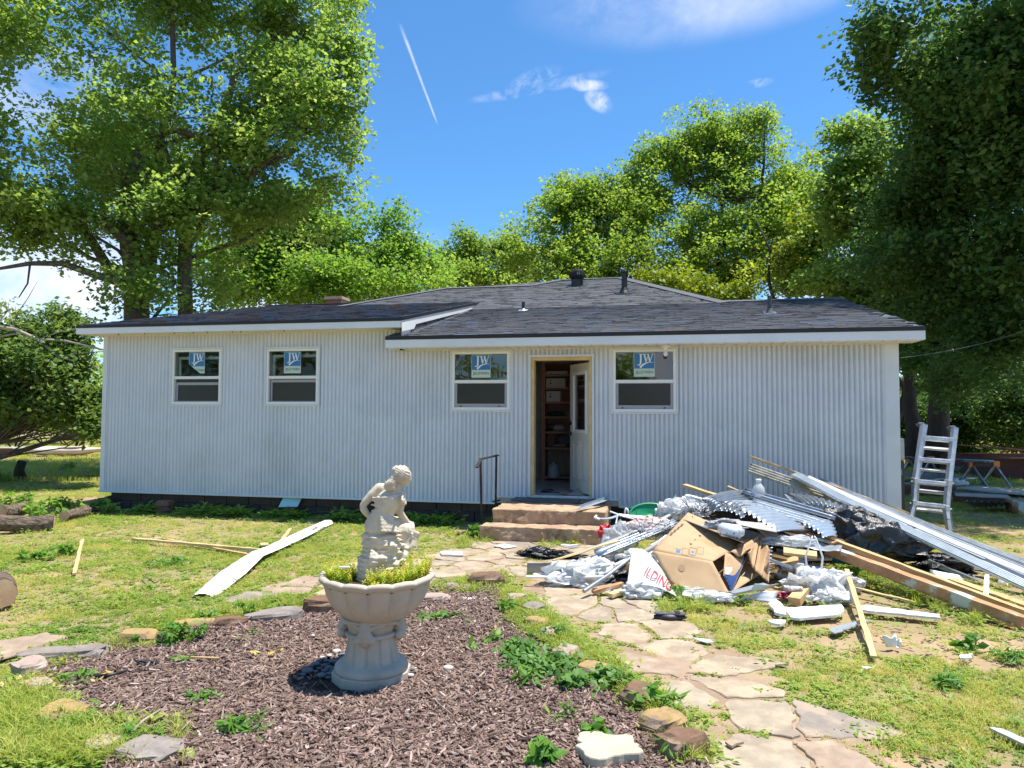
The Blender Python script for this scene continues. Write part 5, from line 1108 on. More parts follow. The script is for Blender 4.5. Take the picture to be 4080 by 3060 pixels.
# lawn
def lawn():
    # density falls as 1/depth so that the blades crowd alike in the picture
    n = 215000; u = rng.random(n); y = 2.4 + (17 - 2.4) * u ** 1.05; x = (rng.random(n) * 2 - 1) * (y * .74 + 2.2)
    free, X, Y = house_free(x, y); bedm = pip(x, y, BED); pm = pip(x, y, PATH)
    k = free & ~bedm; x, y, pm = x[k], y[k], pm[k]; d = cloudn(x, y, .55); d2 = cloudn(x, y, 2.2, 5); stone = on_stone(x, y, .97); r = rng.random(len(x))
    dens = np.clip(.42 + 1.8 * d + 1.2 * d2, .03, 1); dens[pm] = .24 + 1.1 * np.clip(d2[pm], -.3, .6); dens[stone] = .004
    left = x < -.5; dens = np.where(left & ~pm, np.clip(dens + .24, 0, 1), dens)
    left_path = pm & (x < -1.4); dens = np.where(left_path & ~stone, .85, dens)
    for px_, py_, pa_, pb_ in PATCHES: dens = dens * np.clip(.04 + .75 * (((x - px_) / pa_) ** 2 + ((y - py_) / pb_) ** 2 + 1.3 * d2 + .1), .14, 1)
    k = r < dens; x, y, d, d2, pm = x[k], y[k], d[k], d2[k], pm[k]
    z = np.where(pm, .0, gz(x, y)); dry = np.clip(.46 + .25 * d2 - .3 * d + rng.normal(0, .16, len(x)) + .10 * np.clip((y - 6) / 6, 0, 1) - .16 * (x < -.5), 0, 1)
    pts = np.stack([x, y, z], 1); n_ = len(x); cl = rng.random(n_) < np.clip(.46 + .7 * cloudn(x, y, 1.1, 9), .1, .85)
    g = ~cl; scatter('lawn_grass', pts[g], rng.uniform(0, 6.28, g.sum()), rng.uniform(.5, 1.15, g.sum()) * np.where(pm[g], .7, 1), dry[g], TUFTS, 'short yellow-green grass of the yard', 'grass')
    scatter('clover', pts[cl], rng.uniform(0, 6.28, cl.sum()), rng.uniform(.6, 1.3, cl.sum()), np.clip(dry[cl], 0, 1), CLOV, 'low clover and creeping weeds between the grass', 'weeds')
    # far lawn
    n = 26000; y = 17 + 26 * rng.random(n); x = (rng.random(n) * 2 - 1) * (y * .74 + 1); free, X, Y = house_free(x, y); vis = (x < -y * .50) | (x > y * .50); k = free & vis; x, y = x[k], y[k]
    scatter('far_grass', np.stack([x, y, np.full(len(x), -.02)], 1), rng.uniform(0, 6.28, len(x)), rng.uniform(1.5, 3.4, len(x)), np.clip(rng.normal(.3, .15, len(x)), 0, 1), TUFTS, 'longer grass at the back of the yard', 'grass')
    # taller weeds by the steps, along the bed's edge, in the right lawn and under the pile
    xs_, ys_ = [], []
    for poly_, m in ((gp([(1085, 1275), (1140, 1290), (1230, 1370), (1330, 1440), (1420, 1530), (1380, 1545), (1290, 1470), (1180, 1400), (1090, 1340)]), 620), (gp([(980, 1180), (1060, 1120), (1075, 1165), (1000, 1190)]), 90), (gp([(940, 1270), (1090, 1235), (1110, 1275), (960, 1290)]), 150), (gp([(1160, 1172), (1230, 1160), (1250, 1180), (1170, 1185)]), 34),
                      (gp([(300, 1340), (620, 1290), (700, 1300), (330, 1370)]), 190), (gp([(0, 1530), (60, 1470), (180, 1560), (300, 1659), (0, 1659)]), 900), (gp([(60, 1430), (260, 1390), (330, 1400), (120, 1450)]), 90), (gp([(1420, 1290), (1520, 1270), (1530, 1320), (1430, 1330)]), 60), (gp([(1830, 1190), (2150, 1340), (2100, 1350), (1800, 1240)]), 260), (gp([(1400, 1480), (1480, 1560), (1560, 1659), (1480, 1659), (1400, 1560)]), 120), (gp([(160, 1560), (400, 1560), (420, 1659), (240, 1659)]), 60)):
        pa = np.array(poly_); c = 0
        while c < m:
            x = rng.uniform(pa[:, 0].min(), pa[:, 0].max(), 400); y = rng.uniform(pa[:, 1].min(), pa[:, 1].max(), 400); k = pip(x, y, poly_); x, y = x[k][:m - c], y[k][:m - c]; c += len(x); xs_.append(x); ys_.append(y)
            if not len(x): break
    x = np.concatenate(xs_); y = np.concatenate(ys_); scatter('tall_grass', np.stack([x, y, np.zeros(len(x))], 1), rng.uniform(0, 6.28, len(x)), rng.uniform(.35, .95, len(x)), np.clip(rng.normal(.25, .15, len(x)), 0, 1), TALL, 'taller grass along the stone border and the path', 'grass')
    x2 = np.concatenate([x + rng.normal(0, .03, len(x)), x[:500]]); y2 = np.concatenate([y + rng.normal(0, .03, len(x)), y[:500]])
    X_, Y_ = points(5200, 12, pw=.9); free, _, _ = house_free(X_, Y_); k = free & ~pip(X_, Y_, BED) & ~pip(X_, Y_, PATH) & ((X_ < -.5) | (rng.random(len(X_)) < .5)); x2 = np.concatenate([x2, X_[k]]); y2 = np.concatenate([y2, Y_[k]])
    scatter('broadleaf_weeds', np.stack([x2, y2, np.zeros(len(x2))], 1), rng.uniform(0, 6.28, len(x2)), rng.uniform(.5, 1.1, len(x2)), np.clip(rng.normal(.35, .2, len(x2)), 0, 1), BROAD, 'broad-leaved weeds scattered over the yard', 'weeds')
    # dark leafy weeds in the shade of the foundation
    n = 700; s = rng.uniform(SL + .4, -.4, n); s = s[(np.sin(s * 2.3) + np.sin(s * 5.1 + 1) > -.5)]; t = -rng.uniform(.05, .42, len(s)); w = np.array([H(a, b, 0)[:] for a, b in zip(s, t)]); w[:, 2] = 0
    scatter('foundation_weeds', w, rng.uniform(0, 6.28, len(s)), rng.uniform(1.2, 2.8, len(s)), np.clip(rng.normal(.15, .12, len(s)), 0, 1), BROAD, 'dark leafy weeds along the shaded foundation', 'weeds')
lawn()
# dead leaves and litter on the lawn
M_dry = leaf_mat('dry_leaves', [(.16, .09, .05), (.30, .20, .11), (.42, .32, .18)], trans=.1, inst=True)
LIT = [rosette_mesh(3, .030, .012, 80 + i, M_dry, up=.1) for i in range(4)]
x, y = points(3500, 14); free, _, _ = house_free(x, y); k = free & (rng.random(len(x)) < np.clip(.35 + cloudn(x, y, .8, 3), 0, 1)); x, y = x[k], y[k]; k = ~(on_stone(x, y) & (rng.random(len(x)) < .8)); x, y = x[k], y[k]
scatter('dry_leaf_litter', np.stack([x, y, np.full(len(x), .015)], 1), rng.uniform(0, 6.28, len(x)), rng.uniform(.35, .9, len(x)), rng.random(len(x)), LIT, 'dry brown leaves littering the yard', 'dead leaves')

# ---- bark mulch chips
CHIP = leaf_mat('bark_chips', [(.085, .052, .04), (.205, .135, .105), (.34, .24, .195), (.55, .43, .36)], trans=0.0, inst=True, rough=.85, spec=.25)
def chip_mesh(l, w, t, seed):
    r = random.Random(seed); mb = MB(); n = 5; top = []; 
    xs_ = [-l / 2 + l * i / (n - 1) for i in range(n)]; ws_ = [w * (.35 if i in (0, n - 1) else 1) * r.uniform(.7, 1.1) / 2 for i in range(n)]; bend = r.uniform(-.12, .12); vs = []
    for i in range(n):
        zc = bend * (xs_[i] ** 2) * 4 / l; o = r.uniform(-.1, .1) * w
        vs += [(xs_[i], o - ws_[i], zc), (xs_[i], o + ws_[i], zc), (xs_[i], o + ws_[i] * .8, zc + t * r.uniform(.7, 1.2)), (xs_[i], o - ws_[i] * .8, zc + t * r.uniform(.7, 1.2))]
    fs = []
    for i in range(n - 1):
        a, b = i * 4, i * 4 + 4; fs += [(a + 3, a + 2, b + 2, b + 3)[::-1], (a + 2, a + 1, b + 1, b + 2)[::-1], (a, a + 3, b + 3, b)[::-1]]
    fs += [(0, 1, 2, 3), tuple(range(4 * n - 4, 4 * n))[::-1]]
    mb.add(vs, fs); me = mb.mesh('chip'); me.materials.append(CHIP); return me
CHIPS = [chip_mesh(*a, seed=i) for i, a in enumerate(((.055, .014, .006), (.036, .015, .006), (.085, .013, .006), (.026, .015, .006), (.045, .022, .006), (.065, .009, .004), (.03, .010, .005), (.018, .011, .005)))]
def mulch():
    BA = np.array(BED); n = 165000; x = rng.uniform(BA[:, 0].min(), BA[:, 0].max(), n); y = rng.uniform(BA[:, 1].min(), BA[:, 1].max(), n); k = pip(x, y, BED) & in_view(x, y, 1.0); x, y = x[k], y[k]; n = len(x)
    dx_, dy_ = x + .89, y - 4.5; k = ~((dx_ ** 2 + dy_ ** 2 < .27 ** 2) | ((dx_ < .02) & ((dx_ / .50) ** 2 + ((dy_ - .04) / .36) ** 2 < 1) & (rng.random(n) < .93))); x, y = x[k], y[k]; n = len(x); h = cloudn(x, y, 1.6, 2) * .02; z = .008 + np.abs(rng.normal(0, .009, n)) + np.clip(h, -.004, .03)
    rot = np.stack([rng.normal(0, .30, n), rng.normal(0, .24, n), rng.uniform(0, 6.28, n)], 1); t = np.clip(rng.normal(.38, .22, n), 0, 1)
    scatter('bark_mulch', np.stack([x, y, z], 1), None, rng.uniform(.5, 1.2, n), t, CHIPS, 'reddish brown bark mulch filling the bed', 'mulch', rot=rot)
mulch()
# ---------------------------------------------------------------- planter, statue
PC = Vector((-.868, 4.50, 0)); AX = Vector((.03, 0, 0))
M_cast = mat('cast_concrete', (.54, .455, .355), (.46, .385, .30), scale=6, rough=.9, bump=.35, bscale=45, bdist=.004, c3=(.33, .27, .22), scale3=2.5, lo3=.55, hi3=.75, spec=.25)
M_stat = mat('cast_stone_figure', (.66, .565, .435), (.55, .47, .36), scale=9, rough=.85, bump=.25, bscale=60, bdist=.003, c3=(.40, .35, .28), scale3=5, lo3=.56, hi3=.74, spec=.25)
planter = empty('planter', PC, 0, 'scalloped concrete pedestal planter standing on the mulch', 'planter')
def pl(mb, name, **k):
    return mb.build(name, M_cast, planter, **k)
mb = MB(); pts = [(.245 * math.cos(2 * math.pi * (k + .5) / 10), .245 * math.sin(2 * math.pi * (k + .5) / 10)) for k in range(10)]; mb.poly(pts, -.02, .062); pl(mb, 'plinth', bevel=.006)
mb = MB(); mb.lathe([(.225, .06), (.228, .075), (.222, .095), (.205, .108), (.19, .112), (.186, .12)], 40); pl(mb, 'base_ring', smooth=True)
def flute(th, z):
    k = (math.cos(th * 12 + .3)); return 1 - .055 * (1 if k > .86 else 0)
mb = MB(); mb.lathe([(.180, .112), (.170, .125), (.160, .16), (.152, .22), (.147, .27), (.150, .285)], 120, rf=flute); pl(mb, 'column', smooth=False)
mb = MB(); mb.lathe([(.15, .272), (.165, .278), (.168, .290), (.158, .298), (.150, .30)], 40); mb.lathe([(.145, .295), (.150, .33), (.165, .36), (.185, .375), (.19, .385), (.18, .39)], 40); pl(mb, 'collar', smooth=True)
for k in range(4):       # carved corner bosses with swags between
    a = R(-115 + 90 * k + 22); mb = MB(); c = (.172 * math.cos(a), .172 * math.sin(a))
    for dz_, rr_, dr in ((.345, .040, 0), (.315, .045, .008), (.285, .040, .006), (.262, .026, .0), (.37, .038, .0)):
        cc = ((.172 + dr) * math.cos(a), (.172 + dr) * math.sin(a)); mb.lathe([(0.002, -rr_), (rr_ * .6, -rr_ * .8), (rr_, 0), (rr_ * .6, rr_ * .8), (.002, rr_)], 12, (cc[0], cc[1], dz_))
    for s_ in (-1, 1): mb.lathe([(0.002, -.03), (.022, -.02), (.03, 0), (.02, .022), (.002, .03)], 10, (.185 * math.cos(a + s_ * .22), .185 * math.sin(a + s_ * .22), .285))
    o = pl(mb, 'carved_boss', smooth=True); md = o.modifiers.new('r', 'REMESH'); md.mode = 'VOXEL'; md.voxel_size = .006; md.use_smooth_shade = True; bake(o)
    mb = MB(); sw = []
    for j in range(13):
        t = j / 12; aa = a + t * math.pi / 2; sw.append((.170 * math.cos(aa), .170 * math.sin(aa), .335 + .035 * math.sin(t * math.pi) - .0))
    mb.tube(sw, [.016 + .006 * math.sin(j * 1.9) for j in range(13)], 8); pl(mb, 'swag', smooth=True)
NB = 14
def lobe(th, z): return 1 + (.075 * abs(math.cos(th * NB / 2)) ** .6 - .045) * min(1, max(0, (z - .38) / .10)) 
mb = MB(); prof = [(.18, .385), (.20, .395), (.245, .43), (.290, .49), (.318, .55), (.332, .60), (.337, .618)]
prof = [(a_ * (.965 if b_ > .45 else 1), b_ - (.01 if b_ > .45 else 0)) for a_, b_ in prof]; mb.lathe(prof, 168, (.03, 0, 0), lobe)
def rimz(th): return .012 * (abs(math.cos(th * NB / 2)) ** .6)
rim = [(.335, .612, 0), (.350, .612, .3), (.368, .626, 1), (.368, .642, 1), (.352, .654, 1), (.330, .650, 1), (.316, .632, .6), (.308, .60, 0), (.26, .54, 0)]; n = 168; vs = []
for r_, z_, w in rim:
    r_ *= .965; z_ -= .010
    for j in range(n):
        th = 2 * math.pi * j / n; k = 1 + .030 * (abs(math.cos(th * NB / 2)) ** .7 - .5) * w; vs.append((.03 + r_ * k * math.cos(th), r_ * k * math.sin(th), z_ + rimz(th) * w))
mb.add(vs, [(i * n + j, i * n + (j + 1) % n, (i + 1) * n + (j + 1) % n, (i + 1) * n + j) for i in range(len(rim) - 1) for j in range(n)])
pl(mb, 'bowl', smooth=True)
mb = MB(); mb.lathe([(.001, .60), (.15, .61), (.27, .602), (.318, .59)][::-1], 40, (.03, 0, 0)); o = mb.build('potting_soil', M_mulchbase, planter)
planter['label'] = 'scalloped tan concrete pedestal planter standing on the mulch'

# statue: built from overlapping forms, fused into one skin
def SX(x, y, d=0.0): return Vector(((x - 593) / 1047, d, 1.4046 - .000955 * y - .60))
st = empty('statue', PC + Vector((.03, 0, .60)), 0, 'pale stone statue of a seated woman seen from behind, in the planter bowl', 'statue')
def fuse(name, mb, voxel, parent, m, smooth_it=2, disp=None):
    o = mb.build(name, m, parent, smooth=True); md = o.modifiers.new('r', 'REMESH'); md.mode = 'VOXEL'; md.voxel_size = voxel; md.use_smooth_shade = True
    if smooth_it: s_ = o.modifiers.new('s', 'SMOOTH'); s_.iterations = smooth_it; s_.factor = .5
    bake(o)
    if disp:
        me = o.data; 
        for v, nrm in [(v, v.normal.copy()) for v in me.vertices]: v.co = v.co + nrm * disp(v.co, nrm)
        me.update()
    return o
def ball(mb, c, r, n=14):
    r = (r, r, r) if isinstance(r, (int, float)) else r; vs = []; 
    mb.grid(lambda u, v: (c[0] + r[0] * math.sin(math.pi * min(max(v, .01), .99)) * math.cos(2 * math.pi * u), c[1] + r[1] * math.sin(math.pi * min(max(v, .01), .99)) * math.sin(2 * math.pi * u), c[2] - r[2] * math.cos(math.pi * v)), n, n)
b = MB()
# torso (back towards us), shoulders, hips
b.tube([SX(672, 262, .01), SX(668, 300, .0), SX(650, 350, .0), SX(628, 400, .005), SX(612, 440, .01), SX(603, 485, .02)], [.052, .078, .072, .062, .078, .088], 16)
ball(b, SX(672, 278, .01), (.088, .048, .050)); ball(b, SX(612, 478, .015), (.098, .082, .062)); ball(b, SX(596, 242, .015), (.034, .034, .034)); ball(b, SX(738, 288, .02), (.036, .036, .036))
b.tube([SX(596, 240, .01), SX(668, 262, .01), SX(742, 288, .02)], [.034, .05, .034], 12)
b.tube([SX(676, 262, .005), SX(702, 232, .0), SX(724, 205, -.005)], [.040, .030, .028], 12)     # neck
ball(b, SX(755, 165, .01), (.050, .056, .062)); ball(b, SX(770, 190, .025), (.034, .040, .034)); ball(b, SX(796, 186, .02), (.012, .014, .014))    # head, jaw, nose
ball(b, SX(786, 150, .02), (.020, .035, .02))
ball(b, SX(731, 182, -.045), (.010, .010, .014))
# left arm of the picture: down to the elbow, hand on the hip
b.tube([SX(594, 240, .015), SX(548, 285, .0), SX(508, 330, -.005), SX(492, 355, -.005), SX(496, 375, -.005), SX(512, 405, .01), SX(528, 430, .03)], [.033, .029, .025, .023, .024, .021, .017], 12)
ball(b, SX(535, 440, .035), (.022, .022, .016))
# right arm: forearm to the knee
b.tube([SX(740, 290, .02), SX(738, 335, .015), SX(732, 380, .02), SX(728, 402, .03), SX(742, 430, .055), SX(762, 460, .08), SX(780, 485, .095)], [.033, .029, .026, .026, .022, .018, .014], 12)
for k in range(4): b.tube([SX(778, 480, .095 + .009 * k), SX(790, 492, .10 + .009 * k), SX(793, 506, .10 + .009 * k)], [.0065, .006, .005], 6)
# thighs and shins under the skirt
b.tube([SX(630, 498, .03), SX(710, 512, .10), SX(795, 535, .13)], [.078, .066, .048], 14); b.tube([SX(620, 500, .06), SX(700, 520, .16), SX(760, 540, .2)], [.07, .06, .045], 14)
b.tube([SX(796, 535, .13), SX(782, 590, .12), SX(768, 640, .11)], [.050, .046, .052], 14); b.tube([SX(768, 630, .09), SX(752, 690, .04), SX(732, 745, .02)], [.034, .034, .024], 12)
b.tube([SX(732, 745, .09), SX(745, 765, .13)], [.02, .016], 8)
body = fuse('figure', b, .0065, st, M_stat, 3)
# drapery: the gown as a slightly larger fold-filled skin over torso, hips and knee
d = MB()
d.tube([SX(668, 296, .005), SX(662, 312, .0), SX(650, 345, .0), SX(630, 395, .005), SX(612, 440, .01), SX(600, 485, .02), SX(600, 522, .03), SX(600, 540, .03)], [.055, .076, .076, .062, .080, .098, .092, .06], 24)
ball(d, SX(610, 490, .02), (.107, .090, .058))
for (a, c_, e, w) in (((556, 300), (650, 292), (752, 276), .013), ((552, 318), (650, 318), (756, 296), .011), ((548, 345), (640, 345), (755, 318), .012), ((756, 285), (762, 305), (748, 330), .013)):
    d.tube([SX(a[0], a[1], -.02), SX((a[0] + c_[0]) / 2, (a[1] + c_[1]) / 2, -.062), SX(c_[0], c_[1], -.078), SX((e[0] + c_[0]) / 2, (e[1] + c_[1]) / 2, -.055), SX(e[0], e[1], -.012)], [w * .6, w * .7, w * .7, w * .7, w * .6], 8)
d.tube([SX(700, 300, -.02), SX(742, 322, .0), SX(756, 350, .02)], [.03, .036, .022], 10)
for k in range(7):
    y = 372 + k * 22; x0 = 548 - k * 5 + (k > 3) * 6; x1 = 690 + k * 10
    d.tube([SX(x0, y + 14, .0), SX(x0 + 30, y + 6, -.055), SX((x0 + x1) / 2, y - 2, -.074 - .004 * k), SX(x1 - 30, y + 12, -.045), SX(x1, y + 22, .0)], [.006, .008, .009, .008, .005], 7)
d.tube([SX(620, 515, .03), SX(710, 525, .09), SX(800, 540, .13)], [.075, .074, .056], 14)
for k in range(6): d.tube([SX(640 + 10 * k, 470 + 6 * k, -.055 + .012 * k), SX(700 + 8 * k, 515 + 4 * k, -.01 + .02 * k), SX(790 + 2 * k, 535 + 8 * k, .07 + .01 * k)], [.006, .010, .006], 7)
d.tube([SX(798, 540, .13), SX(786, 590, .12), SX(774, 640, .11)], [.056, .052, .060], 16)
for k in range(6): d.tube([SX(812 - 12 * k, 545, .08 - .01 * abs(k - 2)), SX(800 - 13 * k, 600, .062), SX(795 - 14 * k, 645, .055)], [.006, .010, .013], 7)
d.tube([SX(715, 640, .05), SX(745, 632, .04), SX(780, 645, .045), SX(803, 640, .07)], [.011, .014, .013, .010], 8)
def folds(co, n): return   .0026 * math.sin(co.z * 210 + co.x * 120 + 14 * mnoise.noise(co * 14)) * (.4 + .6 * mnoise.noise(co * 9 + Vector((3, 0, 0))))
fuse('gown', d, .006, st, M_stat, 4, folds)
# hair: cap, knot and hanging tail
h = MB(); ball(h, SX(744, 150, -.004), (.056, .060, .058)); ball(h, SX(722, 128, .0), (.042, .05, .036)); ball(h, SX(703, 172, -.035), (.026, .028, .020))
for k in range(9):
    a = (k - 4) / 4; h.tube([SX(700 + a * 10, 172, -.045), SX(684 + a * 26, 200, -.066 + .012 * abs(a)), SX(672 + a * 30, 222 + 6 * (k % 3), -.062), SX(682 + a * 26, 240 + 8 * ((k * 2) % 3), -.058)], [.010, .013, .010, .004], 7)
for k in range(8): h.tube([SX(706, 168, -.045), SX(716 + k * 7, 140 - 3 * k, -.060 + .004 * k), SX(735 + k * 8, 108 + 4 * k, -.035 + .008 * k)], [.007, .007, .005], 6)
fuse('hair', h, .0052, st, M_stat, 1, lambda c, n: .0035 * math.sin(c.z * 420 + c.x * 260 + 6 * mnoise.noise(c * 20)) + .003 * mnoise.noise(c * 50))
# rock seat: stacked ledges
rk = MB(); r4 = random.Random(4)
for i in range(11):
    t = i / 10; y = 545 + t * 300; xa = 500 - 60 * t + r4.uniform(-8, 8); xb = 742 - 2 * t + r4.uniform(-12, 8); c = SX((xa + xb) / 2, y, .03); ball(rk, c, ((xb - xa) / 2094 * 1.04, .115 + .02 * t, .024))
for i in range(46):
    y = r4.uniform(540, 850); t = (y - 545) / 300; xa, xb = 500 - 60 * t, 738; x = r4.uniform(xa, xb); ball(rk, SX(x, y, .03 - .11 * math.sqrt(max(0, 1 - ((x - (xa + xb) / 2) / ((xb - xa) / 2)) ** 2)) + r4.uniform(0, .02)), (r4.uniform(.02, .05), .025, r4.uniform(.008, .016)), 8)
rk.tube([SX(590, 640, -.1), SX(600, 700, -.11), SX(590, 770, -.10)], [.018, .034, .015], 8)
for k in range(4): rk.tube([SX(572 + 12 * k, 610 + 10 * k, -.095), SX(566 + 16 * k, 680, -.125), SX(576 + 10 * k, 765, -.105)], [.006, .010, .006], 6)
ball(rk, SX(640, 680, -.11), (.035, .02, .03)); ball(rk, SX(560, 790, -.09), (.05, .03, .02)); ball(rk, SX(630, 780, -.10), (.03, .025, .02))
fuse('rock_seat', rk, .0068, st, M_stat, 1, lambda c, n: .007 * mnoise.fractal(c * 26, 1, 2, 3) + .005 * math.copysign(abs(mnoise.noise(Vector((c.x * 8, c.y * 8, c.z * 70)))) ** .6, mnoise.noise(Vector((c.x * 8, c.y * 8, c.z * 70)))))
for o in st.children:
    if o.type == 'MESH':
        me = o.data; me.materials.clear(); me.materials.append(M_stat); me.polygons.foreach_set('use_smooth', [True] * len(me.polygons))
# succulents in the bowl: upright feathery sprigs
SED = leaf_mat('sedum_leaves', [(.12, .26, .02), (.26, .42, .03), (.45, .52, .03), (.60, .48, .05)], trans=.3)
def sedum(x0, x1, y0, n, label, seed, dep=(-.18, .05), hmax=.14):
    r = random.Random(seed); V = []; F = []; T = []
    for _ in range(n):
        b_ = SX(r.uniform(x0, x1), 0, r.uniform(*dep)); b_ = Vector((b_.x + .03 + PC.x, b_.y + PC.y, .605)); dx_, dy_ = b_.x - PC.x - .03, b_.y - PC.y
        rad_ = math.hypot(dx_, dy_)
        if rad_ > .29: b_ = Vector((PC.x + .03 + dx_ * .29 / rad_, PC.y + dy_ * .29 / rad_, .61)); dx_ *= .29 / rad_; dy_ *= .29 / rad_
        hh = hmax * r.uniform(.35, 1.05); ln = Vector((dx_ * .5 + r.gauss(0, .22), dy_ * .3 + r.gauss(0, .2), 1)).normalized(); tt = r.uniform(.05, .8); m = int(hh / .0045)
        for k in range(m):
            t = k / m; c = b_ + ln * hh * t; a = k * 2.4; d_ = Vector((math.cos(a), math.sin(a), .55)).normalized(); s_ = ln.cross(d_).normalized() * .0048; L_ = .019 * (1.1 - .6 * t); i = len(V)
            V += [c, c + d_ * L_ * .5 + s_, c + d_ * L_, c + d_ * L_ * .5 - s_]; F.append((i, i + 1, i + 2)); F.append((i, i + 2, i + 3)); tv_ = min(1, max(0, tt + .35 * t + r.gauss(0, .06))); T += [tv_, tv_]
    V = np.array([v[:] for v in V]); c0 = np.array([V[:, 0].mean(), V[:, 1].mean(), .60]); me = np_mesh('sprigs', V - c0, np.array(F), {'tint': T}); o = meshobj('succulent', me, None, SED); o.location = c0; tag(o, label, 'plant')
sedum(760, 1010, 700, 190, 'yellow-green feathery succulent spilling right of the statue in the planter', 1, dep=(-.22, .10), hmax=.155)
sedum(590, 800, 780, 130, 'yellow-tipped succulent in front of the statue in the planter', 2, dep=(-.30, -.17), hmax=.13)
sedum(250, 440, 700, 130, 'green feathery succulent on the left side of the planter bowl', 3, dep=(-.12, .14), hmax=.125)
sedum(548, 572, 780, 9, 'tiny succulent sprig at the foot of the rock in the planter', 4, dep=(-.25, -.22), hmax=.06)
mb = MB(); p_ = PC + SX(400, 735, -.1) + Vector((.03, 0, .60)); mb.bar(p_ + Vector((-.03, 0, 0)), p_ + Vector((.03, 0, 0)), .02, .008); thing(mb, 'plant_label', M_white, 'small white plastic tag among the left succulent', 'plant tag')

# pebbles round the pedestal
M_peb = [mat('pebble_slate', (.11, .125, .14), (.15, .165, .175), scale=12, rough=.6, spec=.35), mat('pebble_grey', (.19, .20, .205), (.15, .16, .165), scale=12, rough=.65, spec=.3), mat('pebble_white', (.62, .60, .54), (.5, .48, .43), scale=12, rough=.7)]
def c1(x, y): return (1150 + x * .603, 1800 + y * .603)
PEB = [(175, 1400, 60, 1), (125, 1445, 80, 1), (265, 1425, 55, 1), (295, 1385, 60, 1), (340, 1365, 50, 0), (240, 1445, 50, 0), (218, 1475, 66, 1), (268, 1465, 45, 1), (300, 1430, 50, 0), (235, 1410, 45, 0), (350, 1340, 48, 0), (372, 1352, 40, 0), (200, 1380, 40, 0), (150, 1415, 40, 0), (318, 1404, 38, 0), (262, 1490, 38, 0), (290, 1470, 36, 0), (330, 1385, 36, 0), (95, 1470, 40, 0), (225, 1360, 44, 2), (318, 1318, 62, 2), (268, 1345, 40, 2), (745, 1360, 56, 0), (772, 1398, 62, 0), (812, 1432, 50, 1), (806, 1475, 48, 2), (785, 1440, 40, 1), (835, 1430, 26, 2), (790, 1455, 30, 0), (765, 1375, 36, 1), (1055, 1427, 72, 2), (165, 1215, 40, 2), (180, 1450, 34, 0), (255, 1378, 34, 1), (282, 1446, 30, 1), (205, 1430, 30, 1)]
pbm = []
for i in range(4):
    b_ = blob_mb((0, 0, 0), (.5, .36, .24), n=14, sc=1.0, amp=.10, seed=i * 7); pbm.append(b_.mesh('pebble', True))
for i, (x, y, w, mi) in enumerate(PEB):
    g = G(*c1(x, y), .03); s_ = w / 1047 * (g.y / 4.5) ; me = pbm[i % 4].copy(); me.materials.append(M_peb[mi]); o = meshobj('pebble', me); o.location = (g.x, g.y, .030); o.scale = (s_, s_, s_); o.rotation_euler = (0, 0, random.uniform(-.5, .5))
    nc_ = {0: 'dark slate-blue', 1: 'blue-grey', 2: 'pale cream'}[mi]; side = 'left' if x < 500 else 'right'; rw = 'back' if y < 1390 else ('middle' if y < 1440 else 'front'); rk = sorted((abs(q_[0] - 540), q_) for q_ in PEB if (q_[0] < 500) == (x < 500) and ('back' if q_[1] < 1390 else ('middle' if q_[1] < 1440 else 'front')) == rw).index((abs(x - 540), (x, y, w, mi))); lab0 = '%s river pebble %s of the planter foot, %s outwards in the %s row' % (nc_, side, ORD[rk], rw); lab = lab0; _ = {0: 'dark slate-blue river pebble beside the planter foot, %s it', 1: 'blue-grey river pebble beside the planter foot, %s it', 2: 'pale cream pebble beside the planter foot, %s it'}[mi] % side
    if (x, y) == (1055, 1427): lab = 'flat pale grey pebble alone on the mulch right of the planter'
    if (x, y) == (165, 1215): lab = 'small whitish pebble alone on the mulch far left behind the planter'
    tag(o, lab, 'pebble', 'river pebbles round the planter foot')
# ---------------------------------------------------------------- the debris pile and everything lying about
M_plastic_w = film_mat('white_bag_plastic', (.92, .92, .91), alpha=.93, rough=.35, bump=.35)
M_plastic_t = film_mat('translucent_bag_plastic', (.80, .82, .84), alpha=.55, rough=.3, bump=.4)
M_plastic_k = mat('black_bag_plastic', (.012, .012, .014), (.02, .018, .018), scale=5, rough=.28, bump=.8, bscale=14, bdist=.03, spec=.7)
M_card = mat('brown_cardboard', (.50, .335, .185), (.43, .28, .15), scale=3, rough=.85, bump=.12, bscale=30, bdist=.004, c3=(.42, .26, .13), scale3=2.2, lo3=.58, hi3=.7)
M_cardin = mat('cardboard_inside', (.40, .27, .16), rough=.9)
M_ink = mat('print_dark', (.10, .08, .06), rough=.8); M_blueink = mat('print_blue', (.05, .20, .35), rough=.8); M_red = mat('print_red', (.62, .02, .04), rough=.5)
M_foam = mat('white_foam', (.83, .82, .78), (.76, .74, .68), scale=10, rough=.8, bump=.3, bscale=30)
M_mirror = mat('grey_plastic_tray', (.50, .51, .53), (.36, .36, .38), scale=6, rough=.35, metal=.2)
M_teal = mat('teal_cloth', (.01, .16, .20), (.01, .11, .15), scale=4, rough=.9, bump=.5, bscale=12)
M_tanboard = mat('grey_tan_board', (.50, .42, .36), (.42, .35, .30), scale=3, rough=.8)
def grain(m): return m
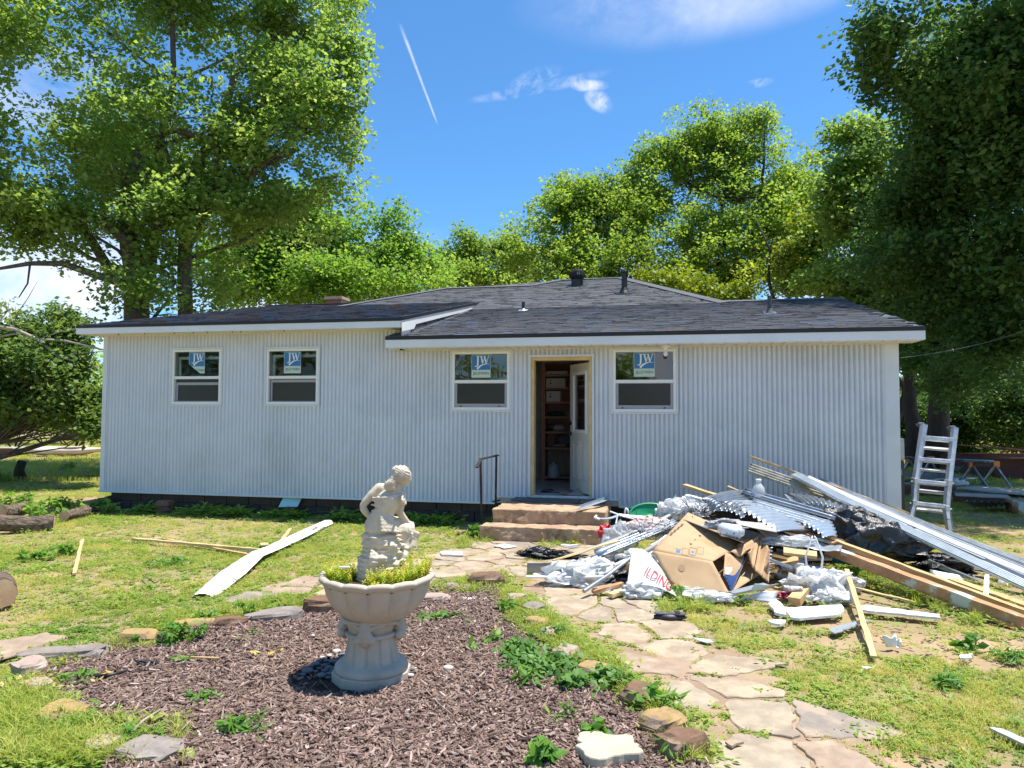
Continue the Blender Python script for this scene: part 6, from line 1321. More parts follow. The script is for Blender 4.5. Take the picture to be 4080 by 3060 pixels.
def plank(p, q_, w, h, name, m, label, cat='board', group=None, up=(0, 0, 1), roll=0.0, bevel=.003):
    """a board from p to q with its own local frame along x"""
    p, q_ = Vector(p), Vector(q_); L_ = (q_ - p).length; mb = MB(); n = max(2, int(L_ / .12)); sd = random.Random(int(L_ * 1000) + len(label))
    def J(x, y, z): k = .0035; return (x, y + sd.uniform(-k, k), z + sd.uniform(-k, k))
    rings = [[J(-L_ / 2 + L_ * i / n, a * w / 2, b * h / 2) for a, b in ((-1, -1), (1, -1), (1, 1), (-1, 1))] for i in range(n + 1)]
    vs = [v for r_ in rings for v in r_]; fs = [(i * 4 + j, i * 4 + (j + 1) % 4, (i + 1) * 4 + (j + 1) % 4, (i + 1) * 4 + j)[::-1] for i in range(n) for j in range(4)] + [(0, 1, 2, 3), tuple(n * 4 + j for j in (3, 2, 1, 0))]
    mb.add(vs, fs); o = mb.build(name, m, None); d = (q_ - p).normalized(); u = Vector(up); s_ = u.cross(d).normalized(); u = d.cross(s_)
    if roll: R_ = Matrix.Rotation(roll, 3, d); s_ = R_ @ s_; u = R_ @ u
    mt_ = Matrix(((d.x, s_.x, u.x, 0), (d.y, s_.y, u.y, 0), (d.z, s_.z, u.z, 0), (0, 0, 0, 1))); mt_.translation = (p + q_) / 2; o.matrix_world = mt_; tag(o, label, cat, group); return o
def corr(a, b, c, d, waves, amp, name, m, label, cat='metal sheet', group='corrugated metal sheets in the debris pile', bow=0.0, nu=None, ragged=0.0, rib=False, nvv=8):
    """corrugated sheet; the wavy end runs a->b, the corrugations run towards d (from a) and c (from b)"""
    a, b, c, d = map(Vector, (a, b, c, d)); nrm = (b - a).cross(d - a).normalized(); 
    if nrm.y > .2 or nrm.z < -.2: nrm = -nrm
    nu = nu or int(waves * 10); mb = MB()
    def f(u, v):
        p = (a * (1 - u) + b * u) * (1 - v) + (d * (1 - u) + c * u) * v; w = math.cos(2 * math.pi * waves * u)
        if rib: w = math.copysign(min(1, abs(w) * 2.2), w)
        p = p + nrm * (amp * w + bow * 4 * u * (1 - u) + bow * .6 * math.sin(v * 3) + .004 * fbm((u * 3, v * 3, waves), 1, 2))
        if ragged: p = p + (d - a).normalized() * ragged * fbm((u * 12, 0, 3), 1, 2) * (1 - v)
        return p
    mb.grid(f, nu, nvv); o = mb.build(name, m, None, smooth=True, solid=.0015); tag(o, label, cat, group); return rebase(o)
def bag(c, r, m, label, seed, name='plastic_bag', cat='plastic bag', group='plastic bags in the debris pile', amp=.5, neck=None, n=80, rz=0.0, taper=0.0):
    mb = MB(); off = Vector((seed * 3.7, seed * 1.3, seed * .9))
    def f(u, v):
        th = 2 * math.pi * u; ph = math.pi * v; d = Vector((math.sin(ph) * math.cos(th), math.sin(ph) * math.sin(th), -math.cos(ph)))
        wv = d + Vector((mnoise.noise(d * 2 + off), mnoise.noise(d * 2 - off), mnoise.noise(d * 2.2 + off * 2))) * .35; low = mnoise.noise(d * 1.2 + off); f1 = mnoise.voronoi(wv * 1.7 + off)[0][0]; f2 = mnoise.voronoi(wv * 4.2 + off)[0][0]; f3 = mnoise.voronoi(wv * 9.5 + off)[0][0]; k = .86 + amp * (.62 * low + .62 * (f1 - .45) + .34 * (f2 - .45) + .16 * (f3 - .45))
        q1 = d * 2.3 + off; q2 = d * 5.5 - off; vn = Vector((mnoise.noise(q1), mnoise.noise(q1 + Vector((9, 0, 0))), mnoise.noise(q1 + Vector((0, 9, 0))))) * (.75 * amp) + Vector((mnoise.noise(q2), mnoise.noise(q2 + Vector((9, 0, 0))), mnoise.noise(q2 + Vector((0, 9, 0))))) * (.34 * amp)
        z = (d.z * k + vn.z) * r[2] * (1 - taper * d.x); z = max(z, -r[2] * .55)
        return ((d.x * k + vn.x) * r[0], (d.y * k + vn.y) * r[1], z + r[2] * .55)
    mb.grid(f, n, int(n * .6))
    if neck:
        nv = Vector(neck)
        for s_ in (-1, 1):
            w = .009; p0 = Vector((s_ * r[0] * .25, 0, r[2] * 1.0)); pts = [p0, p0.lerp(nv, .5) + Vector((s_ * .05, 0, .02)), nv + Vector((s_ * .02, 0, 0)), nv + Vector((s_ * .008, .01, .02))]
            mb.tube(pts, [w * 1.6, w, w * .8, w * .6], 6)
    o = mb.build(name, m, None, smooth=True); o.location = c; o.rotation_euler = (0, 0, rz); tag(o, label, cat, group); return o
def print_on(o, word, p, right, up, width, m, name='lettering', flip=False, arc=0.0):
    """letters laid on the surface of o: cast along the view of someone facing it"""
    vs, fs = text_polys(word) if isinstance(word, str) else word; bpy.context.view_layer.update()
    mw = o.matrix_world; me = o.data; bvh = BVHTree.FromPolygons([mw @ v.co for v in me.vertices], [tuple(f.vertices) for f in me.polygons]); right = Vector(right).normalized(); up = Vector(up).normalized(); n = right.cross(up).normalized(); out = []
    for x, y in vs:
        yy = y + arc * (x - .5) ** 2; q_ = Vector(p) + right * (x * width) + up * (yy * width); h_ = bvh.ray_cast(q_ + n * 1.0, -n)
        out.append((h_[0] + n * .004) if h_[0] else q_)
    iv = o.matrix_world.inverted(); mb = MB(); mb.add([iv @ v for v in out], fs); return mb.build(name, m, o)
GRD = lambda f, x, y, z=0: G(*f(x, y), z)

# --- long bundle of metal strips leaning to the right
def strip_line(f1, x1, y1, Y1, f2, x2, y2, Y2): return P(*f1(x1, y1), Y1), P(*f2(x2, y2), Y2)
LG = 'long strips of metal leaning across the pile'
def gutter(p, q_, w, h, name, m, label, ribs=3, cat='metal strip', group=LG, roll=.30):
    """long ribbed trim: a folded profile pulled from p to q"""
    p, q_ = Vector(p), Vector(q_); d = (q_ - p).normalized(); s_ = d.cross(Vector((0, 0, 1))).normalized(); u = s_.cross(d); R_ = Matrix.Rotation(roll, 3, d) if d.x > .3 and d.z < 0 else Matrix.Identity(3); s_ = R_ @ s_; u = R_ @ u; n = ribs * 4; prof = []
    for i in range(n + 1):
        t = i / n - .5; k = i % 4; prof.append((t * w, h * (.5 if k in (1, 2) else -.5)))
    prof = [(-w / 2, -h * 1.6)] + prof + [(w / 2, -h * 1.6)]
    mb = MB(); m_ = len(prof); K = 14
    vs = [p + (q_ - p) * (k / K) + s_ * a + u * (b - .02 * math.sin(k / K * 3.14) ) for k in range(K + 1) for a, b in prof]
    mb.add(vs, [(k * m_ + i, k * m_ + i + 1, (k + 1) * m_ + i + 1, (k + 1) * m_ + i) for k in range(K) for i in range(m_ - 1)]); o = mb.build(name, m, None, solid=.0015); tag(o, label, cat, group); return rebase(o)
E1 = lambda u, v, Y: P(u, v, Y)
gutter(E1(2986, 1862, 9.3), E1(3560, 2052, 8.7), .14, .014, 'siding_strip', M_dirtysteel, 'dirty cream metal strip, upper left end of the leaning bundle', ribs=4, roll=1.0)
gutter(E1(3165, 1887, 9.15), E1(4130, 2350, 6.6), .12, .016, 'siding_strip', M_galvw, 'broad bright ribbed strip forming the lower edge of the leaning bundle', ribs=5)
gutter(E1(3215, 1900, 9.25), E1(4150, 2308, 6.95), .09, .014, 'siding_strip', M_white, 'bright white ribbed strip in the middle of the leaning bundle', ribs=3)
gutter(E1(3260, 1908, 9.45), E1(4170, 2275, 7.2), .08, .014, 'siding_strip', M_galv, 'darker grey strip behind the white one in the leaning bundle', ribs=3)
gutter(E1(3225, 1918, 9.5), E1(3960, 2195, 8.3), .13, .012, 'siding_strip', mat('pale_green_steel', (.50, .52, .46), (.42, .44, .38), scale=6, rough=.5), 'pale greenish strip along the top of the leaning bundle, ending mid-way', ribs=2)
gutter(E1(3500, 2015, 8.9), E1(4150, 2330, 6.75), .05, .03, 'channel', M_alu, 'thin bright metal channel on top of the leaning bundle', ribs=1)
plank(E1(2985, 1818, 9.45), E1(3620, 2045, 8.95), .045, .028, 'wood_strip', M_pine, 'long thin orange-brown wood strip along the top of the leaning metal bundle', group='loose lumber in the pile')
gutter(E1(3180, 1905, 9.1), E1(3560, 2075, 8.4), .08, .010, 'siding_strip', M_dirtysteel, 'dirty strip under the lower edge of the leaning bundle', ribs=3)
gutter(E1(3330, 1945, 9.2), E1(4150, 2292, 7.1), .06, .012, 'siding_strip', M_galvw, 'pale blue strip between the white and grey ones in the leaning bundle', ribs=2)
gutter(E1(3420, 1975, 9.3), E1(4160, 2262, 7.4), .06, .012, 'siding_strip', M_galv, 'rearmost grey strip of the leaning bundle', ribs=2)
gutter(E1(3560, 2035, 8.95), E1(4100, 2275, 7.35), .04, .02, 'channel', M_white, 'narrow white channel high on the leaning bundle', ribs=1)
for i in range(5):
    p_ = E1(3370 + 12 * i, 1966 + 3 * i, 9.2); mb = MB(); mb.add([p_, p_ + Vector((.05, 0, .015)), p_ + Vector((.03, .02, .03))], [(0, 1, 2)])
    if i == 0: tag(mb.build('splinter', M_oldwood, None, solid=.004), 'splintered bark flake standing up on the long wood strip', 'splinter')
# --- weathered beams low on the right
plank(E1(3300, 2190, 7.25), E1(4085, 2480, 5.60), .09, .085, 'old_beam', M_oldwood, 'weathered beam with peeling white paint at the front right of the pile', cat='beam', group='old beams at the right of the pile')
plank(E1(3330, 2160, 7.45), E1(4110, 2450, 5.85), .06, .05, 'old_beam', M_pine, 'clean orange board lying on top of the weathered beam', cat='beam', group='old beams at the right of the pile')
plank(E1(3340, 2215, 7.35), E1(4060, 2500, 5.62), .09, .035, 'old_beam', M_oldwood, 'rotten split board under the weathered beam', cat='beam', group='old beams at the right of the pile')
plank(E1(3790, 2310, 6.9), E1(4140, 2430, 6.1), .10, .03, 'board', M_pine, 'tan board behind the weathered beam near the right edge', group='loose lumber in the pile')
plank(E1(3850, 2330, 7.0), E1(4150, 2400, 6.6), .06, .03, 'board', M_pine_y, 'bright yellow-tan board behind the beams near the right edge', group='loose lumber in the pile')
plank(E1(3700, 2235, 7.6), E1(4090, 2400, 6.9), .05, .04, 'pipe', M_galv, 'grey metal channel under the leaning bundle near the right edge', cat='pipe')
mb = MB(); mb.tube([E1(3975, 2325, 7.1), E1(4010, 2338, 7.05)], .05, 14); mb.mi = 1; mb.tube([E1(4006, 2336, 7.06), E1(4014, 2339, 7.05)], .038, 12); thing(mb, 'cup', [M_plastic_t, M_white], 'pale plastic cup lying under the leaning metal strips', 'cup', smooth=True)
plank(GRD(c4, 1790, 1700) + Vector((0, 0, .03)), GRD(c4, 1812, 1600) + Vector((0, 0, .20)), .035, .012, 'white_lath', M_whitepaint, 'short white lath standing up beside the beams', cat='lath')
corr(E1(*c4(1172, 1312), 7.3), E1(*c4(1285, 1462), 6.9), E1(*c4(1622, 1520), 6.75), E1(*c4(1520, 1375), 7.15), 4, .014, 'corrugated_scrap', M_galvw, 'small bright corrugated offcut lying between beams and black bag')
# --- black bag and teal cloth
bb = bag((4.0, 7.98, .0), (.68, .32, .40), M_plastic_k, 'big shiny black bin bag under the leaning strips', 3, name='bin_bag', cat='bin bag', amp=.27, n=110, rz=-.3, taper=.5)
bag((4.62, 7.62, .0), (.26, .16, .10), M_plastic_k, 'loose black plastic end of the big bin bag with folds', 5, name='bin_bag', cat='bin bag', amp=.8, rz=-.3)
bag((3.60, 7.42, .10), (.27, .10, .09), M_teal, 'teal towel crumpled at the edge of the black bin bag', 6, name='towel', cat='towel', group=None, amp=.35, rz=-.55)
# --- corrugated sheets
corr(E1(*c3(495, 545), 8.3), E1(*c3(735, 648), 7.9), E1(*c3(1110, 560), 8.5), E1(*c3(960, 440), 9.0), 8, .016, 'corrugated_sheet', M_galv, 'dull grey corrugated sheet at the upper left of the pile', bow=.05)
corr(E1(*c3(735, 640), 7.75), E1(*c3(1000, 740), 7.5), E1(*c3(1120, 640), 8.1), E1(*c3(900, 560), 8.3), 5, .016, 'corrugated_sheet', M_galv, 'grey corrugated sheet whose wavy end hangs left of the big one', bow=.03)
corr(E1(*c3(775, 565), 8.1), E1(*c3(1372, 893), 7.1), E1(*c3(1745, 885), 7.5), E1(*c3(1130, 560), 8.5), 11, .017, 'corrugated_sheet', M_galvw, 'big bright corrugated sheet with a wavy cut end at the centre of the pile', bow=.03, ragged=.02)
corr(E1(*c3(1650, 790), 7.6), E1(*c3(1900, 955), 7.2), E1(*c3(2035, 945), 7.35), E1(*c3(1960, 770), 7.9), 5, .018, 'corrugated_sheet', M_galvw, 'corrugated sheet end curling at the lower right of the bright sheets', bow=.02)
corr(E1(*c3(1950, 770), 7.75), E1(*c3(1945, 875), 7.65), E1(*c3(1078, 615), 8.15), E1(*c3(1112, 520), 8.25), 4, .012, 'corrugated_sheet', M_galvw, 'long narrow corrugated sheet lying over the bright ones', rib=True, nvv=16)
corr(E1(*c3(2030, 692), 7.95), E1(*c3(2000, 762), 7.85), E1(*c3(975, 460), 8.55), E1(*c3(1022, 408), 8.65), 2, .014, 'corrugated_sheet', M_galv, 'long blue-grey trim sheet along the top ridge of the pile', rib=True, nvv=16)
corr(E1(*c3(1670, 585), 8.4), E1(*c3(2095, 668), 8.2), E1(*c3(2190, 630), 8.6), E1(*c3(1440, 465), 8.9), 9, .014, 'corrugated_sheet', M_galv, 'grey corrugated sheet with wavy lower edge at the back right of the pile', bow=.04)
corr(E1(*c3(1440, 468), 8.35), E1(*c3(1670, 640), 8.15), E1(*c3(1720, 610), 8.2), E1(*c3(1470, 480), 8.4), 1, .012, 'corrugated_sheet', M_galv, 'bent dark edge strip left of the back corrugated sheet')
corr(E1(*c3(1285, 1020), 7.3), E1(*c3(2068, 1102), 6.95), E1(*c3(2092, 1040), 7.15), E1(*c3(1590, 960), 7.6), 2, .008, 'loose_sheet', M_galvw, 'pale blue-white flat panel jutting out over the beams', group=None, rib=True)
corr(E1(*c3(930, 800), 7.25), E1(*c3(1370, 890), 7.05), E1(*c3(1345, 790), 7.35), E1(*c3(905, 758), 7.4), 1, .002, 'loose_sheet', M_tanboard, 'grey-tan flat board under the big bright corrugated sheet', group=None)
# --- left bundle of strips
corr(E1(*c2(1075, 1225), 7.3), E1(*c2(1010, 1150), 7.45), E1(*c2(1905, 800), 8.0), E1(*c2(1960, 860), 7.85), 3, .014, 'gutter_length', M_galvw, 'long blue-white ribbed gutter length rising to the cardboard box', group='light metal strips on the left of the pile', rib=True, nvv=14)
gutter(E1(*c2(610, 1345), 6.9), E1(*c2(1090, 1215), 7.25), .16, .012, 'gutter_length', M_galvw, 'ribbed white metal length reaching the path under the left bag', ribs=3, group='light metal strips on the left of the pile')
gutter(E1(*c2(830, 1170), 7.35), E1(*c2(1850, 745), 8.1), .07, .006, 'flat_strip', mat('dull_grey_flashing', (.36, .37, .38), (.30, .31, .32), scale=5, rough=.5, metal=.4), 'dull grey flat strip bent over the left bags', ribs=1, group='light metal strips on the left of the pile')
gutter(E1(*c2(1060, 785), 8.1), E1(*c2(1290, 745), 8.2), .06, .006, 'flat_strip', M_galvw, 'short torn end of a pale strip beside the steps', ribs=1, group='light metal strips on the left of the pile')
gutter(E1(*c2(1290, 745), 8.2), E1(*c2(2060, 775), 8.3), .07, .008, 'flat_strip', M_galvw, 'pale straight strip in front of the green lid', ribs=1, group='light metal strips on the left of the pile')
mb = MB(); mb.tube([E1(*c2(1040, 760), 8.15), E1(*c2(1020, 780), 8.1), E1(*c2(1075, 800), 8.08)], .014, 6); thing(mb, 'torn_end', M_white, 'torn white plastic tip beside the step', 'scrap')
def rod(p1, p2, r, name, m, label, cat='rod', group='thin rods and sticks in the left of the pile'):
    mb = MB(); a, b_ = Vector(p1), Vector(p2); mb.tube([a, a.lerp(b_, .5) + Vector((0, 0, -.01)), b_], r, 8); return thing(mb, name, m, label, cat, group)
rod(E1(*c2(1190, 712), 8.25), E1(*c2(1470, 800), 8.1), .009, 'white_rod', M_white, 'thin white rod slanting beside the hanger')
rod(E1(*c2(1272, 745), 8.05), E1(*c2(1255, 850), 8.0), .009, 'white_rod', M_white, 'short upright white rod under the pale strip')
plank(E1(*c2(560, 1252), 7.0), E1(*c2(1290, 1035), 7.5), .028, .014, 'wood_stick', M_pine_y, 'long yellow pine stick crossing the left metal strips', cat='stick', group='thin rods and sticks in the left of the pile')
rod(E1(*c2(270, 1432), 6.85), E1(*c2(1235, 1425), 6.75), .012, 'white_rod', M_white, 'long white rod flat on the path under the left bag')
rod(E1(*c2(900, 1592), 6.35), E1(*c2(1430, 1215), 6.95), .018, 'grey_pole', M_galv, 'grey pole leaning in front of the left bags')
rod(E1(*c2(1235, 1305), 6.8), E1(*c2(1720, 1075), 7.3), .014, 'white_rod', M_white, 'white rod lying beside the black bag and box')
rod(E1(*c2(1440, 1215), 6.95), E1(*c2(1740, 1060), 7.35), .024, 'grey_pole', mat('grey_pvc', (.30, .30, .31), rough=.5), 'thick dark grey pole above the lettered bag')
rod(E1(*c2(1640, 1090), 7.3), E1(*c2(1810, 980), 7.5), .012, 'white_rod', M_white, 'short white rod under the left corner of the box')
for i, (x0, y0, x1, y1) in enumerate(((650, 1110, 850, 1105), (680, 1135, 840, 1128), (540, 1155, 740, 1160))): rod(GRD(c2, x0, y0) + Vector((0, 0, .03)), GRD(c2, x1, y1) + Vector((0, 0, .03)), .011, 'thin_strip', (M_white, M_galvw, M_pine_y)[i], ('upper white strip of three on the path by the steps', 'middle grey strip of three on the path by the steps', 'lowest wooden strip of three on the path by the steps')[i], 'strip')
# grey U channel on the path
g0, g1 = GRD(c2, 278, 1420), GRD(c2, 668, 1420); mb = MB(); n_ = Vector((0, 1, 0))
for (a, w, h_, yo) in ((0, .004, .085, 0), (0, .004, .085, .09)): mb.box((0, yo, 0), ((g1 - g0).length, yo + w, h_))
mb.box((0, .004, 0), ((g1 - g0).length, .09, .004)); mb.box((0, -.012, .085), ((g1 - g0).length, 0.004, .088)); o = thing(mb, 'metal_channel', M_galv, 'dirty grey U-shaped metal channel lying on the flagstones', 'channel'); o.location = (g0.x + (g1 - g0).length / 2, g0.y + .05, .02)
# --- bags on the left
w1 = bag(GRD(c2, 870, 1560) + Vector((0, .16, 0)), (.31, .16, .14), M_plastic_w, 'crumpled white shopping bag with black and red print at the left front of the pile', 11, amp=.75, rz=.15)
w1.scale = (1, 1, 1)
def patch(o, cx, cz, pts, m, name='printed_mark'):
    """a printed shape on the camera-facing side of a bag: pts in metres around (cx, cz) given as a world point"""
    me_pts = []
    mb = MB(); bpy.context.view_layer.update(); mw = o.matrix_world; me = o.data; bvh = BVHTree.FromPolygons([mw @ v.co for v in me.vertices], [tuple(f.vertices) for f in me.polygons]); iv = mw.inverted(); xs_ = [p[0] for p in pts]; zs_ = [p[1] for p in pts]; N_ = 9
    x0, x1, z0, z1 = min(xs_), max(xs_), min(zs_), max(zs_); dirv = Vector((cx - 0, 1e-3, 0)); vs = {}; fs = []; V = []
    d = Vector((cx / 7.0, 1, -.18)).normalized()
    for j in range(N_ + 1):
        for i in range(N_ + 1):
            q_ = Vector((cx + x0 + (x1 - x0) * i / N_, 5.0, cz + z0 + (z1 - z0) * j / N_ + .2)); q_ = q_ - Vector((d.x / d.y, 0, d.z / d.y)) * (o.location.y - 5.0); h_ = bvh.ray_cast(q_, d)
            V.append(iv @ (h_[0] - d * .005) if h_[0] else None)
    for j in range(N_):
        for i in range(N_):
            ids = (j * (N_ + 1) + i, j * (N_ + 1) + i + 1, (j + 1) * (N_ + 1) + i + 1, (j + 1) * (N_ + 1) + i)
            cx_ = x0 + (x1 - x0) * (i + .5) / N_; cz_ = z0 + (z1 - z0) * (j + .5) / N_
            if all(V[k] is not None for k in ids) and pip(np.array([cx_]), np.array([cz_]), pts)[0]: fs.append(ids)
    if not fs: return
    used = sorted({k for f in fs for k in f}); mp_ = {k: i for i, k in enumerate(used)}; mb.add([V[k] for k in used], [tuple(mp_[k] for k in f) for f in fs]); mb.build(name, m, o)
bx = w1.location
patch(w1, bx.x - .20, .10, [(-.04, -.05), (.02, -.07), (.05, .05), (-.03, .06)], M_red)
patch(w1, bx.x + .10, .12, [(-.05, -.04), (.0, -.06), (.06, .03), (.0, .07)], M_ink)
patch(w1, bx.x + .16, .24, [(-.04, -.03), (.02, -.03), (.03, .04), (-.01, .05)], M_ink)
bag(E1(*c2(1190, 1120), 7.55) * 1.0 + Vector((0, 0, -.30)), (.34, .16, .15), M_plastic_t, 'half clear white bag under the grey strip, left of the pile', 12, amp=.6, rz=.3)
bag(E1(*c2(1290, 950), 8.0) + Vector((0, 0, -.2)), (.20, .15, .20), M_plastic_t, 'see-through bag standing beside the steps', 13, amp=.5)
w4 = bag(E1(*c2(1660, 880), 7.9) + Vector((0, 0, -.12)), (.30, .18, .13), M_plastic_t, 'see-through bag of rubbish with pinkish things inside, below the green lid', 14, amp=.5)
bag(E1(*c2(1650, 850), 7.95) + Vector((0, 0, -.08)), (.22, .12, .10), mat('pink_rubbish', (.6, .22, .2), (.7, .6, .5), scale=14, rough=.7), 'pinkish rubbish inside the see-through bag', 15, name='rubbish', cat='rubbish', group=None)
bag(E1(*c2(1920, 700), 8.25) + Vector((0, 0, -.1)), (.17, .14, .17), M_plastic_w, 'round knotted white bag against the wall behind the box', 16, amp=.4)
bag(E1(*c2(1800, 715), 8.3) + Vector((0, 0, -.08)), (.12, .12, .13), M_plastic_w, 'small round white bag left of the knotted one', 17, amp=.4)
bag(GRD(c2, 520, 1240) + Vector((0, .05, 0)), (.34, .12, .06), M_plastic_k, 'flat torn black plastic scrap on the flagstones', 18, name='black_plastic', cat='plastic scrap', amp=.9, rz=-.15)
bag(E1(*c2(1240, 1290), 7.1) + Vector((0, 0, -.22)), (.24, .14, .15), M_plastic_k, 'black bag bundled behind the printed white bag', 19, name='bin_bag', cat='bin bag', amp=.8)
bag(E1(*c2(1500, 1130), 7.4) + Vector((0, 0, -.2)), (.22, .14, .11), M_plastic_w, 'white plastic with wires left of the box corner', 20, amp=.7)
bag(E1(*c2(1140, 900), 8.25) + Vector((0, 0, -.1)), (.09, .07, .09), M_red, 'small red and white wrapper beside the bottom step', 21, name='wrapper', cat='wrapper', group=None)
# lettered bag: upper flap with letters, lower white heap
w3 = bag(GRD(c2, 1560, 1700) + Vector((0, .14, 0)), (.22, .12, .08), M_plastic_w, 'white bag heap at the foot of the lettered bag', 23, amp=.7)
FL = [(1430, 1165), (1660, 1240), (1860, 1400), (1925, 1590), (1700, 1660), (1420, 1400)]
flap = MB(); A_, B_, C_, D_ = E1(*c2(1425, 1155), 6.95), E1(*c2(1690, 1235), 7.0), E1(*c2(1930, 1655), 6.33), E1(*c2(1375, 1540), 6.45)
def ff(u, v):
    p_ = (A_ * (1 - u) + B_ * u) * (1 - v) + (D_ * (1 - u) + C_ * u) * v; w = 1 - 1.8 * abs(mnoise.noise(Vector((u * 2.2, v * 2.2, 4)))); return p_ + Vector((0, -.04 * math.sin(math.pi * u) * math.sin(math.pi * v) - .010 * w, .05 * math.sin(math.pi * u) + .006 * w))
flap.grid(ff, 40, 26); fl = flap.build('plastic_bag', M_plastic_w, None, smooth=True); tag(fl, 'white bag printed ILDING in red capitals, propped against the box', 'plastic bag', 'plastic bags in the debris pile'); rebase(fl)
bpy.context.view_layer.update()
def letters_on(o, s, pA, pB, hgt, m):
    """letters along the line pA-pB (world), laid on the surface of o"""
    vs, fs = text_polys(s); ymx = max(v[1] for v in vs); pA, pB = Vector(pA), Vector(pB); r_ = (pB - pA); up_ = Vector((-r_.z, 0, r_.x)).normalized(); mw = o.matrix_world; me = o.data
    bvh = BVHTree.FromPolygons([mw @ v.co for v in me.vertices], [tuple(f.vertices) for f in me.polygons]); iv = mw.inverted(); out = []; o_ = Vector((0, 0, CAM_H))
    for x, y in vs:
        q_ = pA + r_ * x + up_ * (y / ymx * hgt); d = (q_ - o_).normalized(); h_ = bvh.ray_cast(q_ - d * 1.0, d); out.append(iv @ (h_[0] - d * .03 if h_[0] else q_ - d * .06))
    mb = MB(); mb.add(out, fs); return mb.build('lettering', m, o)
letters_on(fl, 'ILDING', E1(*c2(1565, 1400), 6.6), E1(*c2(1850, 1585), 6.45), .080, M_red)
patch(w3, w3.location.x - .18, .22, [(-.06, -.02), (.05, -.03), (.06, .02), (-.05, .03)], M_red)
# --- hanger, green lid
mb = MB(); mb.tube([E1(*c2(1355, 742), 8.3), E1(*c2(1358, 700), 8.3), E1(*c2(1368, 678), 8.3), E1(*c2(1382, 690), 8.3), E1(*c2(1395, 735), 8.3)], .012, 6); thing(mb, 'hanger', M_white, 'white plastic hook standing up against the foundation wall', 'hanger', smooth=True)
c_ = E1(*c2(1640, 740), 8.35); mb = MB(); mb.tube([c_ + Vector((.24 * math.cos(t), .06 * math.sin(t), .11 * math.sin(t))) for t in [k * math.pi * 2 / 24 for k in range(25)]], .016, 8, cap=False); mb.grid(lambda u, v: c_ + Vector((.23 * math.cos(2 * math.pi * u) * v, .055 * math.sin(2 * math.pi * u) * v + .03 * (1 - v), .105 * math.sin(2 * math.pi * u) * v)), 24, 3)
thing(mb, 'bucket_cover', mat('green_plastic', (.01, .25, .10), rough=.4), 'round green plastic lid leaning behind the white strips', 'lid', smooth=True)
# --- cardboard box
A, B, C, Dd, Ee, Ff = E1(2741, 2042, 7.55), E1(2600, 2194, 6.95), E1(2839, 2238, 6.72), E1(2986, 2150, 7.35), E1(2690, 2356, 6.62), E1(2907, 2366, 6.50)
Gg = Dd + (Ff - C) + Vector((.0, .0, -.02)); Gg.z = max(Gg.z, .02); Hh = A + (Ee - B); Hh.z = max(.03, Hh.z)
box = empty('cardboard_box', (0, 0, 0), 0, 'large brown cardboard box on its side with its right end torn open', 'cardboard box')
def sheet4(a, b_, c, d, n=12, amp=.012, seed=0):
    mb = MB(); nr = (b_ - a).cross(d - a).normalized()
    def f(u, v):
        p_ = (a * (1 - u) + b_ * u) * (1 - v) + (d * (1 - u) + c * u) * v; e = min(1, 6 * min(u, 1 - u, v, 1 - v)); return p_ + nr * amp * e * fbm((p_.x * 3 + seed, p_.y * 3, p_.z * 3), 1, 3)
    return mb.grid(f, n, n)
for nm, pts in (('top_panel', (A, B, C, Dd)), ('front_panel', (B, Ee, Ff, C)), ('bottom_panel', (Ee, Hh, Gg, Ff)), ('back_panel', (A, Hh, Gg, Dd)), ('end_panel', (A, B, Ee, Hh))):
    sheet4(*pts, seed=len(nm)).build(nm, M_card, box, smooth=True, solid=.006)
F1, F2, F3 = E1(*c3(1180, 945), 7.25), E1(*c3(1300, 1080), 7.0), E1(*c3(1265, 1440), 6.75)
mb = MB()
def ftop(u, v):
    a = Dd.lerp(C, u * .75); b_ = F1.lerp(E1(*c3(1050, 1110), 6.9), u); p_ = a.lerp(b_, v); return p_ + Vector((0, 0, .03 * math.sin(v * 9 + u * 5)))
mb.grid(ftop, 10, 12); mb.grid(lambda u, v: (F1.lerp(F2, u)).lerp(E1(*c3(1110, 1290), 6.85).lerp(F3, u), v) + Vector((0, -.035 * math.sin(u * 12 + v * 2), 0)), 16, 12)
mb.grid(lambda u, v: E1(*c3(1050, 1110), 6.9).lerp(F1, u).lerp(E1(*c3(1080, 1240), 6.9).lerp(E1(*c3(1110, 1290), 6.85), u), v) + Vector((0, -.02 * math.sin(u * 9), 0)), 8, 8)
mb.build('torn_flap', M_card, box, smooth=True, solid=.005)
mb = sheet4(E1(*c3(800, 1110), 6.85), E1(*c3(780, 1360), 6.62), E1(*c3(880, 1530), 6.56), E1(*c3(1030, 1180), 7.0), n=8, amp=.004); mb.build('end_flap', M_card, box, smooth=True, solid=.004)
# blue and white printed carton inside the open end
mb = sheet4(E1(*c3(830, 1100), 7.0), E1(*c3(795, 1360), 6.6), E1(*c3(868, 1540), 6.53), E1(*c3(1040, 1130), 7.05), n=10, amp=.006); cr = mb.build('inner_carton', mat('printed_blue', (.02, .05, .16), (.03, .07, .2), scale=4, rough=.45), None, smooth=True); tag(cr, 'dark blue printed carton showing in the open end of the cardboard box', 'carton')
def onsheet(o, polys, m, name='printed_mark'):
    mb = MB(); mw = o.matrix_world; bvh = BVHTree.FromPolygons([mw @ v.co for v in o.data.vertices], [tuple(f.vertices) for f in o.data.polygons]); o_ = Vector((0, 0, CAM_H))
    for poly_ in polys:
        vs = []
        for (u, v) in poly_:
            d = (P(u, v, 7) - o_).normalized(); h_ = bvh.ray_cast(o_, d); vs.append(mw.inverted() @ ((h_[0] if h_[0] else P(u, v, 6.9)) - d * .009))
        mb.add(vs, [tuple(range(len(vs)))])
    mb.build(name, m, o)
bpy.context.view_layer.update()
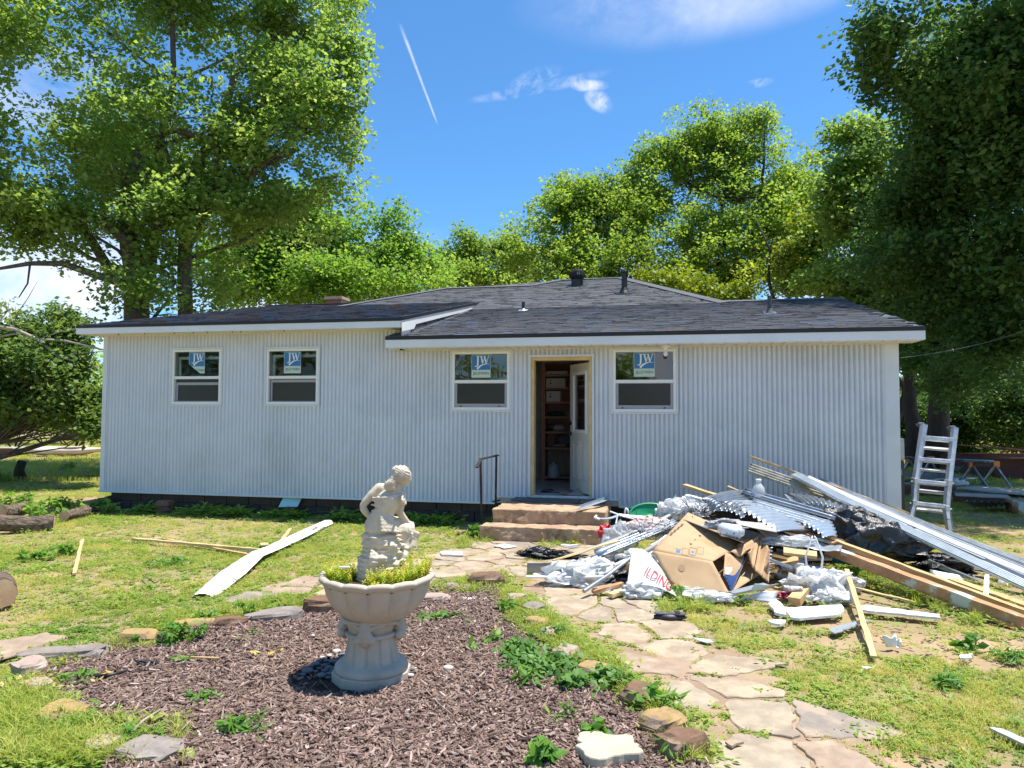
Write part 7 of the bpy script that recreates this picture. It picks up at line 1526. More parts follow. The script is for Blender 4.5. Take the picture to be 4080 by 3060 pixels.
onsheet(cr, [[c3(*p_) for p_ in ((805, 1125), (920, 1235), (912, 1255), (845, 1355), (800, 1350))], [c3(*p_) for p_ in ((935, 1180), (975, 1135), (1010, 1140), (995, 1200), (965, 1232), (930, 1215))]], mat('printed_cream', (.62, .56, .50), rough=.6))
onsheet(cr, [[c3(x - 12, y - 12), c3(x + 12, y - 8), c3(x + 10, y + 14), c3(x - 10, y + 12)] for x, y in ((822, 1400), (835, 1440), (852, 1478), (800, 1380))], M_white, 'printed_icons')
tp = [o for o in box.children if o.name.startswith('top_panel')][0]; fp_ = [o for o in box.children if o.name.startswith('front_panel')][0]
def ringpoly(f, x0, y0, x1, y1, sk=0.0, w=4):
    def q_(x, y): return f(x + (y - y0) * sk, y + (x - x0) * .22)
    return [[q_(x0, y0), q_(x1, y0), q_(x1, y0 + w), q_(x0, y0 + w)], [q_(x0, y1 - w), q_(x1, y1 - w), q_(x1, y1), q_(x0, y1)], [q_(x0, y0), q_(x0 + w, y0), q_(x0 + w, y1), q_(x0, y1)], [q_(x1 - w, y0), q_(x1, y0), q_(x1, y1), q_(x1 - w, y1)]]
pr = []
for k in range(4): pr += ringpoly(c3, 250 + 82 * k, 1062 + 8 * k - 14 * k, 322 + 82 * k, 1140 + 8 * k - 14 * k, sk=-.15)
onsheet(tp, pr, M_ink, 'printed_icons')
onsheet(tp, [[c3(262, 1075), c3(310, 1083), c3(304, 1115), c3(256, 1108)], [c3(428, 1090), c3(462, 1098), c3(458, 1118), c3(424, 1110)], [c3(424, 1130), c3(452, 1136), c3(448, 1152), c3(420, 1146)]], M_blueink, 'printed_icons')
onsheet(tp, [[c3(340, 745), c3(372, 752), c3(1010, 1000), c3(1004, 1006), c3(368, 760), c3(338, 752)], [c3(880, 978), c3(1015, 998), c3(1012, 1004), c3(905, 992)]], M_ink, 'printed_line')
onsheet(tp, [[c3(322 - 38 * k + j * 2, 790 + 32 * k), c3(346 - 38 * k + j * 2, 795 + 32 * k), c3(320 - 38 * k, 830 + 32 * k), c3(298 - 38 * k, 824 + 32 * k)] for k in range(4) for j in (0,)] + [[c3(560 - 50 * k, 870 + 45 * k + 6 * j), c3(585 - 50 * k, 876 + 45 * k + 6 * j), c3(583 - 50 * k, 879 + 45 * k + 6 * j), c3(558 - 50 * k, 873 + 45 * k + 6 * j)] for k in range(4) for j in range(3)], M_ink, 'printed_text')
onsheet(fp_, [[c3(322 + 38 * math.cos(t), 1280 + 40 * math.sin(t)) for t in [k * math.pi / 8 for k in range(16)]]], mat('stamp_brown', (.34, .22, .13), rough=.9), 'round_stamp')
settle(box)
# --- bottle things
c_ = E1(*c3(1168, 440), 8.5); mb = MB(); mb.lathe([(.07, -.05), (.075, .0), (.065, .05), (.04, .085), (.028, .1), (.028, .115)], 16, c_); mb.mi = 1; mb.lathe([(.032, .113), (.034, .145), (.03, .15)], 14, c_); thing(mb, 'bottle', [M_plastic_t, M_white], 'clear plastic bottle with white cap standing on the ridge of the pile', 'bottle', smooth=True)
p0_, p1_ = E1(*c3(720, 850), 7.15), E1(*c3(1010, 890), 7.1); mb = MB(); mb.tube([p0_.lerp(p1_, t) for t in (0, .1, .5, .8, 1)], [.04, .06, .065, .065, .03], 14); mb.mi = 1; mb.tube([p0_.lerp(p1_, .12) + Vector((0, -.003, .0)), p0_.lerp(p1_, .85)], .068, 14); thing(mb, 'water_jug', [M_plastic_t, mat('jug_label', (.75, .80, .86), (.08, .2, .55), scale=26, rough=.5, lo=.58, hi=.62)], 'clear jug with blue and white label lying behind the box', 'jug', smooth=True)
# --- tangles of wire
def tangle(c, r, n, label, m, seed, rad=.004, name='wire_tangle'):
    rr = random.Random(seed); mb = MB(); c = Vector(c)
    for _ in range(n):
        p_ = c + Vector((rr.uniform(-1, 1) * r[0], rr.uniform(-1, 1) * r[1], rr.uniform(-1, 1) * r[2])); pts = [p_]; d = Vector((rr.gauss(0, 1), rr.gauss(0, 1), rr.gauss(0, .6))).normalized()
        for k in range(7): d = (d + Vector((rr.gauss(0, .6), rr.gauss(0, .6), rr.gauss(0, .5)))).normalized(); pts.append(pts[-1] + d * max(r) * .13)
        mb.tube(pts, rad, 4, cap=False)
    o = mb.build(name, m, None); tag(o, label, 'wire', None, 'stuff'); return rebase(o)
tangle(E1(*c3(520, 620), 7.9), (.22, .12, .09), 18, 'tangle of pale plastic strapping above the box', M_white, 1, .005)
tangle(E1(*c3(700, 680), 7.75), (.30, .12, .05), 22, 'tangle of brown twigs and dark wire above the box', M_barkd, 2, .004, 'twig_tangle')
tangle(E1(*c2(1700, 920), 7.65), (.30, .1, .08), 22, 'black wire snarled on the left gutter length', M_dk, 3, .003)
bag(E1(*c3(455, 570), 8.05) + Vector((0, 0, -.14)), (.17, .10, .09), M_plastic_t, 'clear crackly plastic behind the box corner', 24, amp=.9)
bag(E1(*c3(720, 760), 7.45) + Vector((0, 0, -.12)), (.24, .10, .08), mat('grey_rubbish_sheet', (.30, .30, .31), rough=.5), 'grey plastic sheet behind the cardboard box', 25, name='plastic_sheet', cat='plastic sheet', group=None, amp=.7)
bag(E1(*c3(1490, 965), 7.2) + Vector((0, 0, -.06)), (.28, .10, .06), M_plastic_t, 'see-through plastic sheet sagging under the bright corrugated sheet', 26, name='plastic_sheet', cat='plastic sheet', group=None, amp=.6)
# coil springs
def coil(p, q_, r, turns, label):
    p, q_ = Vector(p), Vector(q_); d = (q_ - p); ax = d.normalized(); a = ax.cross(Vector((0, 1, 0))).normalized(); b_ = ax.cross(a); n = turns * 10; mb = MB(); mb.tube([p + d * (i / n) + (a * math.cos(i * .6283) + b_ * math.sin(i * .6283)) * r for i in range(n + 1)], .004, 4); thing(mb, 'coil', M_alu, label, 'spring')
coil(E1(*c3(1305, 1050), 6.9), E1(*c3(1275, 1400), 6.8), .016, 9, 'long stretched metal coil hanging right of the torn flap'); coil(E1(*c4(800, 1265), 6.95), E1(*c4(960, 1350), 6.8), .022, 8, 'short grey coil spring lying on the beam')
# --- lumber behind and under
LL = 'loose lumber in the pile'
plank(E1(*c3(350, 370), 8.8), E1(*c3(700, 485), 8.5), .09, .035, 'board', M_pine, 'clean pine board sticking up at the left end of the pile', group=LL)
plank(E1(*c3(830, 385), 9.0), E1(*c3(990, 450), 8.8), .03, .02, 'board', M_pine, 'thin pine splint sticking up near the bottle', group=LL)
plank(E1(*c3(345, 510), 8.35), E1(*c3(345, 600), 8.35), .07, .05, 'board', M_oldwood, 'short brown block end at the left of the pile against the wall', group=LL)
plank(E1(*c3(365, 500), 8.3), E1(*c3(540, 545), 8.2), .10, .06, 'board', M_whitepaint, 'white painted board with nail holes at the upper left of the pile', group=LL)
plank(E1(*c3(1145, 790), 7.5), E1(*c3(1420, 1000), 7.2), .16, .02, 'board', M_tanboard, 'brown board under the sheets', group=LL)
plank(E1(*c3(1700, 905), 7.5), E1(*c3(2010, 1010), 7.3), .12, .03, 'board', M_oldwood, 'rusty brown board under the pale flat panel', group=LL)
rl = random.Random(9)
for i in range(20):
    x0, y0 = rl.uniform(1020, 1500), rl.uniform(1080, 1330); x1, y1 = x0 + rl.uniform(250, 560), y0 + rl.uniform(-40, 130); Y = rl.uniform(7.0, 7.7); a = E1(*c3(x0, y0), Y); b_ = E1(*c3(x1, y1), Y - .1); a.z = max(a.z, .03); b_.z = max(b_.z, .03)
    mi_ = rl.randrange(5); plank(a, b_, rl.uniform(.04, .10), rl.uniform(.015, .035), 'scrap_board', (M_pine, M_oldwood, M_tanboard, M_pine, M_galvw)[mi_], ('orange pine', 'brown painted', 'grey tan', 'clean pine', 'pale metal')[mi_] + ' scrap lying %s in the stack inside the hollow of the pile' % ORD[i], group='scrap boards in the hollow of the pile', roll=rl.uniform(-.5, .5))
for i in range(14):
    x0 = rl.uniform(600, 1700); Y = rl.uniform(7.9, 8.5); a = E1(*c3(x0, rl.uniform(700, 900)), Y); b_ = E1(*c3(x0 + rl.uniform(300, 700), rl.uniform(820, 1000)), Y - .3); a.z = min(a.z, .35); b_.z = min(max(b_.z, .05), .3)
    plank(a, b_, rl.uniform(.08, .2), .03, 'scrap_board', rl.choice((M_oldwood, M_tanboard, M_foundation)), 'old board buried under the metal sheets, the %s counted upwards' % ORD[i], group='old boards buried under the sheets', roll=rl.uniform(-.4, .4))
bag((3.0, 8.2, 0), (.75, .35, .24), mat('dark_rubble', (.05, .04, .035), (.10, .07, .05), scale=9, rough=.9, bump=.6), 'dark heap of rubble that carries the sheets', 31, name='rubble_heap', cat='rubble', group=None, amp=.6)
# --- front litter of the pile
plank(GRD(c3, 860, 1560, .03), GRD(c3, 1260, 1470, .07), .09, .02, 'white_board', M_galvw, 'pale grey trim board lying in front of the box', group='white pieces in front of the pile')
corr(GRD(c3, 1080, 1540, .05), GRD(c3, 1330, 1500, .09), GRD(c3, 1400, 1460, .14), GRD(c3, 1130, 1460, .12), 1, .012, 'white_tray', M_white, 'white curved plastic panel in front of the box', group=None)
corr(GRD(c3, 930, 1640, .02), GRD(c3, 1330, 1655, .02), GRD(c3, 1385, 1530, .10), GRD(c3, 1060, 1560, .09), 1, .015, 'grey_tray', M_mirror, 'shiny grey plastic tray in front of the pile', group=None)
bag(GRD(c3, 520, 1640) + Vector((0, .06, 0)), (.17, .08, .04), M_plastic_w, 'low white plastic scrap in the grass under the box, left one', 33, amp=.9)
bag(GRD(c3, 720, 1660) + Vector((0, .05, 0)), (.16, .07, .045), M_plastic_w, 'low white plastic scrap in the grass under the box, right one', 34, amp=.9)
bag(GRD(c3, 430, 1560) + Vector((0, -.02, 0)), (.13, .05, .035), M_plastic_t, 'clear plastic packaging in the shade under the box', 35, amp=.9)
hb_ = bag(GRD(c3, 1850, 1640) + Vector((0, .12, 0)), (.22, .12, .15), M_plastic_w, 'white carrier bag with two handles standing up in front of the beams', 36, amp=.85, neck=(.02, .05, .52))
bag(GRD(c3, 1640, 1440) + Vector((0, .15, 0)), (.17, .10, .12), M_plastic_w, 'white plastic spread left of the carrier bag', 37, amp=.9)
bag(GRD(c3, 2080, 1560) + Vector((0, .1, 0)), (.20, .10, .12), M_plastic_w, 'white plastic spread right of the carrier bag', 38, amp=.9)
bag(GRD(c3, 2020, 1690) + Vector((0, .08, 0)), (.17, .08, .07), M_plastic_w, 'small white plastic knot under the carrier bag', 39, amp=.9)
plank(GRD(c3, 1560, 1650, .04), GRD(c3, 1690, 1500, .09), .10, .07, 'wood_block', M_pine, 'short orange offcut of lumber in front of the pile', cat='wood block')
plank(GRD(c3, 1330, 1500, .08), GRD(c3, 1590, 1550, .05), .05, .02, 'wood_scrap', M_oldwood, 'thin brown wood scrap above the orange offcut', cat='wood scrap')
mb = MB(); p_ = GRD(c3, 1440, 1500, .12); mb.tube([p_, p_ + Vector((.16, -.01, -.01))], .025, 12); thing(mb, 'spray_can', mat('can_label', (.75, .75, .72), (.1, .1, .1), scale=30, rough=.4), 'white printed tube lying on the brown wood scrap', 'can')
bag(GRD(c3, 1470, 1610, .03), (.09, .05, .035), mat('red_wrapper', (.35, .02, .03), rough=.4), 'dark red wrapper beside the orange offcut', 41, name='wrapper', cat='wrapper', group=None)
def ragged(ptsf, h, label, m=M_foam, name='foam_scrap', cat='foam board', group='white pieces in front of the pile', z=.04, slope=None):
    pts = [G(*p_, z) for p_ in ptsf]; c = sum(pts, Vector()) / len(pts); poly_ = []; n = len(pts)
    for i in range(n):
        a, b_ = pts[i], pts[(i + 1) % n]; k = max(2, int((b_ - a).length / .05))
        for j in range(k): p_ = a.lerp(b_, j / k); w = .012; w = .022; poly_.append((p_.x - c.x + w * fbm((p_.x * 20, p_.y * 20, 1), 1, 2), p_.y - c.y + w * fbm((p_.x * 20, p_.y * 20, 7), 1, 2)))
    mb = MB(); h *= .6; mb.poly(poly_, 0, h); o = mb.build(name, m, None); o.location = (c.x, c.y, z - .02); tag(o, label, cat, group); return o
ragged([z6(650, 620), z6(1035, 600), z6(1045, 640), z6(1000, 665), z6(760, 688), z6(700, 680)], .035, 'long ragged white foam board right in front of the pile')
ragged([z6(552, 590), z6(600, 562), z6(655, 600), z6(662, 668), z6(600, 650)], .04, 'broken white foam corner left of the long foam board')
ragged([z6(1118, 618), z6(1180, 600), z6(1660, 660), z6(1672, 682), z6(1180, 636)], .03, 'long thin white painted strip lying in the grass to the right', cat='strip', name='white_strip', m=M_whitepaint)
ragged([z6(555, 700), z6(640, 690), z6(668, 700), z6(640, 724), z6(570, 718)], .03, 'crumpled white fragment on the bare soil')
ragged([z6(950, 745), z6(1170, 680), z6(1212, 690), z6(985, 775)], .012, 'short pale blue-white trim piece crossing under the lath', m=M_galvw, name='trim_piece', cat='trim')
ragged([z6(60, 800), z6(185, 815), z6(196, 828), z6(150, 832)], .012, 'thin white sliver lying on the flagstones', m=M_white, name='white_sliver', cat='sliver')
ragged([z6(1160, 985), z6(1215, 990), z6(1190, 1005)], .01, 'tiny white chip near the foot of the lath', name='white_chip', cat='chip')
ragged([z6(1790, 915), z6(1835, 920), z6(1880, 905), z6(1870, 932), z6(1800, 935)], .02, 'small white fragment alone in the right lawn', name='white_fragment', cat='fragment')
ragged([z6(1975, 1385), z6(2060, 1390), z6(2260, 1470), z6(2250, 1505)], .02, 'pale green-grey board end at the right edge of the lawn', m=mat('pale_green_board', (.45, .46, .38), rough=.8), name='pale_board', cat='board')
ragged([z6(272, 1470), z6(330, 1462), z6(384, 1480), z6(320, 1502)], .02, 'small tan stone chip on the flagstones', m=M_flag[0], name='stone_chip', cat='stone chip')
ragged([z5(640, 255), z5(785, 255), z5(787, 276), z5(650, 272)], .03, 'thick white foam piece lying on the lawn behind the planter')
ragged([z5(985, 210), z5(1060, 200), z5(1140, 215), z5(1060, 226)], .012, 'crumpled white scrap on the path below the steps', name='white_scrap', cat='scrap')
ragged([z5(770, 548), z5(868, 546), z5(868, 556), z5(775, 558)], .015, 'small white strip in the weeds of the bed', name='white_strip', cat='strip', m=M_white)
ragged([z4(1690, 195), z4(1738, 194), z4(1742, 208), z4(1695, 210)], .02, 'tiny cream offcut on the left lawn', name='offcut', cat='offcut', m=M_pine_y)
# broken china
for (x, y, s_, rz, lab) in ((1335, 870, .060, .3, 'larger cupped shard of broken white china on the bare soil'), (1385, 880, .042, 1.5, 'smaller shard of broken white china beside the larger one')):
    g = GRD(z6, x, y); mb = MB(); mb.grid(lambda u, v: (s_ * math.cos(u * 2.6 + .3) * (.6 + .4 * v), s_ * math.sin(u * 2.6 + .3) * (.6 + .4 * v), s_ * 1.2 * v * (1 + .15 * math.sin(u * 14))), 14, 5); mb.grid(lambda u, v: (s_ * .6 * math.cos(u * 2.6 + .3) * v, s_ * .6 * math.sin(u * 2.6 + .3) * v, .002), 8, 2)
    o = mb.build('china_shard', M_white, None, smooth=True, solid=.004); o.location = (g.x, g.y, .0); o.rotation_euler = (.2, 0, rz + math.pi); tag(o, lab, 'china shard', 'broken china')
# laths
plank(GRD(z6, 1240, 940, .03), E1(*z6(1062, 375), 6.9), .04, .018, 'lath', M_pine_y, 'yellow lath with one end on the bare soil leaning up to the beams', cat='lath')
plank(GRD(z6, 1110, 490, .06), GRD(z6, 1500, 585, .04), .03, .015, 'lath', M_pine_y, 'thin lath lying in the grass under the beams', cat='lath')
plank(GRD(c2, 1190, 1640, .04), GRD(c2, 1335, 1590, .05), .06, .035, 'wood_block', M_pine_y, 'short pine block beside the lettered bag', cat='wood block')
plank(GRD(c2, 1000, 1600, .05), GRD(c2, 1330, 1510, .10), .06, .03, 'board', M_oldwood, 'grey-brown board between the left bag and the lettered bag', group=LL)
plank(GRD(c2, 1330, 1390, .09), GRD(c2, 1420, 1290, .18), .06, .05, 'wood_block', M_pine, 'pine block behind the lettered bag', cat='wood block')
# shoe
g = GRD(z5, 2140, 715); shoe = empty('shoe', (g.x, g.y + .04, 0), 0, 'worn black slip-on shoe lying sole up on the flagstones', 'shoe')
mb = MB()
def sh(u, v):
    x = (u - .5) * .26; w = .045 * (1 - .35 * math.cos(u * 6.0 + .6)) * math.sqrt(max(0, math.sin(math.pi * min(.985, max(.015, u))))) ** .5; a = 2 * math.pi * v; return (x, w * math.cos(a), .032 + (.028 + .010 * (1 - u)) * math.sin(a) * math.sqrt(max(.02, math.sin(math.pi * min(.98, max(.02, u))))))
mb.grid(sh, 20, 14); mb.build('upper', M_dk, shoe, smooth=True)
mb = MB(); mb.poly([((u - .5) * .255, w) for u, w in ((0, .0), (.04, .028), (.2, .036), (.5, .030), (.75, .042), (.93, .034), (1, 0), (.93, -.034), (.75, -.042), (.5, -.030), (.2, -.036), (.04, -.028))], .055, .066); mb.build('sole', mat('worn_sole', (.07, .07, .075), (.12, .12, .12), scale=20, rough=.6), shoe, bevel=.003)
mb = MB(); mb.box((.035, -.034, .066), (.075, .034, .072)); mb.build('heel_pad', M_dk, shoe); shoe.rotation_euler = (0, 0, -.1)
# grass grows over: nothing more here

# ---------------------------------------------------------------- left lawn
# long bent white trim
T0_, T1_, T2_, T3_ = G(*z4(1310, 552)), G(*z4(1660, 320)), G(*z4(1760, 262)), G(*z4(2125, 78))
mb = MB(); cl_ = [T0_, T0_.lerp(T1_, .5), T1_, T2_, T2_.lerp(T3_, .5), T3_]; wd = [.20, .26, .17, .17, .20, .17]; zz_ = [.01, .06, .09, .06, .05, .04]
def tr(u, v):
    k = v * 5; i = min(4, int(k)); t = k - i; c = cl_[i].lerp(cl_[i + 1], t); w = wd[i] * (1 - t) + wd[i + 1] * t; d = (T3_ - T0_).normalized(); s_ = Vector((d.y, -d.x, 0)); a = (u - .5) * w; lip = .028 if u > .86 else (.0 if u > .1 else .012)
    return c + s_ * a + Vector((0, 0, zz_[i] * (1 - t) + zz_[i + 1] * t + .02 * math.cos((u - .5) * 3) - lip + (.006 * fbm((u * 9, v * 30, 2), 1, 2))))
mb.grid(tr, 14, 60); o = mb.build('white_trim_strip', M_white, None, smooth=True, solid=.003); tag(o, 'long bent white trim strip lying diagonally across the left lawn', 'trim strip'); rebase(o)
mb = MB(); 
for k in range(7): g = G(*z4(2010 + 16 * k, 118 - 9 * (k % 3)), .09); mb.tube([g, g + Vector((.05, .03, .004))], .007, 4)
thing(mb, 'bark_flake', M_dk, 'black tar marks stuck on the far end of the white trim strip', 'tar')
LW = 'pine laths on the left lawn'
plank(GRD(z4, 480, 402, .02), GRD(z4, 535, 178, .02), .035, .02, 'lath', M_pine_y, 'short upright-looking lath nearest the log, alone in the left lawn', 'lath', LW)
plank(GRD(z4, 862, 174, .03), GRD(z4, 1705, 248, .04), .05, .03, 'lath', M_pine_y, 'longest lath lying across the left lawn', 'lath', LW)
plank(GRD(z4, 1060, 172, .015), GRD(z4, 1700, 292, .02), .03, .015, 'lath', M_pine, 'second lath crossing under the longest one', 'lath', LW)
plank(GRD(z4, 1790, 235, .02), GRD(z4, 1880, 112, .02), .045, .02, 'lath', M_pine_y, 'short lath just beside the white trim strip', 'lath', LW)
# logs
M_logbark = mat('furrowed_log_bark', (.24, .175, .12), (.10, .075, .055), scale=5, stretch=(.6, 5, 5), rough=1, bump=1.0, bscale=9, bdist=.05, lo=.42, hi=.6)
M_logend = mat('fresh_log_end', (.62, .42, .26), (.50, .30, .17), scale=5, rough=.8, bump=.2)
def log(p, q_, r, label, knob=.12, seed=0, group='cut logs on the left lawn', end=True):
    p, q_ = Vector(p), Vector(q_); root = empty('log', p.lerp(q_, .5), 0, label, 'log', group); root.location.z = 0; o0_ = Vector(root.location); d = (q_ - p); L_ = d.length; d.normalize(); s_ = d.cross(Vector((0, 0, 1))).normalized(); u_ = s_.cross(d); mb = MB(); nr, ns = 30, 40
    def f(u, v):
        a = 2 * math.pi * u; k = 1 + knob * fbm((math.cos(a) * 2 + seed, math.sin(a) * 2, v * L_ * 1.6), 1, 3) + .09 * (1 - 2 * abs(mnoise.noise(Vector((math.cos(a) * 6, math.sin(a) * 6, v * L_ * 3 + seed))))); c = p + (q_ - p) * v + Vector((0, 0, .02 * math.sin(v * 5 + seed))); return c + (s_ * math.cos(a) + u_ * math.sin(a)) * r * k - o0_
    mb.grid(f, nr, ns); mb.build('bark', M_logbark, root, smooth=True)
    for v in (0, 1):
        mb = MB(); pts = [Vector(f(i / nr, v)) for i in range(nr)]; c = sum(pts, Vector()) / nr; inn = [c + (x - c) * .985 + d * (.004 if v else -.004) for x in pts]; mb.add(inn + [c + d * (.006 if v else -.006)], [(i, (i + 1) % nr, nr) for i in range(nr)]); mb.build('cut_end', M_logend, root)
    return root
a, b_ = GRD(z4, -80, 150), GRD(z4, 318, 118); log(a + Vector((-.2, .12, .12)), b_ + Vector((0, .1, .10)), .105, 'bark-covered log with a pale torn end in the left lawn', seed=1)
a, b_ = GRD(z4, -60, 60), GRD(z4, 105, 30); log(a + Vector((0, .2, .1)), b_ + Vector((0, .2, .1)), .10, 'thick log behind the pale-ended one at the left edge', seed=2)
a, b_ = GRD(z1, 400, 1592), GRD(z1, 735, 1490); log(a + Vector((0, .05, .07)), b_ + Vector((0, .05, .09)), .075, 'knobbly log pointing at the house corner', knob=.35, seed=3)
g = G(*z4(-10, 636)); log(g + Vector((-.38, .5, .11)), g + Vector((-.01, .03, .115)), .115, 'sawn log end at the left edge of the lawn', seed=4)
for (x, y, s_, lab) in ((230, 1560, 1.0, 'leafy green branch lying between the logs'), (640, 1540, .9, 'leafy twig beside the knobbly log'), (60, 1500, .8, 'green leaves on the log at the left edge'), (330, 1530, .8, 'green leaves behind the pale-ended log'), (-10, 1330, 1.0, 'wilted twigs by the stump at the left edge')):
    g = GRD(z1, x, y); r = np.random.default_rng(int(abs(x))); cs = np.stack([g.x + r.normal(0, .22 * s_, 9), g.y + r.normal(0, .12, 9), .08 + r.random(9) * .12], 1); V, F, t = leaf_cloud(cs, np.full(9, .12), np.full(9, 16), .11, r, droop=.5); root = empty('fallen_branch', (g.x, g.y, 0), 0, lab, 'branch', 'leafy branches on the left lawn'); meshobj('leaves', np_mesh('leaves', V - np.array([g.x, g.y, 0]), F, {'tint': t}), root, LEAF_C if x > 0 else LEAF_A)
    mb = MB(); mb.tube([(-.35 * s_, 0, .03), (0, .02, .07), (.35 * s_, .05, .12)], [.012, .009, .004], 5); mb.build('twig', M_bark, root)
# weed clumps with big leaves on the lawn and in the bed, each a thing
WL = leaf_mat('big_weed_leaf', [(.05, .16, .02), (.11, .26, .03), (.24, .38, .05)], trans=.35)
def weed(u, v, w, h, n, label, ls=.05, seed=0, lname='weed', leaf=WL, group='weeds growing in and around the mulch bed', heart=False, narrow=False):
    g = G(u, v); r = np.random.default_rng(seed + 1000); k = max(3, n // 9); cs = np.stack([r.normal(0, w * .45, k), r.normal(0, w * .28, k), r.random(k) * h * .8 + .01], 1); V, F, t = leaf_cloud(cs, np.full(k, w * .28 + .01), np.full(k, 9), ls, r, droop=.45)
    if narrow:
        V = V.reshape(-1, 4, 3); m_ = (V[:, 1] + V[:, 3]) / 2; V[:, 1] = m_ + (V[:, 1] - m_) * .3; V[:, 3] = m_ + (V[:, 3] - m_) * .3; V = V.reshape(-1, 3)
    V[:, 2] = np.maximum(V[:, 2], .004); root = empty(lname, g, 0, label, 'weed', group); meshobj('leaves', np_mesh('leaves', V, F, {'tint': t}), root, leaf); mb = MB()
    for i in range(min(k, 10)): mb.tube([(0, 0, -.01), tuple(cs[i] * .6), tuple(cs[i])], .0025, 4, cap=False)
    mb.build('stalks', WL, root)
for i, a in enumerate([(z4(1170, 860), .17, .16, 200, 'bright green leafy weed clump against the back border stones', .05), (z4(1330, 720), .14, .12, 110, 'leafy weeds climbing over the flat tan stone', .045), (z4(1600, 690), .06, .16, 60, 'upright weed between two border stones', .05), (z4(900, 870), .05, .10, 50, 'dark weed beside the orange border stone', .045), (z4(1280, 1230), .11, .05, 90, 'narrow-leaved green weed spread on the mulch left of the planter', .09),
    (z4(1560, 1430), .12, .09, 110, 'ragged green weed in the middle of the front mulch', .08), (z4(430, 1100), .15, .07, 120, 'grassy weed at the left end of the bed', .09), (z4(480, 1400), .18, .08, 160, 'grassy weed growing over the mossy ochre stone', .09), (z4(910, 1520), .12, .10, 110, 'grassy weed near the bottom grey stone', .09), (z4(390, 960), .07, .10, 60, 'tall-bladed weed behind the leftmost slab', .08),
    (z4(1200, 985), .08, .04, 50, 'small green weed far left in the mulch', .05), (z4(1590, 830), .10, .05, 70, 'low weed in front of the long cracked stone', .05), (z5(650, 700), .16, .05, 150, 'low grassy weed right of the planter bowl', .06), (z5(1060, 660), .06, .12, 60, 'upright bladed weed near the top right of the bed', .09), (z5(830, 745), .05, .05, 36, 'little yellow-green seedling right of the pedestal', .05),
    (z5(860, 900), .05, .07, 40, 'small heart-leaved seedling in the bed', .06), (z5(960, 850), .07, .07, 50, 'row of heart-leaved seedlings in the bed', .06), (z5(1430, 1370), .07, .10, 40, 'thin grass tuft low in the right of the mulch', .08), (z5(1290, 1640), .06, .20, 90, 'tall nettle-like weed at the bottom edge', .07), (z5(1650, 1490), .10, .08, 90, 'weed behind the pale cream slab', .06), (z5(1170, 1140), .10, .18, 40, 'lanky grass stalks in front of the ivy', .10),
    (z5(1960, 1270), .07, .14, 60, 'dark-leaved weed over the square brown stone', .07), (z5(2150, 1330), .10, .16, 60, 'arching grass beside the path near the lower border', .08), (z5(1240, 190), .10, .12, 90, 'grass clump at the foot of the bottom step', .10), (z5(1500, 180), .04, .10, 30, 'small leafy weed against the bottom step', .05), (z5(1570, 190), .05, .13, 36, 'taller leafy weed against the bottom step near the bags', .05),
    (z5(900, 160), .22, .16, 260, 'big green weed clump at the left foot of the steps', .06), (z5(980, 90), .10, .22, 60, 'tall grass beside the handrail post', .11), (z4(230, 300), .16, .10, 130, 'dark weed in the left lawn', .07), (z4(430, 270), .12, .10, 90, 'second dark weed beside the first in the left lawn', .07), (z4(1100, 330), .2, .05, 120, 'broad-leaved rosette near the white trim strip', .09), (z1(450, 1250), .25, .25, 120, 'bright yellow-green plant beyond the logs', .12),
    (z6(1080, 430), .10, .18, 90, 'tall grass growing through the pile beside the lath', .10), (z6(400, 590), .06, .07, 60, 'green weed in front of the grey tray', .05), (z6(1850, 880), .10, .09, 60, 'grey-leaved weed in the right lawn', .07), (z6(1700, 1120), .12, .08, 80, 'broad weed low in the right lawn', .09), (z6(2100, 960), .14, .08, 90, 'yellow-green weed near the right edge', .08), (z6(-60, 560), .12, .14, 130, 'grass clump between lettered bag and box', .08), (z5(2200, 1630), .08, .12, 60, 'grass by the lowest border stone', .08)]):
    weed(*a[0], a[1], a[2], a[3], a[4], a[5], seed=i, narrow=a[5] >= .08)
IV = leaf_mat('ivy_leaf', [(.06, .17, .035), (.14, .28, .06), (.28, .42, .12)], trans=.35)
for i, (x, y, w, lab) in enumerate(((1130, 930, .16, 'ivy at the upper end of the green tongue in the mulch'), (1250, 1000, .20, 'ivy patch trailing down the right side of the mulch'), (1400, 1060, .22, 'ivy patch against the broad ochre stone'), (1580, 1140, .20, 'dark veined ivy at the lower end of the tongue'), (1730, 1130, .14, 'ivy climbing over the broad ochre stone'), (1400, 830, .12, 'small leafy vine over the rose border stone'))):
    weed(*z5(x, y), w, .10, 300, lab, ls=.055, seed=200 + i, lname='ivy', leaf=IV, group='ivy along the right edge of the mulch')
# dry yellow leaves, stick, black hose on the mulch
YL = leaf_mat('yellowed_leaf', [(.45, .30, .08), (.60, .45, .12), (.62, .52, .25)], trans=.15)
for i, (x, y, w, n, lab) in enumerate(((330, 1130, .26, 130, 'heap of dry yellowed leaves at the left corner of the bed'), (560, 960, .22, 90, 'dry leaves drifted against the leftmost border slab'), (980, 1250, .07, 12, 'torn yellow leaf by the thin stick on the mulch'), (1780, 930, .12, 20, 'few yellow leaves left of the planter'))):
    weed(*z4(x, y), w, .03, n, lab, ls=.045, seed=300 + i, lname='dry_leaves', leaf=YL, group='yellowed leaves on the mulch')
weed(*z5(900, 770), .12, .02, 40, 'yellow leaves scattered right of the planter', ls=.04, seed=310, lname='dry_leaves', leaf=YL, group='yellowed leaves on the mulch')
def twig(pts, r, m, name, label, cat): mb = MB(); mb.tube(pts, [r * (1 - .5 * i / len(pts)) for i in range(len(pts))], 6); thing(mb, name, m, label, cat, smooth=True)
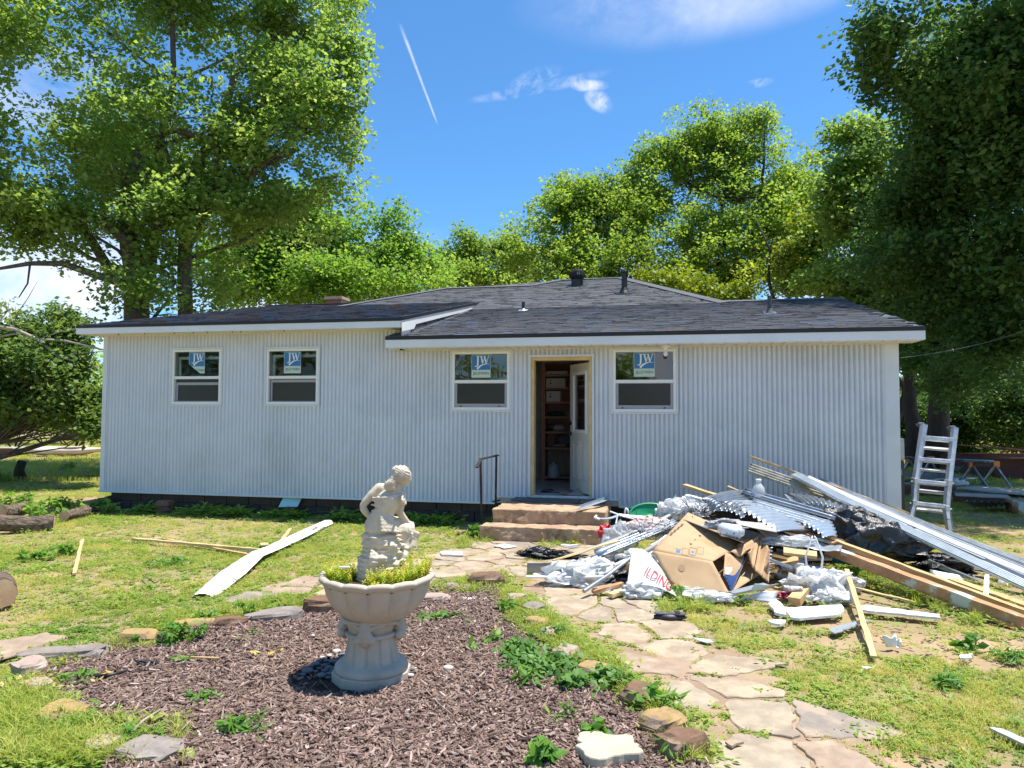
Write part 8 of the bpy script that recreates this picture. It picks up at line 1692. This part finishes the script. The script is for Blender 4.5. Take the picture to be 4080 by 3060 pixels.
twig([GRD(z4, 830, 1450, .04), GRD(z4, 930, 1350, .05), GRD(z4, 1040, 1280, .05)], .008, M_dead, 'stick', 'thin pale forked stick lying on the mulch', 'stick')
twig([GRD(z4, 1180, 1410, .04), GRD(z4, 1235, 1350, .045)], .005, M_dead, 'stick', 'short twig right of the forked stick', 'stick')
twig([GRD(z4, 620, 1068, .04), GRD(z4, 720, 1055, .045), GRD(z4, 820, 1030, .04)], .012, M_dk, 'hose', 'piece of black hose half buried in the mulch', 'hose')
twig([GRD(z4, 1170, 938, .04), GRD(z4, 1420, 946, .04)], .007, M_pine, 'stick', 'straight tan stick on the mulch near the back edge', 'stick')
twig([GRD(z5, 555, 1160, .04), GRD(z5, 640, 1250, .045), GRD(z5, 715, 1310, .04)], .004, M_dead, 'stick', 'hair-thin twig on the mulch below the white pebble', 'stick')
twig([GRD(z4, 925, 405, .03), GRD(z4, 1000, 460, .05), GRD(z4, 1095, 405, .05)], .007, M_dead, 'stick', 'curved pale twig in the left lawn', 'stick')
bag(GRD(z4, 960, 1025) + Vector((0, 0, .01)), (.08, .05, .03), M_dk, 'crumpled bit of black plastic on the left mulch', 44, name='black_plastic', cat='plastic scrap', group=None)
# bricks and board at the foundation
def brick_block(g, w, d_, h, rz, m, name, label, cat): mb = MB(); mb.box((-w / 2, -d_ / 2, 0), (w / 2, d_ / 2, h)); o = mb.build(name, m, None, bevel=.006); o.location = g; o.rotation_euler = (0, 0, rz); tag(o, label, cat); return o
M_rb = mat('worn_red_block', (.24, .11, .08), (.17, .08, .06), scale=6, rough=.95, bump=.4)
b1 = empty('block_stack', GRD(z1, 1087, 1525) + Vector((0, -.12, 0)), -.1, 'two red-brown blocks stacked in front of the foundation on the left', 'blocks'); 
for i in range(2):
    mb = MB(); mb.box((-.10 + .005 * i, -.08, .005 + .10 * i), (.10 + .01 * i, .08, .095 + .10 * i)); mb.build('block', M_rb, b1, bevel=.006)
brick_block(GRD(z1, 1885, 1545) + Vector((0, -.05, 0)), .19, .10, .12, -.15, M_rb, 'red_block', 'single red block carrying the pale aqua board', 'block')
g = GRD(z1, 1885, 1545); mb = MB(); a = g + Vector((-.17, -.10, .13)); mb.add([a, a + Vector((.31, -.02, .01)), a + Vector((.36, .10, .17)), a + Vector((.05, .14, .17))], [(0, 1, 2, 3)]); o = mb.build('aqua_board', mat('aqua_board', (.42, .66, .62), rough=.5), None, solid=.012); tag(o, 'pale aqua board leaning on the red block at the foundation', 'board'); rebase(o)
brick_block(GRD(c2, 1480, 800) + Vector((0, .6, 0)), .3, .1, .2, -.2, M_foundation, 'foundation_scrap', 'dark block at the foundation behind the bags', 'block')
# kayak, plank, stump, far building on the left
KY = P(235, 1790, 26.5); kay = empty('kayak', (KY.x, KY.y, 0), -.12, 'cream kayak lying on the grass at the far left', 'kayak')
mb = MB(); Lk = 3.9
def hull(u, v):
    x = (u - .5) * Lk; w = .36 * max(.02, 1 - abs(2 * u - 1) ** 2.2) ** .8; a = 2 * math.pi * v; return (x, w * math.cos(a), .20 + (.20 if math.sin(a) < 0 else .15) * math.sin(a) * max(.12, 1 - abs(2 * u - 1) ** 2.5) + .12 * abs(2 * u - 1) ** 3)
M_kay = mat('cream_hull', (.70, .60, .50), (.62, .52, .43), scale=2, rough=.45); mb.grid(hull, 36, 16); mb.build('hull', M_kay, kay, smooth=True)
mb = MB(); mb.tube([(.55 + .62 * math.cos(t), -.03 + .24 * math.sin(t), .33 + .03 * math.cos(t)) for t in [k * math.pi / 10 for k in range(21)]], .03, 8, cap=False); mb.build('cockpit_rim', M_kay, kay, smooth=True)
mb = MB(); mb.poly([(.55 + .60 * math.cos(t), -.03 + .225 * math.sin(t)) for t in [k * math.pi / 10 for k in range(20)]], .325, .335); mb.build('cockpit', mat('kayak_inside', (.10, .05, .035), rough=.8), kay)
g = GRD(z1, 40, 1165); mb = MB(); mb.bar((g.x - 2.0, g.y, .28), (g.x + .5, g.y - .1, .30), .5, .05); mb.mi = 1; mb.box((g.x - 2, g.y - .1, 0), (g.x + .35, g.y + .1, .25)); thing(mb, 'low_bench', [mat('pale_plank', (.5, .5, .44), rough=.8), M_rb], 'low red-brown plank bench at the left edge near the kayak', 'bench')
g = GRD(z1, 130, 1310); mb = MB(); mb.tube([(g.x, g.y, -.05), (g.x - .03, g.y, .2), (g.x + .04, g.y, .42)], [.16, .11, .10], 9); thing(mb, 'stump', M_barkd, 'short dark broken stump at the far left', 'stump', smooth=True)
fb = empty('far_building', (-54, 76, 0), 0, 'pale blue-white building seen through the leaves at the far left', 'building')
mb = MB(); mb.box((-9, 0, 0), (9, 8, 3.0)); mb.build('wall', mat('far_wall', (.62, .66, .72), rough=.7), fb); mb = MB(); mb.box((-9.4, -.4, 3.0), (9.4, 8.4, 3.35)); mb.build('roof', mat('far_roof_blue', (.10, .25, .5), rough=.6), fb)
for k in range(4):
    mb = MB(); mb.box((-7 + k * 4, -.05, 1.0), (-5.6 + k * 4, -.01, 2.1)); mb.build('window', M_dk, fb)

# ---------------------------------------------------------------- right side: ladder, sawhorse, lumber, shed
M_lad = mat('scuffed_aluminium', (.60, .61, .64), (.48, .49, .52), scale=16, rough=.45, metal=.45, c3=(.2, .2, .21), scale3=30, lo3=.66, hi3=.72)
lad = empty('ladder', (0, 0, 0), 0, 'aluminium folding step ladder standing beside the right corner of the house', 'ladder')
def L6(x, y, Y): return P(*c6(x, y), Y)
fl_ = [L6(548, 255, 10.45), L6(455, 880, 10.25), L6(440, 1120, 10.2), L6(395, 1290, 10.15)]; fe = L6(360, 1450, 10.1); fe.z = 0; fl_.append(Vector((fl_[-1].x - .06, 10.1, 0.0)))
fr_ = [L6(890, 290, 10.3), L6(822, 900, 10.1), L6(798, 1185, 10.05), L6(812, 1300, 10.0)]; fr_.append(Vector((P(*c6(838, 1450), 9.98).x, 9.98, 0.0)))
for pts in (fl_, fr_):
    mb = MB()
    for a, b_ in zip(pts[:-1], pts[1:]): mb.bar(a, b_, .048, .08, up=(0, 1, 0))
    mb.build('front_rail', M_lad, lad, bevel=.004)
rl_ = [pts + Vector((.0, .55 * (1 - 0), 0)) for pts in fl_]
off = lambda i, n: Vector((.10 + .30 * i / (n - 1), .12 + .50 * i / (n - 1), 0))
bl_ = [p_ + off(i, 5) for i, p_ in enumerate(fl_)]; br_ = [p_ + off(i, 5) for i, p_ in enumerate(fr_)]
for pts in (bl_, br_):
    mb = MB()
    for a, b_ in zip(pts[:-1], pts[1:]): mb.bar(a, b_, .042, .07, up=(0, 1, 0))
    mb.build('back_rail', M_lad, lad, bevel=.004)
def onrail(pts, z):
    for a, b_ in zip(pts[:-1], pts[1:]):
        if (a.z - z) * (b_.z - z) <= 0: return a.lerp(b_, (a.z - z) / (a.z - b_.z + 1e-9))
    return pts[-1]
ztp = fl_[0].z
for z in (ztp - .19, ztp - .50, ztp - .81, ztp - 1.12): 
    mb = MB(); a, b_ = onrail(fl_, z), onrail(fr_, z - .03); mb.bar(a, b_, .085, .055, up=(0, .35, 1)); mb.bar(a + Vector((0, -.038, .006)), b_ + Vector((0, -.038, .006)), .006, .045); mb.build('rung', M_lad, lad, bevel=.003)
for z in (ztp - .34, ztp - .65, ztp - .97, ztp - 1.25): 
    mb = MB(); a, b_ = onrail(bl_, z), onrail(br_, z - .03); mb.bar(a, b_, .065, .035, up=(0, -.35, 1)); mb.build('rung', M_lad, lad, bevel=.003)
for a in (fl_[0], fr_[0]):
    mb = MB(); mb.tube([a + Vector((-.04, .06, -.0)), a + Vector((.04, .06, -.0))], .035, 12); mb.tube([a + Vector((-.07, .06, 0)), a + Vector((.09, .06, -.0))], .012, 8); mb.build('hinge', mat('dark_hinge', (.14, .14, .15), rough=.5), lad)
for pts, k in ((fl_, 1), (fr_, 1), (fl_, 2), (fr_, 2)):
    mb = MB(); p_ = pts[k]; mb.box((p_.x - .03, p_.y - .05, p_.z - .03), (p_.x + .03, p_.y + .05, p_.z + .05)); mb.tube([p_ + Vector((-.06, -.01, 0)), p_ + Vector((.08, -.01, 0))], .010, 8); mb.build('lock_bracket', M_lad, lad, bevel=.004)
settle(lad)
# sawhorses with sheets on them
M_or = mat('orange_bracket', (.75, .22, .02), rough=.5)
def sawhorse(x0, x1, Y, yt, yb, label):
    sh_ = empty('sawhorse', (0, 0, 0), 0, label, 'sawhorse', 'sawhorses in the right yard'); a, b_ = L6(x0, yt, Y), L6(x1, yt, Y - .1)
    mb = MB(); mb.bar(a, b_, .05, .10); mb.build('beam', mat('sawhorse_dark', (.06, .055, .05), rough=.7), sh_)
    for e, sg in ((a, 1), (b_, -1)):
        mb = MB(); mb.bar(e + Vector((-.02 * sg, 0, 0)), e + Vector((.13 * sg, 0, 0)), .07, .14); mb.build('bracket', M_or, sh_, bevel=.01)
        for s_ in (-1, 1):
            t_ = e + Vector((.07 * sg, .03 * s_, -.05)); f_ = Vector((t_.x + (.17 if s_ < 0 else -.15), t_.y + .25 * s_, 0)); mb = MB(); mb.bar(t_, f_, .035, .05, up=(0, 1, 0)); mb.build('leg', M_galv, sh_)
        mb = MB(); mb.tube([e + Vector((.07 * sg - .15, .25, -.45)), e + Vector((.07 * sg + .1, -.2, -.45))], .008, 5); mb.build('brace', M_galv, sh_)
    settle(sh_); return a, b_
a, b_ = sawhorse(1055, 1375, 16.6, 690, 920, 'orange and steel sawhorse right of the ladder'); sawhorse(365, 660, 17.5, 635, 900, 'sawhorse half hidden behind the ladder')
corr(L6(300, 612, 17.3), L6(300, 622, 16.7), L6(1330, 668, 16.3), L6(1330, 655, 16.9), 5, .018, 'long_metal_sheet', M_galv, 'long thin corrugated sheets laid over the two sawhorses', group=None)
corr(L6(1000, 640, 16.9), L6(1290, 655, 16.9), L6(1300, 662, 16.2), L6(1000, 655, 16.2), 7, .018, 'short_metal_sheet', M_galvw, 'short corrugated sheet on top of the sawhorse', group=None)
# dark case on the corner of the house and meter
mb = MB(); g = H(SR + .10, .55, 0); 
mb.box((-.12, -.16, .05), (-.02, .2, 1.0)); mb.mi = 1; mb.box((-.09, -.164, .80), (-.05, -.161, .88)); o = mb.build('dark_case', [mat('dark_grey_plastic', (.035, .037, .045), rough=.6), mat('yellow_green_label', (.25, .30, .08), rough=.6)], None, bevel=.01); o.location = g + Vector((.12, .0, .0)); o.rotation_euler = (0, 0, YAW); tag(o, 'tall dark grey case with a small pale label behind the right house corner', 'case')
mb = MB(); mb.box((-.05, -.05, 1.02), (.05, .05, 1.32)); o = mb.build('grey_meter_box', M_galv, None, bevel=.01); o.location = H(SR + .12, .35, 0); o.rotation_euler = (0, 0, YAW); tag(o, 'small grey electric box above the dark case on the house corner', 'electric box')
# lumber and scrap on the ground at the right
def flat(x0, y0, x1, y1, w, h, z, m, name, label, cat='lumber', group='lumber lying in the right yard'): plank(G(*c6(x0, y0), z), G(*c6(x1, y1), z), w, h, name, m, label, cat, group)
M_dkred = mat('dark_red_board', (.16, .07, .045), (.10, .05, .035), scale=4, rough=.8)
flat(330, 960, 900, 985, .3, .16, .09, M_dkred, 'timber', 'red-brown timber lying behind the ladder'); flat(880, 1040, 1480, 1075, .35, .18, .09, M_dkred, 'timber', 'long red-brown timber right of the ladder'); flat(900, 1020, 1500, 1050, .45, .02, .20, M_tanboard, 'board', 'grey board lying on the long red-brown timber'); flat(1600, 1130, 1760, 1190, .4, .2, .1, M_oldwood, 'timber', 'brown timber end at the right edge of the yard')
flat(330, 900, 800, 935, .5, .02, .12, M_galvw, 'metal_sheet', 'pale sheets stacked on the ground behind the ladder', 'metal sheet'); flat(330, 830, 860, 815, 1.4, .03, .16, M_galv, 'metal_sheet', 'wide grey sheet lying in the shade behind the ladder', 'metal sheet'); flat(1000, 945, 1760, 1010, .9, .03, .05, mat('tan_panel', (.52, .45, .38), rough=.8), 'panel', 'long sunlit tan panel lying in the grass beyond the timbers', 'panel')
corr(G(*c6(1090, 1165), .03), G(*c6(1500, 1150), .03), G(*c6(1545, 1110), .16), G(*c6(960, 1090), .2), 7, .015, 'metal_sheet', M_galv, 'crumpled corrugated sheet in the shade in front of the timbers', group='lumber lying in the right yard', ragged=.06)
flat(900, 880, 1000, 880, .2, .12, .06, M_dkred, 'timber', 'short red timber by the sawhorse leg'); bag(G(*c6(970, 1000)) + Vector((0, .1, .14)), (.22, .1, .08), M_plastic_w, 'white plastic scrap lying on the timber', 51, name='white_plastic', cat='plastic scrap', group=None)
mb = MB(); a = G(*c6(660, 860)); mb.add([a, a + Vector((.9, .1, .32)), a + Vector((.95, .6, .30)), a + Vector((.2, .6, .02))], [(0, 1, 2, 3)]); o = mb.build('dark_sheet', M_shA, None, solid=.02); tag(o, 'dark sheet tilted up behind the ladder', 'sheet'); rebase(o)
# dark red shed at the right edge
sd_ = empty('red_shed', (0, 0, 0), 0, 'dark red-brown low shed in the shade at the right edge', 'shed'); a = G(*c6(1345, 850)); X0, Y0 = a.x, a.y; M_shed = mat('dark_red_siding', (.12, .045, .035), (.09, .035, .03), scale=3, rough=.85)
for (nm, p0_, p1_, m_) in (('wall', (0, 0, 0), (.75, .1, .50), M_shed), ('wall', (1.55, 0, 0), (3.4, .1, .54), M_shed), ('wall', (.75, 0, .42), (1.55, .1, .52), M_shed), ('side_wall', (0, .1, 0), (.1, 2.4, .50), M_shed), ('back_wall', (.1, 2.3, 0), (3.4, 2.4, .54), M_shed), ('opening_shade_panel', (.75, .6, 0), (1.55, .62, .42), M_dk)):  # near-black panel behind the gap stands in for the shade inside the shed
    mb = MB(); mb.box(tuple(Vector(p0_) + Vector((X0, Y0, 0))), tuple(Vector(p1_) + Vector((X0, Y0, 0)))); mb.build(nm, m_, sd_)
mb = MB(); mb.bar((X0 + .1, Y0 - .2, .56), (X0 + 1.9, Y0 - .2, .55), .4, .02); mb.bar((X0 + .3, Y0 + 1, .80), (X0 + 1.7, Y0 + 1, .66), 2.0, .03); mb.build('roof_sheet', mat('rusty_roof', (.35, .17, .12), (.25, .12, .09), scale=6, rough=.7), sd_); mb = MB(); mb.bar((X0 + .6, Y0 - .3, .90), (X0 + 1.9, Y0 - .3, .72), .05, .05); mb.build('roof_edge', mat('pale_rust', (.6, .35, .3), rough=.6), sd_); settle(sd_)
# service wire to the house corner
mb = MB(); a, b_ = H(SR + .02, .2, 2.44), P(4250, 1250, 13); mb.tube([a.lerp(b_, t) - Vector((0, 0, .5 * t * (1 - t))) for t in [k / 14 for k in range(15)]], .004, 5); thing(mb, 'service_wire', mat('grey_wire', (.10, .10, .10), rough=.6), 'thin wire sagging from the right house corner into the trees', 'wire')
